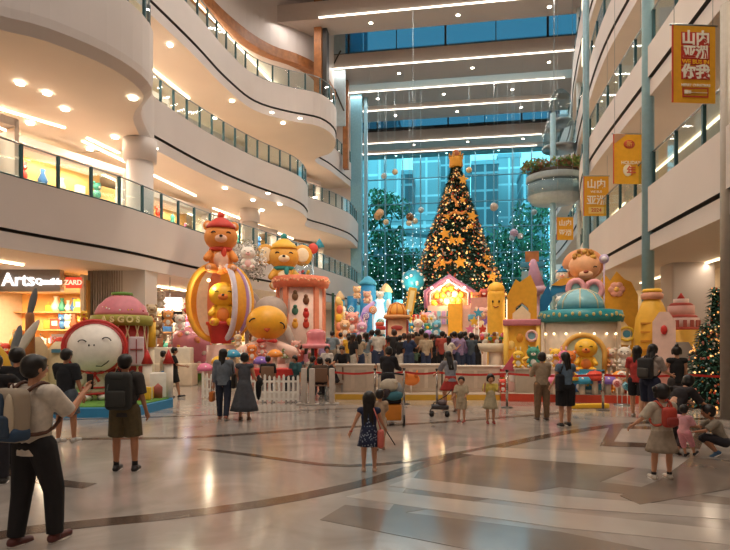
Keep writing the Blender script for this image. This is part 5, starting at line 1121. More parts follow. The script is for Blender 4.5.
MB().cyl((1.2,.3,0), .16, 24, hm('c4ccce', .3), 12).build('mast', t)
# ---- wooden balcony booth left of yellow castle (upper, by the glass)
t, L, k = px_thing('red_lit_stand', 'small booth with blue and red lamps behind the yellow castle', 'booth', 532, 30, 0); Z = lambda py: L(0, py)[1]
MB().box((0,0,Z(272)/2), (20*k,1,Z(272)), hm('7a9aa6')).build('base', t); MB().box((0,0,Z(258)), (13*k,.8,.6), wood).build('counter', t); MB().rbox((0,-.3,Z(266)), (22*k,.6,.3), hm('2f7a98'), .05).build('sign', t); MB().ell((0,-.62,Z(266)), .14, glow('ff5a3c', 3), 10, 7).build('lamp', t)

# ================= CHRISTMAS TREES
def xmas(px, d, z0, ztop, rb, label, nl, nn, seed, stars=(), topper=True, lightr=.05, dens=.16):
    rg = random.Random(seed); p = D(px, d, z0); H = ztop-z0; t = thing('christmas_tree', label, 'tree', p, YAW)
    core = MB().lathe((0,0,H*.04), [(rb*.85,0),(rb*.5,H*.42),(.1,H*.9)], hm('12302a', .9), 24).build('trunk_core', t)
    gm = [hm('24503e', .7), hm('356a50', .7), hm('1a3a30', .7), hm('2f6a66', .7)]; f_ = MB()
    for i in range(nn):
        q = rg.random()**1.35; z = H*(.03+.93*q); r = rb*(1-q)*rg.uniform(.82,1.05)+.12; a = rg.uniform(0, 6.283)
        c = Vector((math.cos(a)*r, math.sin(a)*r, z)); u = Vector((math.cos(a), math.sin(a), -.35)).normalized()*dens*2*rg.uniform(.6,1.3); s_ = Vector((-math.sin(a), math.cos(a), rg.uniform(-.5,.5)))*dens*.7
        f_.add([c-u*.5, c+s_*.6, c+u, c-s_*.6], [(0,1,2,3)], rg.choice(gm))
    f_.build('foliage', t)['kind'] = 'stuff'
    cols = [glow('ffcf86', 1.1), glow('ffb060', .9), hm('d8432f', .3), hm('c98a3a', .25), hm('3f8a80', .3), hm('c97a6a', .3), hm('a9c0c8', .25), hm('b4541f', .3), hm('2f6a5c', .3), hm('e8dcc8', .3)]
    b_ = MB()
    for i in range(nl):
        q = rg.random()**1.4; z = H*(.02+.93*q); r = rb*(1-q)*rg.uniform(.97,1.1)+.15; a = rg.uniform(R(160), R(380)) if i % 4 else rg.uniform(0, 6.28)
        b_.ell((math.cos(a)*r, math.sin(a)*r, z), lightr*rg.choice((.7,1,1,1.5)), cols[rg.randrange(10)], 6, 4)
    b_.build('baubles_and_lights', t)['kind'] = 'stuff'
    k = d/FOC
    for (sx, sy, sr) in stars:
        z = CAMH+(340-sy)*k-z0; q = z/H; rr_ = rb*(1-q)+.25; x = (sx-px)*k; y = -math.sqrt(max(.01, rr_*rr_-x*x))-.12
        pts = [(math.cos(R(90+j*36))*(sr if j%2 == 0 else sr*.45)*k, math.sin(R(90+j*36))*(sr if j%2 == 0 else sr*.45)*k) for j in range(10)]
        MB().prism(pts, -.06, .06, hm('eaa83a', .35), Matrix.Translation((x,y,z)) @ Matrix.Rotation(R((sx*7)%40-20), 4, 'Y') @ UP).build('star_ornament', t)
    return t, H, k
t, H, k = xmas(456, 40, .2, 14.9, 4.7, 'towering Christmas tree covered in gold stars and lights', 4200, 12000, 5, [(461,183,5.5),(468,221,6),(441,239,6),(447,246,5),(454,246,5),(453,268,6.5),(484,281,6),(438,268,4.5),(466,232,3),(444,222,3),(480,262,4),(432,252,3.5),(459,205,3.5)])
cr = MB().lathe((0,0,H-.75), [(.42,0),(.5,.1),(.46,.55),(.52,.7)], hm('e8a23a', .3), 16).build('crown_topper', t)
for i in range(6): MB().cone((math.cos(i*1.047)*.4, math.sin(i*1.047)*.4, H-.1), .13, (math.cos(i*1.047)*.5, math.sin(i*1.047)*.5, H+.3), .03, hm('c98a3a', .3), 6).build('crown_point', cr)
MB().ell((0,0,H+.15), (.3,.3,.4), hm('b5653a'), 10, 7).build('crown_bow', cr)
rib = MB(); rg = random.Random(2)
for (x0, y0, x1, y1) in ((430,270,446,266),(468,268,484,274),(441,220,462,217),(436,262,430,272),(449,200,455,212)):
    kk = 40/FOC; P_ = lambda x, y: (lambda z: Vector(((x-456)*kk, -math.sqrt(max(.01, (4.7*(1-z/H)+.25)**2-((x-456)*kk)**2))-.1, z)))(CAMH+(340-y)*kk-.2)
    MB().tube([P_(x0+(x1-x0)*j/5, y0+(y1-y0)*j/5+math.sin(j*2)*1.5) for j in range(6)], .09, hm('d98a3c', .4), 6).build('ribbon', t)
for ang, pw in ((-60, 260), (-120, 260)): light('POINT', 'tree_fill_light', D(456,40,0)+Vector((math.cos(R(ang))*6, math.sin(R(ang))*6, 5)), pw, (1,.78,.5), size=.3)  # bare point lights added to brighten the tree
xmas(708, 15.6, 0, 2.4, .74, 'small decorated Christmas tree behind the barrier at the right', 520, 1500, 9, lightr=.024, dens=.07)
xmas(716, 18.6, 0, 3.75, .42, 'slim decorated tree beside the doorway at the right edge', 260, 900, 14, lightr=.026, dens=.08)
# ---- unseen spots added under the roof to brighten the displays
for i, (px, py, d, pw, tx_, td) in enumerate(((140,262,22,260,0,0),(300,262,26,420,0,0),(640,240,15,300,0,0))): pass
def spot(src, dst, pw, col=(1,.8,.55), size=60, r=.15):
    v = Vector(dst)-Vector(src); return light('SPOT', 'fill_spot', src, pw, col, v.to_track_quat('-Z', 'Y').to_euler(), r, spot=R(size), blend=.6)
spot((-5, 8, 23.8), D(110,15.5,1.3), 2600, (1,.83,.62), 26, .4)
spot((-4, 14, 23.8), D(270,25,3), 5200, (1,.83,.62), 42, .4)
spot((2.5, 12, 23.8), D(590,19,3), 5200, (1,.80,.52), 40, .4)
spot((0, 20, 23.8), D(440,30,3), 6500, (1,.83,.6), 46, .4)
spot((-3, 22, 23.8), D(370,33,3), 3500, (.85,.92,1), 36, .4)
spot((5.0, 9, 23.8), D(660,17,2), 2200, (1,.80,.55), 26, .4)

# ---- small stick signs, mushrooms and stars that fill the displays
def stick_sign(kind, px, d, z0, h, c, c2, label, group):
    t = thing(kind, label, 'decoration', D(px, d, z0), YAW-math.atan((px-365)/FOC), group); MB().cyl((0,0,0), .025, h, whitem, 6).build('stick', t)
    if kind == 'lollipop': 
        o = MB().cyl((0,.04,h), .22, .08, hm(c), 18, rot=Euler((R(90),0,0))).build('candy', t); MB().tube([(.19*q/18*math.cos(q*.8), -.05, h+.19*q/18*math.sin(q*.8)) for q in range(19)], .018, hm(c2), 5).build('swirl', o)
    elif kind == 'star_sign': MB().prism([(math.cos(R(90+j*36))*(.27 if j%2 == 0 else .12), h+math.sin(R(90+j*36))*(.27 if j%2 == 0 else .12)) for j in range(10)], -.04, .04, hm(c), UP).build('star', t)
    elif kind == 'flower_sign':
        f_ = MB(); [f_.ell((math.cos(i*1.047)*.15,0,h+math.sin(i*1.047)*.15), (.1,.05,.1), hm(c), 8, 6) for i in range(6)]; f_.build('petals', t); MB().ell((0,-.05,h), (.08,.04,.08), hm(c2), 8, 6).build('centre', t)
    else:
        MB().cyl((0,0,0), .09, h, hm('f0e4d0'), 10).build('stalk', t); o = MB().lathe((0,0,h-.05), [(.05,0),(.3,.03),(.27,.16),(.14,.28),(.001,.31)], hm(c), 16).build('cap', t)
        sp = MB(); [sp.ell((math.cos(i*1.6)*.22,math.sin(i*1.6)*.22,h+.12), .045, hm(c2), 6, 4) for i in range(5)]; sp.build('spots', o)
QC = [('e07aa0','pink'),('f2c23a','yellow'),('3a9ac0','blue'),('d8432f','red'),('8a6ac0','purple'),('f39a3c','orange'),('4aa08a','mint'),('f1ebe2','white')]
for i, (c, n) in enumerate(QC): stick_sign('lollipop', 336+i*7.4, 30+.3*(i%2), .18, 2.6+.35*(i%3), c, 'f1ebe2' if n != 'white' else 'd8432f', '%s swirl lollipop sign in front of the blue castle' % n, 'lollipop signs before the blue castle')
for i, (c, n) in enumerate(QC): stick_sign('star_sign', 470+i*4.2, 27.5+.3*(i%2), .18, 2.2+.4*(i%3), c, c, '%s star on a stick between playhouse and yellow slab figure' % n, 'star signs right of the playhouse')
for i, (c, n) in enumerate(QC): stick_sign('flower_sign', 404+i*3.9, 28.2+.3*(i%2), .18, 2.3+.45*(i%2), c, 'f2c23a' if n != 'yellow' else 'd8432f', '%s flower sign between the domed kiosk and the playhouse' % n, 'flower signs left of the playhouse')
for i, (c, n) in enumerate(QC[:6]): stick_sign('mushroom', 205+i*14, 20.6+.3*(i%2), 0, .75+.25*(i%3), c, 'f1ebe2', '%s toadstool behind the picket fence under the balloon' % n, 'toadstools behind the fence')
for i, (c, n) in enumerate(QC[:6]): stick_sign('candy_mushroom', 556+i*13, 18.0 if False else 16.6, SZ, .35+.1*(i%2), c, 'f1ebe2', 'small %s toadstool at the foot of the pavilion wall' % n, 'toadstools at the pavilion foot')
for i, (px, py, c, n) in enumerate(((6,352,'d8432f','red'),(16,346,'f2c23a','yellow'),(26,354,'3a9ac0','blue'),(50,352,'f39a3c','orange'),(60,346,'d8432f','scarlet'),(72,356,'f1ebe2','white'))):
    plush('plush_toy', n+' plush toy on the low shelf outside the gift shop', px, py, 18.6, 20, hm(c), whitem, 'plush toy', group='plush toys outside the gift shop', ears=['round','long'][i%2])
for i, (px0, px1) in enumerate(((-4,34),(44,80))):
    o = MB().rbox((0,0,.5), ((px1-px0)*18.8/FOC,.6,1.0), hm('b98a58', .6), .03).build('toy_bin', None, D((px0+px1)/2, 18.9), YAW); tag(o, 'wooden toy bin outside the gift shop, %s of the totem' % ('left','right')[i], 'bin')
# ================================================================ PEOPLE
def hexm(h): return hm(h)
SKIN = {'a': mat('skin_light', hexc('c99272'), .5, var=.05), 'b': mat('skin_tan', hexc('b27c5c'), .5, var=.05)}
hairm = mat('black_hair', hexc('15100e'), .42, var=.3, scale=30); hairb = mat('brown_hair', hexc('3a2218'), .45, var=.3, scale=30)
def fuse(mb, vox, smooth=4, name='m'):
    me = mb.mesh(name); o = bpy.data.objects.new('tmp', me); COL.objects.link(o)
    rm = o.modifiers.new('r', 'REMESH'); rm.mode = 'VOXEL'; rm.voxel_size = vox; rm.use_smooth_shade = True
    sm = o.modifiers.new('s', 'SMOOTH'); sm.iterations = smooth; sm.factor = .5
    dg = bpy.context.evaluated_depsgraph_get(); dg.update()
    out = bpy.data.meshes.new_from_object(o.evaluated_get(dg)); bpy.data.objects.remove(o)
    return out
def merge_into(me, mb, m_first):
    """join a remeshed body and extra detail geometry in one mesh"""
    vs = [v.co.copy() for v in me.vertices]; fs = [tuple(p.vertices) for p in me.polygons]
    out = MB(); out.add(vs, fs, m_first, True); o = len(out.v); out.v += mb.v
    for f, mi_, s_ in zip(mb.f, mb.m, mb.sm): out.f.append(tuple(x+o for x in f)); out.m.append(out.mi(mb.mats[mi_])); out.sm.append(s_)
    return out
def rotx(v, a): return Vector((v.x, v.y*math.cos(a)-v.z*math.sin(a), v.y*math.sin(a)+v.z*math.cos(a)))
class Fig:
    """posed figure. Local frame: faces +Y, right hand at +X, feet on z=0 (or on base)."""
    def __init__(s, H, pose, child=False, female=False, build=1.0):
        s.H = H; s.child = child; s.fem = female
        hs = {True: 1.28, False: 1.0}[child]; s.hr = .064*H*hs
        g = lambda k, d=0: pose.get(k, d)
        lean = R(g('lean')); hipw = (.052 if not female else .056)*H; shw = (.112 if not female else .098)*H*(.95 if child else 1)*build
        s.b = build
        legL = .245*H*(.94 if child else 1); shin = .235*H*(.94 if child else 1); ank = .045*H
        def leg(sg, th, kn, out=0):
            # th: thigh forward angle, kn: knee bend (deg)
            hip = Vector((sg*hipw, 0, 0)); a = R(th); k = hip+Vector((sg*math.sin(R(out))*legL, math.sin(a)*legL, -math.cos(a)*legL*math.cos(R(out))))
            b_ = a-R(kn); an = k+Vector((sg*math.sin(R(out*.3))*shin, math.sin(b_)*shin, -math.cos(b_)*shin))
            fd = b_*.6 if g('flat') else b_
            return hip, k, an, b_
        L_ = leg(-1, g('lt'), g('lk'), g('lo', 2)); Rr = leg(1, g('rt'), g('rk'), g('ro', 2))
        zmin = min(L_[2].z, Rr[2].z); pel = Vector((0, 0, g('pelvis', -zmin+ank)))
        s.pel = pel; s.legs = [tuple(p+pel if isinstance(p, Vector) else p for p in q) for q in (L_, Rr)]
        def T(v): return pel+rotx(v, -lean)
        s.T = T; tw = g('twist')
        s.waist = T(Vector((0,0,.075*H))); s.chest = T(Vector((0,.004*H,.19*H))); s.neck = T(Vector((0,-.004*H,.31*H*(.95 if child else 1)))); 
        sz = .285*H*(.95 if child else 1)
        s.sh = [T(Vector((sg*shw, 0, sz))) for sg in (-1, 1)]
        s.head = T(Vector((0,.012*H,(.31*(.95 if child else 1)+.035)*H+s.hr*1.02))); s.htilt = R(g('nod')); s.hturn = R(g('turn'))
        ua = .165*H*(.92 if child else 1); fa = .145*H*(.92 if child else 1)
        s.arms = []
        for i, sd in enumerate('lr'):
            sg = -1 if i == 0 else 1; f = R(g(sd+'sf', 4)); o = R(g(sd+'so', 9)); e = R(g(sd+'e', 12)); ei = R(g(sd+'i', 0))
            d1 = Vector((sg*math.sin(o), math.sin(f)*math.cos(o), -math.cos(f)*math.cos(o))); el = s.sh[i]+d1*ua
            f2 = f+e; d2 = Vector((sg*math.sin(o-ei), math.sin(f2)*math.cos(o-ei), -math.cos(f2)*math.cos(o-ei))).normalized(); wr = el+d2*fa
            s.arms.append((s.sh[i], el, wr, d2))
    def body(s, skin, vox=.012, eyes=True, name='person'):
        H = s.H; b = s.b; m = MB(); c = m.cone
        m.ell(s.pel, (.085*H*b, .062*H*b, .07*H), skin, 14, 10); m.ell(s.waist, (.072*H*b, .055*H*b, .08*H), skin, 14, 10); m.ell(s.chest, (.088*H*b, .062*H*b, .095*H), skin, 14, 10)
        c(s.waist, .062*H*b, s.chest, .066*H*b, skin, 12); c(s.pel, .066*H*b, s.waist, .06*H*b, skin, 12)
        c(s.sh[0], .036*H*b, s.sh[1], .036*H*b, skin, 10, 'ab'); c(s.chest, .06*H, s.neck, .03*H, skin, 10)
        c(s.neck-Vector((0,0,.02*H)), .029*H, s.head, .027*H, skin, 10)
        for hip, k, an, a in s.legs:
            c(hip, .055*H*b, k, .036*H*b, skin, 10, 'ab'); mid = k.lerp(an, .3); c(k, .034*H*b, mid, .034*H*b, skin, 10, 'a'); c(mid, .034*H*b, an, .021*H, skin, 10, 'b')
            fd = Vector((0, math.cos(a*.9), math.sin(a*.9))); down = Vector((0, math.sin(a*.9), -math.cos(a*.9)))
            heel = an+down*.022*H-fd*.015*H; toe = an+down*.03*H+fd*.1*H; c(heel, .021*H, toe, .016*H, skin, 8, 'ab'); c(an, .022*H, heel, .02*H, skin, 8)
        for sh, el, wr, d2 in s.arms: c(sh, .033*H*b, el, .023*H*b, skin, 10, 'ab'); c(el, .024*H*b, wr, .0155*H, skin, 10, 'ab')
        q = Euler((-s.htilt, 0, s.hturn)); r = s.hr; hp = lambda x, y, z: s.head+(lambda v: (v.rotate(q), v)[1])(Vector((x*r, y*r, z*r)))
        m.ell(hp(0,-.05,.1), (r*.82, r*.98, r*.95), skin, 16, 12, q); m.ell(hp(0,.12,-.35), (r*.66, r*.72, r*.68), skin, 14, 9, q)
        c(hp(0,.8,.1), r*.09, hp(0,1.0,-.22), r*.15, skin, 8, 'ab')
        for sg in (-1, 1): m.ell(hp(sg*.83,-.05,-.05), (r*.1, r*.2, r*.28), skin, 8, 6, q)
        me = fuse(m, vox); d = MB()
        if eyes:
            for sg in (-1, 1):
                d.ell(hp(sg*.32,.8,.05), (r*.13, r*.08, r*.07), hm('e9e2da', .3), 8, 6, q); d.ell(hp(sg*.32,.86,.05), (r*.07, r*.05, r*.07), black, 8, 6, q); d.ell(hp(sg*.33,.80,.27), (r*.19, r*.06, r*.035), hairm, 8, 5, q)
            d.ell(hp(0,.80,-.55), (r*.2, r*.06, r*.05), hm('a8524a', .5), 8, 5, q)
        for i, (sh, el, wr, d2) in enumerate(s.arms): s.hand(d, wr, d2, -1 if i == 0 else 1, skin)
        out = merge_into(me, d, skin); bpy.data.meshes.remove(me)
        s.hp = hp; s.q = q
        return out
    def hand(s, d, wr, dr, sg, skin):
        L_ = .1*s.H; u = dr.normalized(); side = Vector((0,1,0)) if abs(u.y) < .8 else Vector((0,0,1)); side = (side-u*side.dot(u)).normalized(); nrm = u.cross(side)*(-sg)
        d.cone(wr-u*.01, L_*.15, wr+u*L_*.48, L_*.22, skin, 8, 'ab', sq=.5)
        for j, (o, ln) in enumerate(((.17,.42),(.06,.48),(-.06,.44),(-.17,.34))):
            a = wr+u*L_*.46+side*L_*o; b_ = a+u*L_*ln*.5+nrm*L_*.03; e = b_+u*L_*ln*.38+nrm*L_*.14; d.cone(a, L_*.052, b_, L_*.048, skin, 6, 'ab'); d.cone(b_, L_*.048, e, L_*.038, skin, 6, 'ab')
        a = wr+u*L_*.12+side*L_*.14; b_ = a+(u*.6+side*.7)*L_*.26; d.cone(a, L_*.07, b_, L_*.052, skin, 6, 'ab'); d.cone(b_, L_*.052, b_+u*L_*.2+side*L_*.04, L_*.042, skin, 6, 'ab')
    def hair(s, t, style, m, vox=.012):
        r = s.hr; hp = s.hp; q = s.q; b = MB()
        b.ell(hp(0,-.16,.24), (r*.95, r*1.02, r*.98), m, 18, 12, q)
        b.ell(hp(0,-.35,-.1), (r*.88, r*.8, r*.8), m, 14, 9, q)
        if style == 'short': b.ell(hp(.1,.35,.72), (r*.6, r*.5, r*.33), m, 12, 8, q)
        else:
            b.ell(hp(0,.25,.7), (r*.72, r*.6, r*.38), m, 12, 8, q)
            for sg in (-1, 1): b.cone(hp(sg*.78,-.05,.2), r*.28, hp(sg*.82,-.1,-.55), r*.2, m, 8, 'ab')
        if style in ('long', 'verylong'):
            L_ = 2.9 if style == 'long' else 4.0
            for x in (-.5, -.17, .17, .5): b.cone(hp(x,-.5,-.2), r*.46, hp(x*1.15,-.78,-L_+.3*abs(x)), r*.2, m, 8, 'ab', sq=.8)
            for x in (-.3, .3): b.cone(hp(x,-.6,-.3), r*.4, hp(x*1.1,-.92,-L_*.8), r*.25, m, 8, 'ab')
        if style == 'bob':
            b.ell(hp(0,-.3,-.35), (r*.98, r*.8, r*.75), m, 14, 9, q)
        if style == 'bun': b.ell(hp(0,-.55,1.25), r*.42, m, 10, 8)
        if style == 'pony': b.cone(hp(0,-1.05,.5), r*.25, hp(0,-1.5,-1.2), r*.14, m, 8, 'ab')
        if style == 'pigtails':
            for sg in (-1, 1): b.ell(hp(sg*1.05,-.3,.45), (r*.33, r*.33, r*.42), m, 10, 8)
        me = fuse(b, vox, 2, 'hair'); me.materials.clear(); me.materials.append(m)
        o = bpy.data.objects.new('hair', me); COL.objects.link(o); o.parent = t; return o
    def fused(s, t, name, b, m, vox=.012, sm=3, label=None):
        me = fuse(b, vox, sm, name); me.materials.clear(); me.materials.append(m)
        o = bpy.data.objects.new(name, me); COL.objects.link(o); o.parent = t
        if label: o['label'] = label
        return o
    def top(s, t, name, m, sleeve=.55, hem=-.02, vox=.012, loose=1.0, sleeveless=False):
        H = s.H; b = s.b*loose; mb = MB(); g = .012
        hemp = s.T(Vector((0,0,hem*H)))
        mb.ell(s.chest, (.088*H*b+g, .066*H*b+g, .1*H+g), m, 14, 10)
        mb.cone(s.sh[0]-Vector((0,0,.004)), .038*H*b+g*.7, s.sh[1]-Vector((0,0,.004)), .038*H*b+g*.7, m, 12, 'ab')
        n = 16; rings = []
        for p, rx, ry in ((hemp, .093*H*b+g, .068*H*b+g), (s.pel.lerp(s.waist, .5) if hem < .03 else s.waist, .084*H*b+g, .064*H*b+g), (s.waist, .08*H*b+g, .06*H*b+g), (s.chest, .09*H*b+g, .064*H*b+g), (s.chest.lerp(s.neck, .7), .075*H*b, .045*H*b+g), (s.neck+Vector((0,0,-.005*H)), .036*H+g*.5, .033*H+g*.5)):
            rings.append([p+Vector((rx*math.cos(2*math.pi*k/n), ry*math.sin(2*math.pi*k/n), 0)) for k in range(n)])
        vs = [v for r_ in rings for v in r_]; fs = [(i*n+j, i*n+(j+1)%n, (i+1)*n+(j+1)%n, (i+1)*n+j) for i in range(len(rings)-1) for j in range(n)]+[tuple(range(n))[::-1], tuple((len(rings)-1)*n+j for j in range(n))]
        mb.add(vs, fs, m)
        if not sleeveless:
            for sh, el, wr, d2 in s.arms:
                if sleeve <= 1: e = sh.lerp(el, sleeve/.5 if sleeve <= .5 else 1); 
                if sleeve <= .5: mb.cone(sh, .037*H*b+g, e, .034*H*b+g*1.3, m, 12, 'a')
                else:
                    mb.cone(sh, .037*H*b+g, el, .03*H*b+g, m, 12, 'ab'); w2 = el.lerp(wr, (sleeve-.5)/.5); mb.cone(el, .03*H*b+g, w2, .022*H*b+g, m, 12, 'a')
        return s.fused(t, name, mb, m, vox)
    def legs_(s, t, name, m, length=1.0, vox=.012, loose=1.0):
        """length: .5 = above knee, 1 = ankle"""
        H = s.H; b = s.b*loose; g = .011; mb = MB()
        mb.ell(s.pel+Vector((0,0,.005*H)), (.088*H*b+g, .066*H*b+g, .066*H), m, 14, 10); mb.cone(s.pel, .07*H*b+g, s.pel.lerp(s.waist, .6), .066*H*b+g, m, 12, sq=.9)
        for hip, k, an, a in s.legs:
            if length <= .5: e = hip.lerp(k, length/.5); mb.cone(hip, .06*H*b+g, e, .052*H*b+g*1.6, m, 12, 'a')
            else:
                mb.cone(hip, .058*H*b+g, k, .042*H*b+g, m, 12, 'ab'); e = k.lerp(an, min(1.0, (length-.5)/.5)); mb.cone(k, .041*H*b+g, e, .032*H*b+g, m, 12, 'a')
        return s.fused(t, name, mb, m, vox)
    def skirt(s, t, name, m, length=.2, flare=1.5, from_chest=False, vox=.014):
        H = s.H; g = .014; n = 28; mb = MB(); z0 = s.pel.z-length*H
        top = s.waist if not from_chest else s.chest; rings = []
        fwd = .5*sum(l[1].y-s.pel.y for l in s.legs)*(.6 if length > .1 else .3)
        for q in range(7):
            f = q/6; z = top.z+(z0-top.z)*f; hipf = max(0, min(1, (s.waist.z-z)/max(.01, s.waist.z-s.pel.z))); bel = max(0, (s.pel.z-z)/(length*H))
            rx = (.078+.022*hipf)*H+g+bel*(flare-1)*.09*H; ry = (.062+.012*hipf)*H+g+bel*(flare-1)*.085*H
            w_ = [1+.045*bel*math.cos(7*2*math.pi*k/n+q*.2) for k in range(n)]
            rings.append([Vector((rx*w_[k]*math.cos(2*math.pi*k/n), (fwd*bel)+s.pel.y+(top.y-s.pel.y)*(1-f)+ry*w_[k]*math.sin(2*math.pi*k/n), z)) for k in range(n)])
        vs = [v for r_ in rings for v in r_]; fs = [(i*n+j, i*n+(j+1)%n, (i+1)*n+(j+1)%n, (i+1)*n+j) for i in range(6) for j in range(n)]
        fs += [tuple(range(n))[::-1], tuple(6*n+j for j in range(n))]
        mb.add(vs, fs, m, True); return mb.build(name, t)
    def shoes(s, t, m, sole=None, kind='shoe', vox=None):
        H = s.H
        for hip, k, an, a in s.legs:
            aa = a*.9; fd = Vector((0, math.cos(aa), math.sin(aa))); dn = Vector((0, math.sin(aa), -math.cos(aa))); mb = MB(); c0 = an+dn*.024*H
            mb.cone(c0-fd*.018*H, .027*H, c0+fd*.09*H+dn*.004*H, .022*H, m, 12, 'ab'); mb.cone(an-dn*.008*H, .027*H, c0, .029*H, m, 12)
            o = mb.build(kind, t)
            q = Euler((aa, 0, 0)); MB().ell(c0+fd*.034*H+dn*.021*H, (.029*H, .078*H, .011*H), sole or hm('d9d0c6', .6), 12, 6, q).build('sole', o)
def backpack(F, loc, rz, m, label, w_=.3, h=.44, dep=.16, accent=None, strap=None, extra=None):
    """a worn backpack is a thing of its own; same frame as the figure"""
    t = thing('backpack', label, 'backpack', loc, rz); c = F.chest+Vector((0, -(.066*F.H*F.b+.03+dep/2), -.02)); lean = 0
    b = MB(); b.rbox(c, (w_, dep, h), m, .07, n=4); b.build('main_compartment', t)
    MB().rbox(c+Vector((0,-dep/2-.02,-h*.18)), (w_*.75, .07, h*.42), accent or m, .03).build('front_pocket', t)
    MB().tube([c+Vector((-.03,0,h/2-.01)), c+Vector((-.02,0,h/2+.04)), c+Vector((.02,0,h/2+.04)), c+Vector((.03,0,h/2-.01))], .009, strap or m, 6).build('handle', t)
    for i, sg in enumerate((-1, 1)):
        sh = F.sh[i]; x = sg*.062*F.H; y0 = c.y+dep/2
        pts = [Vector((x*.8, y0-.01, c.z+h*.42)), Vector((x, -.03*F.H, F.sh[i].z+.045*F.H*F.b)), Vector((x*1.05, .03*F.H, F.sh[i].z+.04*F.H)), Vector((x*1.25, .085*F.H*F.b+.005, F.chest.z+.02*F.H)), Vector((x*1.5, .07*F.H, F.waist.z+.05*F.H)), Vector((x*1.45, -.02, F.waist.z)), Vector((x*1.1, y0-.02, c.z-h*.38))]
        pts[3].y += F.chest.y; pts[2].y += F.sh[i].y; pts[1].y += F.sh[i].y
        MB().tube(catmull(pts, .06), .018, strap or m, 6).build('strap', t)
    if extra: extra(t, c)
    return t
def person(px, d, H, rz, label, pose, skin='a', child=False, female=False, build=1.0, hair='short', hairc=None, top=None, legs=None, skirt=None, shoes='2a2624', base=0, vox=.012, group=None, py=None):
    F = Fig(H, pose, child, female, build); loc = D(px, d, base); t = thing('person', label, 'person', loc, YAW+R(rz), group)
    F.body(SKIN[skin], vox).build('body', t); F.hair(t, hair, hairc or hairm, vox)
    if top: F.top(t, top.get('name', 'shirt'), top['m'], top.get('sleeve', .4), top.get('hem', -.02), vox, top.get('loose', 1.0), top.get('sleeveless', False))
    if legs: F.legs_(t, legs.get('name', 'trousers'), legs['m'], legs.get('len', 1.0), vox, legs.get('loose', 1.0))
    if skirt: F.skirt(t, skirt.get('name', 'skirt'), skirt['m'], skirt.get('len', .2), skirt.get('flare', 1.5), skirt.get('chest', False))
    if shoes: F.shoes(t, hm(shoes, .5), kind='shoe')
    F.loc = loc; F.rz = YAW+R(rz); F.t = t
    return F
def at(F, v):  # local -> world
    return Matrix.Translation(F.loc) @ Matrix.Rotation(F.rz, 4, 'Z') @ Vector(v)
stand = {'lt':1,'rt':-1}
# 1 man in white tee walking, nearest left
F = person(34.5, 5.1, 1.71, -17, 'young man in white t-shirt and black trousers walking at the left front', {'lt':-5,'lk':4,'rt':12,'rk':12,'ro':6,'lsf':30,'lso':8,'le':78,'rsf':42,'rso':6,'re':92,'ri':8,'turn':-16,'nod':4,'lean':-1}, skin='a', hair='short', top=dict(m=cloth('cfc4b6'), sleeve=.46, hem=-.045, loose=1.08, name='t_shirt'), legs=dict(m=cloth('171417'), len=1.0, loose=1.15), shoes='5a2a26')
def ex(t, c):
    for x, cc in ((-.09,'c4b49c'),(.0,'2a3c50'),(.09,'c4b49c')): MB().ell(c+Vector((x,-.10,.0)), (.045,.035,.2), hm(cc, .8), 10, 8).build('panel', t)
    MB().rbox(c+Vector((0,-.02,-.16)), (.32,.19,.12), hm('2f4660', .8), .04).build('base_panel', t)
    MB().ell(c+Vector((-.16,-.05,-.14)), (.04,.03,.09), hm('5a3428', .7), 8, 6).build('side_tab', t)
backpack(F, F.loc, F.rz, hm('9c8d7b', .85), 'grey and navy backpack with brown straps on the man in white', .31, .47, .19, hm('2f4054', .8), hm('5b3a2c', .7), ex)
o = MB().rbox((0,0,0), (.075,.012,.15), black, .005).build('phone', None, at(F, F.arms[1][2]+F.arms[1][3]*.09+Vector((0,.02,.04))), F.rz); tag(o, 'black phone raised by the man in the white t-shirt', 'phone')
# 2 man with black backpack and olive shorts
F = person(125, 7.9, 1.64, 3, 'man in dark t-shirt and olive shorts facing the red-hooded doll', {'lt':2,'rt':1,'lo':5,'ro':6,'rk':3,'lsf':12,'lso':7,'le':30,'rsf':5,'rso':9,'re':12,'turn':-8}, skin='b', hair='short', top=dict(m=cloth('3a3634'), sleeve=.45, hem=-.05, loose=1.12, name='t_shirt'), legs=dict(m=cloth('55492f'), len=.46, loose=1.2, name='shorts'), shoes='2b2828')
for hip, k, an, a in F.legs: MB().cyl(an+Vector((0,0,.0)), .04, .075, cloth('1b1918'), 10).build('sock', F.t)
def ex(t, c):
    MB().tube([c+Vector((-.14,-.02,.2)),c+Vector((-.1,-.09,.1)),c+Vector((-.13,-.1,-.05))], .012, hm('5d625f'), 6).build('cord', t)
    for x in (-.05, .06): MB().box(c+Vector((x,-.125,-.02)), (.03,.015,.03), hm('b8b4ac')).build('buckle', t)
    MB().rbox(c+Vector((0,-.02,.19)), (.24,.17,.12), hm('2d2f2c', .8), .05).build('top_lid', t)
backpack(F, F.loc, F.rz, hm('262725', .8), 'large black hiking backpack on the man in olive shorts', .34, .52, .2, hm('343431', .8), None, ex)
# 3 man in dark tee and grey-blue shorts
F = person(66, 10.1, 1.68, -12, 'man in dark navy t-shirt and denim shorts left of the doll', {'lt':-3,'rt':6,'rk':5,'lo':4,'ro':4,'lsf':25,'lso':8,'le':70,'rsf':4,'rso':11,'re':8,'nod':10}, skin='b', hair='short', top=dict(m=cloth('1d2026'), sleeve=.42, hem=-.06, loose=1.15, name='t_shirt'), legs=dict(m=cloth('4f5b66'), len=.45, loose=1.2, name='shorts'), shoes='b9b4ae')
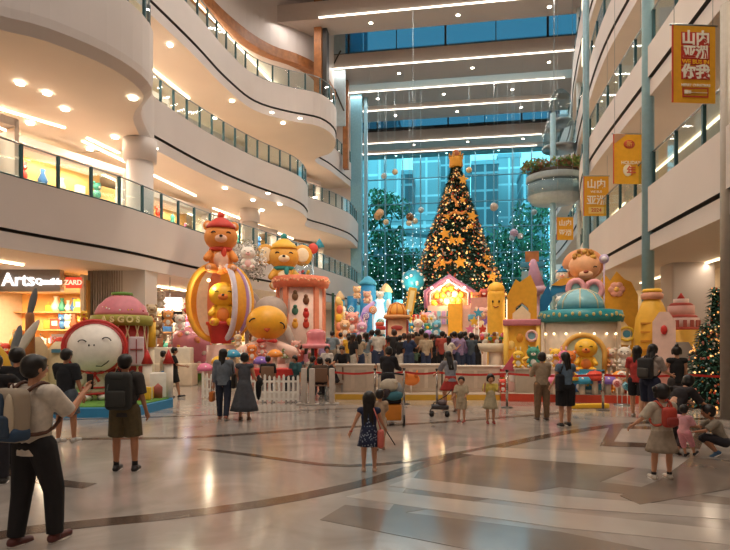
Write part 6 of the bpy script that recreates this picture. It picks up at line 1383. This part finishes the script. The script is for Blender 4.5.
# 4 man in black tee at far left
F = person(17, 8.0, 1.73, 0, 'man in black t-shirt with short hair behind the man in white', {'lt':2,'rt':-2,'lsf':35,'le':85,'lso':12,'rsf':10,'re':20,'lo':3}, skin='a', hair='short', top=dict(m=cloth('15161a'), sleeve=.42, loose=1.15, name='t_shirt'), legs=dict(m=cloth('23222a'), len=1), shoes='2a2624')
F = person(-6, 7.2, 1.66, 20, 'partly cut off person in dark top at the left photo edge', {'rsf':50,'re':70,'rso':20,'lsf':40,'le':80}, top=dict(m=cloth('1c1a1c'), sleeve=.42), legs=dict(m=cloth('23222a')))
# 5,6 couple behind platform
F = person(163, 18.2, 1.50, -60, 'woman in white top and blue shorts walking right of the platform', {'lt':8,'rt':-10,'rk':8,'rsf':30,'re':50}, female=True, hair='bob', top=dict(m=cloth('c4b8aa'), sleeve=.3), legs=dict(m=cloth('3f6e96'), len=.4, name='shorts'), vox=.016)
F = person(174, 18.0, 1.62, -70, 'man in black clothes and shorts beside the woman in blue shorts', {'lt':-10,'rt':14,'rk':4,'rsf':20,'re':60}, hair='short', skin='b', top=dict(m=cloth('191719'), sleeve=.4), legs=dict(m=cloth('151416'), len=.45, name='shorts'), vox=.016)
# 7,8 women walking away
F = person(223.5, 13.0, 1.64, 0, 'woman with long black hair in grey-blue blouse and dark jeans', {'lt':7,'rt':-9,'rk':16,'lsf':-4,'rsf':12,'re':18,'lso':8,'turn':-30}, female=True, hair='verylong', top=dict(m=cloth('69727c'), sleeve=.9, hem=-.03, loose=1.1, name='blouse'), legs=dict(m=cloth('22283a'), len=1), shoes='8a5a4a', vox=.012)
t = thing('handbag', 'orange handbag hanging at the left side of the woman in jeans', 'bag', at(F, F.arms[0][2]+Vector((-.03,-.02,-.28))), F.rz); MB().rbox((0,0,0), (.1,.26,.24), hm('c9702c', .6), .04).build('body', t); MB().tube([(0,-.08,.1),(0,-.06,.3),(.05,.0,.62),(.0,.06,.3),(0,.08,.1)], .01, hm('8a4a22'), 6).build('strap', t)
t = thing('shoulder_bag', 'black shoulder bag on the right of the woman in jeans', 'bag', at(F, F.sh[1]+Vector((.1,-.04,-.42))), F.rz); MB().rbox((0,0,0), (.1,.28,.34), black, .04).build('body', t); MB().tube([(0,-.09,.15),(-.06,0,.44),(0,.09,.15)], .012, black, 6).build('strap', t)
F = person(244.5, 12.9, 1.55, 0, 'woman with dark bobbed hair in a long grey sleeveless dress', {'lt':3,'rt':-3,'rsf':10,'re':30,'rso':14,'lso':10,'lsf':20,'le':50,'turn':10}, female=True, hair='bob', top=dict(m=cloth('4d4f56'), sleeveless=True, hem=.03), skirt=dict(m=cloth('44474e'), len=.38, flare=2.1, name='dress_skirt'), shoes='6a4a3c', vox=.012)
t = thing('black_jacket', 'black jacket carried over the arm of the woman in the grey dress', 'jacket', at(F, F.arms[1][2]+Vector((.02,.0,-.1))), F.rz); MB().ell((0,0,0), (.07,.1,.3), cloth('141316'), 10, 8).ell((.02,.02,.12), (.08,.12,.12), cloth('141316'), 10, 8).build('cloth', t)
# 9 girl in navy dress
F = person(369, 7.85, 1.13, -6, 'girl with long black hair in a navy patterned dress at the centre front', {'lt':2,'rt':2,'lo':3,'ro':3,'lsf':-6,'lso':24,'le':4,'rsf':20,'rso':16,'re':20}, child=True, hair='verylong', top=dict(m=cloth('26304e'), sleeveless=True, hem=.03), shoes='c9a58c', vox=.010)
dm_ = bpy.data.materials.new('navy_pattern'); dm_.use_nodes = True; q = dm_.node_tree; bb = q.nodes['Principled BSDF']; bb.inputs['Roughness'].default_value = .9
t_ = q.nodes.new('ShaderNodeTexCoord'); vo = q.nodes.new('ShaderNodeTexVoronoi'); vo.inputs['Scale'].default_value = 34; rr = q.nodes.new('ShaderNodeValToRGB'); rr.color_ramp.interpolation = 'CONSTANT'
rr.color_ramp.elements[0].color = (*hexc('9aa6b8'), 1); rr.color_ramp.elements[1].position = .32; rr.color_ramp.elements[1].color = (*hexc('232c48'), 1)
q.links.new(t_.outputs['Object'], vo.inputs['Vector']); q.links.new(vo.outputs['Distance'], rr.inputs[0]); q.links.new(rr.outputs[0], bb.inputs['Base Color'])
F.skirt(F.t, 'dress_skirt', dm_, .17, 1.35, True)
t = thing('shoulder_bag', 'coral pink bag hanging at the right hip of the girl in navy', 'bag', at(F, (.17,-.06,.48)), F.rz); MB().rbox((0,0,0), (.09,.14,.26), hm('cf6a5e', .6), .04).build('body', t); MB().tube([(0,0,.12),(-.05,-.03,.3),(-.1,0,.42),(-.06,.05,.3),(0,.03,.12)], .01, hm('cf6a5e'), 6).build('strap', t)
MB().tube([F.arms[0][2]+Vector((.02*math.cos(a), .02*math.sin(a), 0)) for a in (0,1.05,2.1,3.14,4.2,5.2)], .008, red, 6, True).build('bracelet', F.t)
o = MB().cone((0,0,0), .008, (.13,.05,-.22), .008, black, 6, 'ab').build('stick', None, at(F, F.arms[1][2]+F.arms[1][3]*.05), F.rz); tag(o, 'thin dark stick held low by the girl in navy', 'stick')
# child at stroller
F = person(380, 9.4, 1.02, 25, 'small boy in beige shirt between the girl in navy and the stroller', {'lsf':30,'le':50,'rsf':20,'re':40,'nod':14,'turn':-30}, child=True, hair='short', top=dict(m=cloth('b49a80'), sleeve=.45), legs=dict(m=cloth('c9b8a4'), len=.6, name='shorts'), shoes='8a6a5a', vox=.011)
# 10 woman pushing stroller
F = person(388, 15.0, 1.66, -20, 'person in black jacket and face mask behind the stroller', {'lsf':30,'le':45,'rsf':30,'re':45,'nod':18,'turn':40,'lean':4}, female=True, hair='bob', top=dict(m=cloth('1e1c22'), sleeve=.95, loose=1.18, name='jacket'), legs=dict(m=cloth('24222a')), vox=.013)
MB().ell(F.hp(0,.78,-.42), (F.hr*.5, F.hr*.26, F.hr*.36), hm('d8d4cf', .8), 12, 8, F.q).build('face_mask', F.t)
# stroller
t, L, k = px_thing('stroller', 'loaded stroller with an orange basket in front of the barrier', 'stroller', 391, 12.3, 0)
fr = hm('b9b4b0', .3)
for sx in (-.27, .27): MB().tube([(sx,.25,.16),(sx,-.0,.55),(sx,-.12,.95),(sx,-.2,1.1)], .016, fr, 8).build('frame_tube', t); MB().tube([(sx,-.3,.14),(sx,.0,.52),(sx,.2,.72)], .014, fr, 8).build('frame_tube', t)
MB().tube([(-.27,-.2,1.1),(-.1,-.25,1.13),(.1,-.25,1.13),(.27,-.2,1.1)], .02, black, 8).build('handlebar', t)
for i, (x, y) in enumerate(((-.28,-.3),(.28,-.3),(-.28,.28),(.28,.28))):
    o = MB().cyl((x-.02,y,.13), .125, .04, black, 18, rot=Euler((0,R(90),0))).build('wheel', t); MB().cyl((x-.025,y,.13), .06, .05, fr, 12, rot=Euler((0,R(90),0))).build('hub', o)
MB().rbox((0,0,.28), (.46,.46,.34), hm('d88428', .6), .03).build('basket', t)
MB().rbox((0,.03,.52), (.46,.42,.1), hm('2b2628', .8), .04).build('seat', t)
MB().lathe((0,.1,.62), [(.26,0),(.27,.12),(.2,.28),(.001,.34)], hm('8f9296', .8), 18, sy=.9).build('canopy', t)
for i, (x, y, z, r_, c, lab, nm) in enumerate(((-.05,-.12,.86,(.2,.17,.15),'c9bba6','beige bundle on top of the stroller','bundle'),(.05,-.2,.64,(.2,.12,.1),'3f7480','teal bag on the stroller seat','bag'),(-.12,-.24,.7,(.1,.08,.1),'3a3034','dark pouch on the left of the stroller seat','pouch'))):
    o = MB().ell((0,0,0), r_, hm(c, .85), 14, 9).ell((r_[0]*.4,0,r_[2]*.4), (r_[0]*.6,r_[1]*.8,r_[2]*.6), hm(c, .85), 12, 8).build(nm, None, t.location+Matrix.Rotation(YAW,3,'Z') @ Vector((x,y,z)), YAW); tag(o, lab, 'bag')
# 11 woman bending with red skirt
F = person(451, 14.4, 1.6, 15, 'woman with very long black hair and red skirt crouching by a toy trolley', {'lt':28,'lk':45,'rt':10,'rk':30,'lean':14,'lsf':40,'le':20,'rsf':35,'re':30,'nod':20}, female=True, hair='verylong', top=dict(m=cloth('8a8c94'), sleeve=.45), skirt=dict(m=cloth('a8322c'), len=.16, flare=1.7), shoes='6a4a3c')
t, L, k = px_thing('toy_trolley', 'small black toy trolley on four wheels left of the squatting woman', 'trolley', 438, 13.6, 0)
MB().tube([(-.2,0,.1),(-.1,0,.32),(.2,0,.5),(.34,0,.66)], .014, black, 6).build('handle', t); MB().rbox((.05,0,.22), (.42,.2,.1), hm('3a3436'), .03).build('body', t)
for x in (-.15,.22):
    for y in (-.1,.1): MB().cyl((x,y-.015,.06), .06, .03, black, 14, rot=Euler((R(90),0,0))).build('wheel', t)
MB().ell((.1,0,.33), (.12,.08,.08), hm('6a5a5c'), 10, 7).build('cushion', t)
F = person(461.5, 12.6, 1.03, 150, 'little boy in pale shirt beside the woman with the red skirt', {'lsf':15,'rsf':15,'le':60,'re':40,'turn':15}, child=True, hair='short', top=dict(m=cloth('b5a488'), sleeve=.45, hem=-.06, loose=1.15), legs=dict(m=cloth('b9a88e'), len=.45, name='shorts'), shoes='a8483c', vox=.011)
F = person(490.5, 12.4, 1.10, 178, 'little girl in cream dress with hands raised to her face', {'lsf':42,'le':112,'li':16,'lso':14,'rsf':42,'re':112,'ri':16,'rso':14,'nod':8}, child=True, hair='bob', top=dict(m=cloth('c9b254'), sleeve=.45, hem=.05), skirt=dict(m=cloth('b8ab8c'), len=.19, flare=1.5, chest=True, name='dress_skirt'), shoes='a83a34', vox=.011)
# 14,15 two women
F = person(542, 12.9, 1.56, 4, 'woman in beige blouse and brown trousers with folded arms', {'lt':1,'rt':-1,'lsf':30,'le':85,'li':20,'rsf':30,'re':80,'ri':20,'lo':2}, female=True, hair='bob', top=dict(m=cloth('a08c74'), sleeve=.7, hem=-.0, loose=1.05, name='blouse'), legs=dict(m=cloth('7a6048'), len=1, loose=1.05), shoes='5a4a40')
F = person(565.5, 12.0, 1.58, 8, 'woman with black backpack strap, blue top and black shorts', {'lt':-2,'rt':4,'lsf':10,'le':30,'rsf':38,'re':46,'rso':22,'turn':20,'nod':4}, female=True, hair='long', top=dict(m=cloth('5f7488'), sleeve=.2, loose=1.05), legs=dict(m=cloth('141317'), len=.5, loose=1.25, name='shorts'), shoes='171415')
t = thing('tote_bag', 'black tote bag on the left shoulder of the woman in blue', 'bag', at(F, F.waist+Vector((-.17,-.08,.0))), F.rz); MB().rbox((0,0,0), (.14,.22,.36), cloth('16171d'), .05).build('body', t); MB().tube([(0,0,.16),(.04,-.02,.3),(.09,.02,.42)], .012, black, 6).build('strap', t)
# 16 woman red/black, 17 dark hair w/ backpack (side), 18 black top with bun
F = person(637, 13.3, 1.72, -35, 'woman in red top and black shorts walking near the right barrier', {'lt':14,'lk':6,'rt':-10,'rk':10,'lsf':10,'le':30,'rsf':15,'re':40}, female=True, hair='long', top=dict(m=cloth('a83430'), sleeve=.35), legs=dict(m=cloth('17161c'), len=.42, name='shorts'), shoes='a89a90')
F = person(650, 12.4, 1.76, -55, 'tall long-haired woman in pale top carrying a dark backpack', {'lt':10,'rt':-6,'lsf':40,'le':30,'rsf':25,'re':45,'lean':8,'nod':12}, female=True, hair='long', top=dict(m=cloth('a3948a'), sleeve=.45), legs=dict(m=cloth('1b2038'), len=.5, loose=1.2, name='shorts'), shoes='b4a89c')
backpack(F, F.loc, F.rz, hm('2b2a2c', .8), 'dark grey backpack worn by the tall long-haired woman', .32, .46, .2, hm('4a4642', .8))
F = person(677, 13.0, 1.70, -8, 'person with a hair bun in black sleeveless top and shorts', {'lt':2,'rt':-3,'lsf':20,'le':60,'lso':14,'rsf':12,'re':30,'turn':-20}, female=True, hair='bun', top=dict(m=cloth('151416'), sleeveless=True), legs=dict(m=cloth('3a3432'), len=.5, name='shorts'), shoes='2a2624')
# 19 girl with red backpack
F = person(662, 7.42, 1.27, 2, 'girl in white shirt and pale skirt facing away at the right front', {'lt':2,'rt':2,'lo':5,'ro':7,'lsf':16,'lso':30,'le':26,'rsf':34,'rso':16,'re':34}, child=True, hair='pigtails', top=dict(m=cloth('b5a895'), sleeve=.48, loose=1.12), skirt=dict(m=cloth('9a8a78'), len=.2, flare=1.6), shoes='c9bdb0', vox=.010)
for hip, k, an, a in F.legs: MB().cyl(an+Vector((0,0,-.005)), .032, .05, cloth('2a2422'), 10).build('sock', F.t)
backpack(F, F.loc, F.rz, hm('b03a2a', .6), 'small red backpack on the girl in the white shirt', .19, .27, .12, hm('8c2a22', .6), hm('b8452f', .6))
# 20 leaning woman + child in pink behind girl
F = person(671, 9.1, 1.5, -70, 'black-haired woman bending over behind the girl with red backpack', {'lt':40,'lk':62,'rt':30,'rk':60,'lean':38,'lsf':50,'le':20,'rsf':40,'re':25,'nod':22}, female=True, hair='bob', top=dict(m=cloth('2a2426'), sleeve=.5), legs=dict(m=cloth('3a3032'), len=.9), shoes='1d1a1a')
F = person(684, 8.8, .86, -60, 'toddler in pink held beside the girl with red backpack', {'lt':20,'rt':35,'rk':10,'lsf':40,'le':30,'rsf':30,'re':40}, child=True, hair='short', top=dict(m=cloth('d89aa0'), sleeve=.5), legs=dict(m=cloth('d8909a'), len=.7), shoes='2a2426', vox=.010)
# 21 squatting at right edge
F = person(724, 8.9, 1.25, 70, 'dark-haired boy squatting at the right photo edge', {'lt':105,'lk':140,'rt':95,'rk':138,'lean':24,'lsf':50,'le':30,'rsf':55,'re':30,'nod':10}, child=True, skin='b', hair='short', top=dict(m=cloth('8f8474'), sleeve=.45), legs=dict(m=cloth('2c2a30'), len=.6), shoes='3a5a78', vox=.011)

# ---- seated group behind the posts
def chair(px, d, label, c, rz=0):
    t = thing('chair', label, 'chair', D(px, d), YAW+R(rz), 'chairs of the craft corner'); MB().rbox((0,0,.45), (.4,.4,.04), hm(c), .02).build('seat', t)
    MB().rbox((0,-.2,.78), (.42,.04,.42), hm(c), .02).build('backrest', t)
    for x in (-.17,.17):
        for y in (-.17,.17): MB().cyl((x,y,0), .015, .44, steel, 8).build('leg', t)
sit = {'lt':88,'lk':86,'rt':88,'rk':86,'pelvis':.56,'lo':6,'ro':6}
def sitter(px, d, rz, label, c, hair='short', chairc='7a5a44', **kw):
    chair(px, d, 'chair under the '+label.split(' sitting')[0].split(' leaning')[0], chairc, rz)
    p = dict(sit); p.update(kw.pop('pose', {}))
    return person(px, d, kw.pop('H', 1.6), rz, label, p, hair=hair, top=dict(m=cloth(c), sleeve=.5, loose=1.1), legs=dict(m=cloth('26242a'), len=1), vox=.018, group=None)
sitter(320, 17.3, 8, 'seated person in tan coat with back to the camera', '5a4636', 'bob', lean=0, pose={'lean':8})
sitter(336, 18.0, 100, 'person in patterned black shirt sitting by the cream post', '1e1c1e', 'short', pose={'lean':22,'nod':20,'rsf':40,'re':50})
sitter(309, 18.6, -80, 'dark-haired person in a green jacket sitting left of the posts', '33453c', 'bob', pose={'lean':10,'nod':15})
sitter(297, 19.4, 150, 'person in teal hooded top sitting behind the picket fence', '2f5a60', 'bob', pose={'lean':10,'nod':20})
sitter(268, 18.4, 5, 'dark-clad person sitting behind the picket fence before the yellow figure', '1c1a1c', 'short')
F = person(343, 18.9, 1.66, 170, 'man in black shirt standing over the seated group', {'lean':12,'nod':24,'lsf':30,'le':50,'rsf':40,'re':40}, hair='short', top=dict(m=cloth('1a181b'), sleeve=.5), legs=dict(m=cloth('1e1c22')), vox=.018)
F = person(327, 20.6, 1.62, 190, 'woman in white and black top standing behind the seated group', {'nod':15}, female=True, hair='bob', top=dict(m=cloth('c9c0b8'), sleeve=.5), legs=dict(m=cloth('1e1c22')), vox=.02)
# ---- the crowd
rg = random.Random(101)
HC = {'short':'short hair','long':'long hair','bob':'bobbed hair'}
POSES = [dict(lsf=10,le=20,rsf=5,re=15,turn=-20), dict(lsf=35,le=80,rsf=30,re=75,nod=10), dict(lsf=60,le=70,rsf=60,re=70,turn=10), dict(lsf=5,rsf=40,re=85,turn=30), dict(lt=10,rt=-10,rk=12,lsf=12,rsf=-8,re=10)]
MESHES = {}
def proto_fig(i, fem, child, hs, out):
    key = (i, fem, child, hs, out)
    if key in MESHES: return MESHES[key]
    tmp = bpy.data.objects.new('tmp', None); COL.objects.link(tmp)
    F = Fig(1.12 if child else (1.6 if fem else 1.7), POSES[i], child, fem); parts = {}
    o = F.body(SKIN['a'], .026, eyes=False).build('body', tmp); parts['body'] = o.data
    parts['hair'] = F.hair(tmp, hs, hairm, .024).data; parts['shirt'] = F.top(tmp, 'shirt', white, .42, -.03, .026, 1.08).data
    if out == 'skirt': parts['skirt'] = F.skirt(tmp, 'skirt', white, .2, 1.6).data
    elif out == 'shorts': parts['shorts'] = F.legs_(tmp, 'shorts', white, .5, .026, 1.15).data
    else: parts['trousers'] = F.legs_(tmp, 'trousers', white, 1, .026, 1.1).data
    for c in list(bpy.data.objects):
        if c.parent == tmp: bpy.data.objects.remove(c)
    bpy.data.objects.remove(tmp); MESHES[key] = parts; return parts
TOPC = [('d8cfc4','white'),('e8e0d4','cream'),('1d1b1e','black'),('4a5560','grey-blue'),('d8a32c','yellow'),('a8483c','red'),('c98a96','pink'),('7a8a94','grey'),('2c3a5c','navy'),('8a6a4c','brown'),('5f7a64','green'),('b9a58c','tan'),('9a86b0','lilac'),('d87a4a','orange')]
BOTC = [('1e1d22','black'),('34405c','denim'),('8a7c6a','khaki'),('c9bfb2','pale')]
used = {}
def crowd(px, d, where, z, rzr=(-50, 50), childp=.15, colour=None, hs=None):
    child = rg.random() < childp; fem = rg.random() < .5; i = rg.randrange(5); h_ = hs or (rg.choice(['long','bob']) if fem else 'short'); out = rg.choice(['trousers','trousers','shorts','skirt' if fem else 'shorts'])
    for _ in range(60):
        c = colour or rg.choice(TOPC); b = rg.choice(BOTC); key = (where, c[1], h_, child, out, b[1])
        if key not in used: break
        fem = rg.random() < .5; h_ = hs or (rg.choice(['long','bob']) if fem else 'short'); out = rg.choice(['trousers','shorts','skirt' if fem else 'shorts'])
    used[key] = 1; pm = proto_fig(i, fem, child, h_, out)
    lab = '%s in %s top, %s and %s %s, %s' % ('child' if child else ('woman' if fem else 'person'), c[1], HC[h_], b[1], out, where)
    t = thing('person', lab, 'person', D(px, d, z), YAW+R(rg.uniform(*rzr)), 'visitors crowding the display')
    s_ = rg.uniform(.95, 1.06); t.scale = (s_, s_, s_)
    for n, me in pm.items():
        o = bpy.data.objects.new(n, me); COL.objects.link(o); o.parent = t
        m = {'body': SKIN[rg.choice('ab')], 'hair': rg.choice([hairm, hairm, hairb]), 'shirt': cloth(c[0])}.get(n) or cloth(b[0])
        o.material_slots[0].link = 'OBJECT'; o.material_slots[0].material = m
    return t
T = dict(TOPC and [(n, (h, n)) for h, n in TOPC])
# nearer row, between the seated group and the stroller
for px, d, c, hs in ((353,19.2,'black','long'),(359,19.6,'tan','long'),(366,20.2,'grey','long'),(349,22,'yellow','short'),(372,21,'red','short'),(378,20.4,'white','bob'),(400,20.6,'black','short'),(394,22,'black','bob')):
    crowd(px, d, 'near the centre behind the cream counters', .46, colour=T[c], hs=hs, childp=0)
for k_ in range(14): crowd(404+k_*5.6+rg.uniform(-1,1), 20.6+rg.uniform(-.6,.9), 'in the front row before the playhouse', .46)
for k_ in range(13): crowd(408+k_*5.8+rg.uniform(-1.5,1.5), 23.2+rg.uniform(-.6,.6), 'in the second row before the playhouse', .46)
for k_ in range(12): crowd(410+k_*6+rg.uniform(-1.5,1.5), 26.4+rg.uniform(-.7,.7), 'in the third row before the playhouse', .46)
for k_ in range(9): crowd(334+k_*7.6+rg.uniform(-2,2), 24+rg.uniform(-.6,.6), 'left of the domed kiosk', .46)
for k_ in range(6): crowd(300+k_*7.5+rg.uniform(-2,2), 23.5+rg.uniform(-.8,.8), 'near the pink bonnet seat', 0)
for k_ in range(5): crowd(340+k_*13+rg.uniform(-2,2), 29+rg.uniform(-.6,.4), 'far back by the blue castle', .46)
crowd(176, 27, 'far left by the pink ball', 0); crowd(150, 20.5, 'by the shop right of the column', 0); crowd(58, 20.3, 'outside the gift shop', 0); crowd(40, 19.6, 'outside the gift shop', 0)
t = thing('balloon', 'round lilac balloon floating over the crowd', 'balloon', D(428, 25, 0)+Vector((0,0,CAMH+(340-334)*25/FOC)), YAW); MB().ell((0,0,.0), (.17,.17,.19), hm('b48ad0', .3), 14, 9).build('skin', t); MB().cyl((0,0,-.5), .005, .32, whitem, 4).build('string', t)
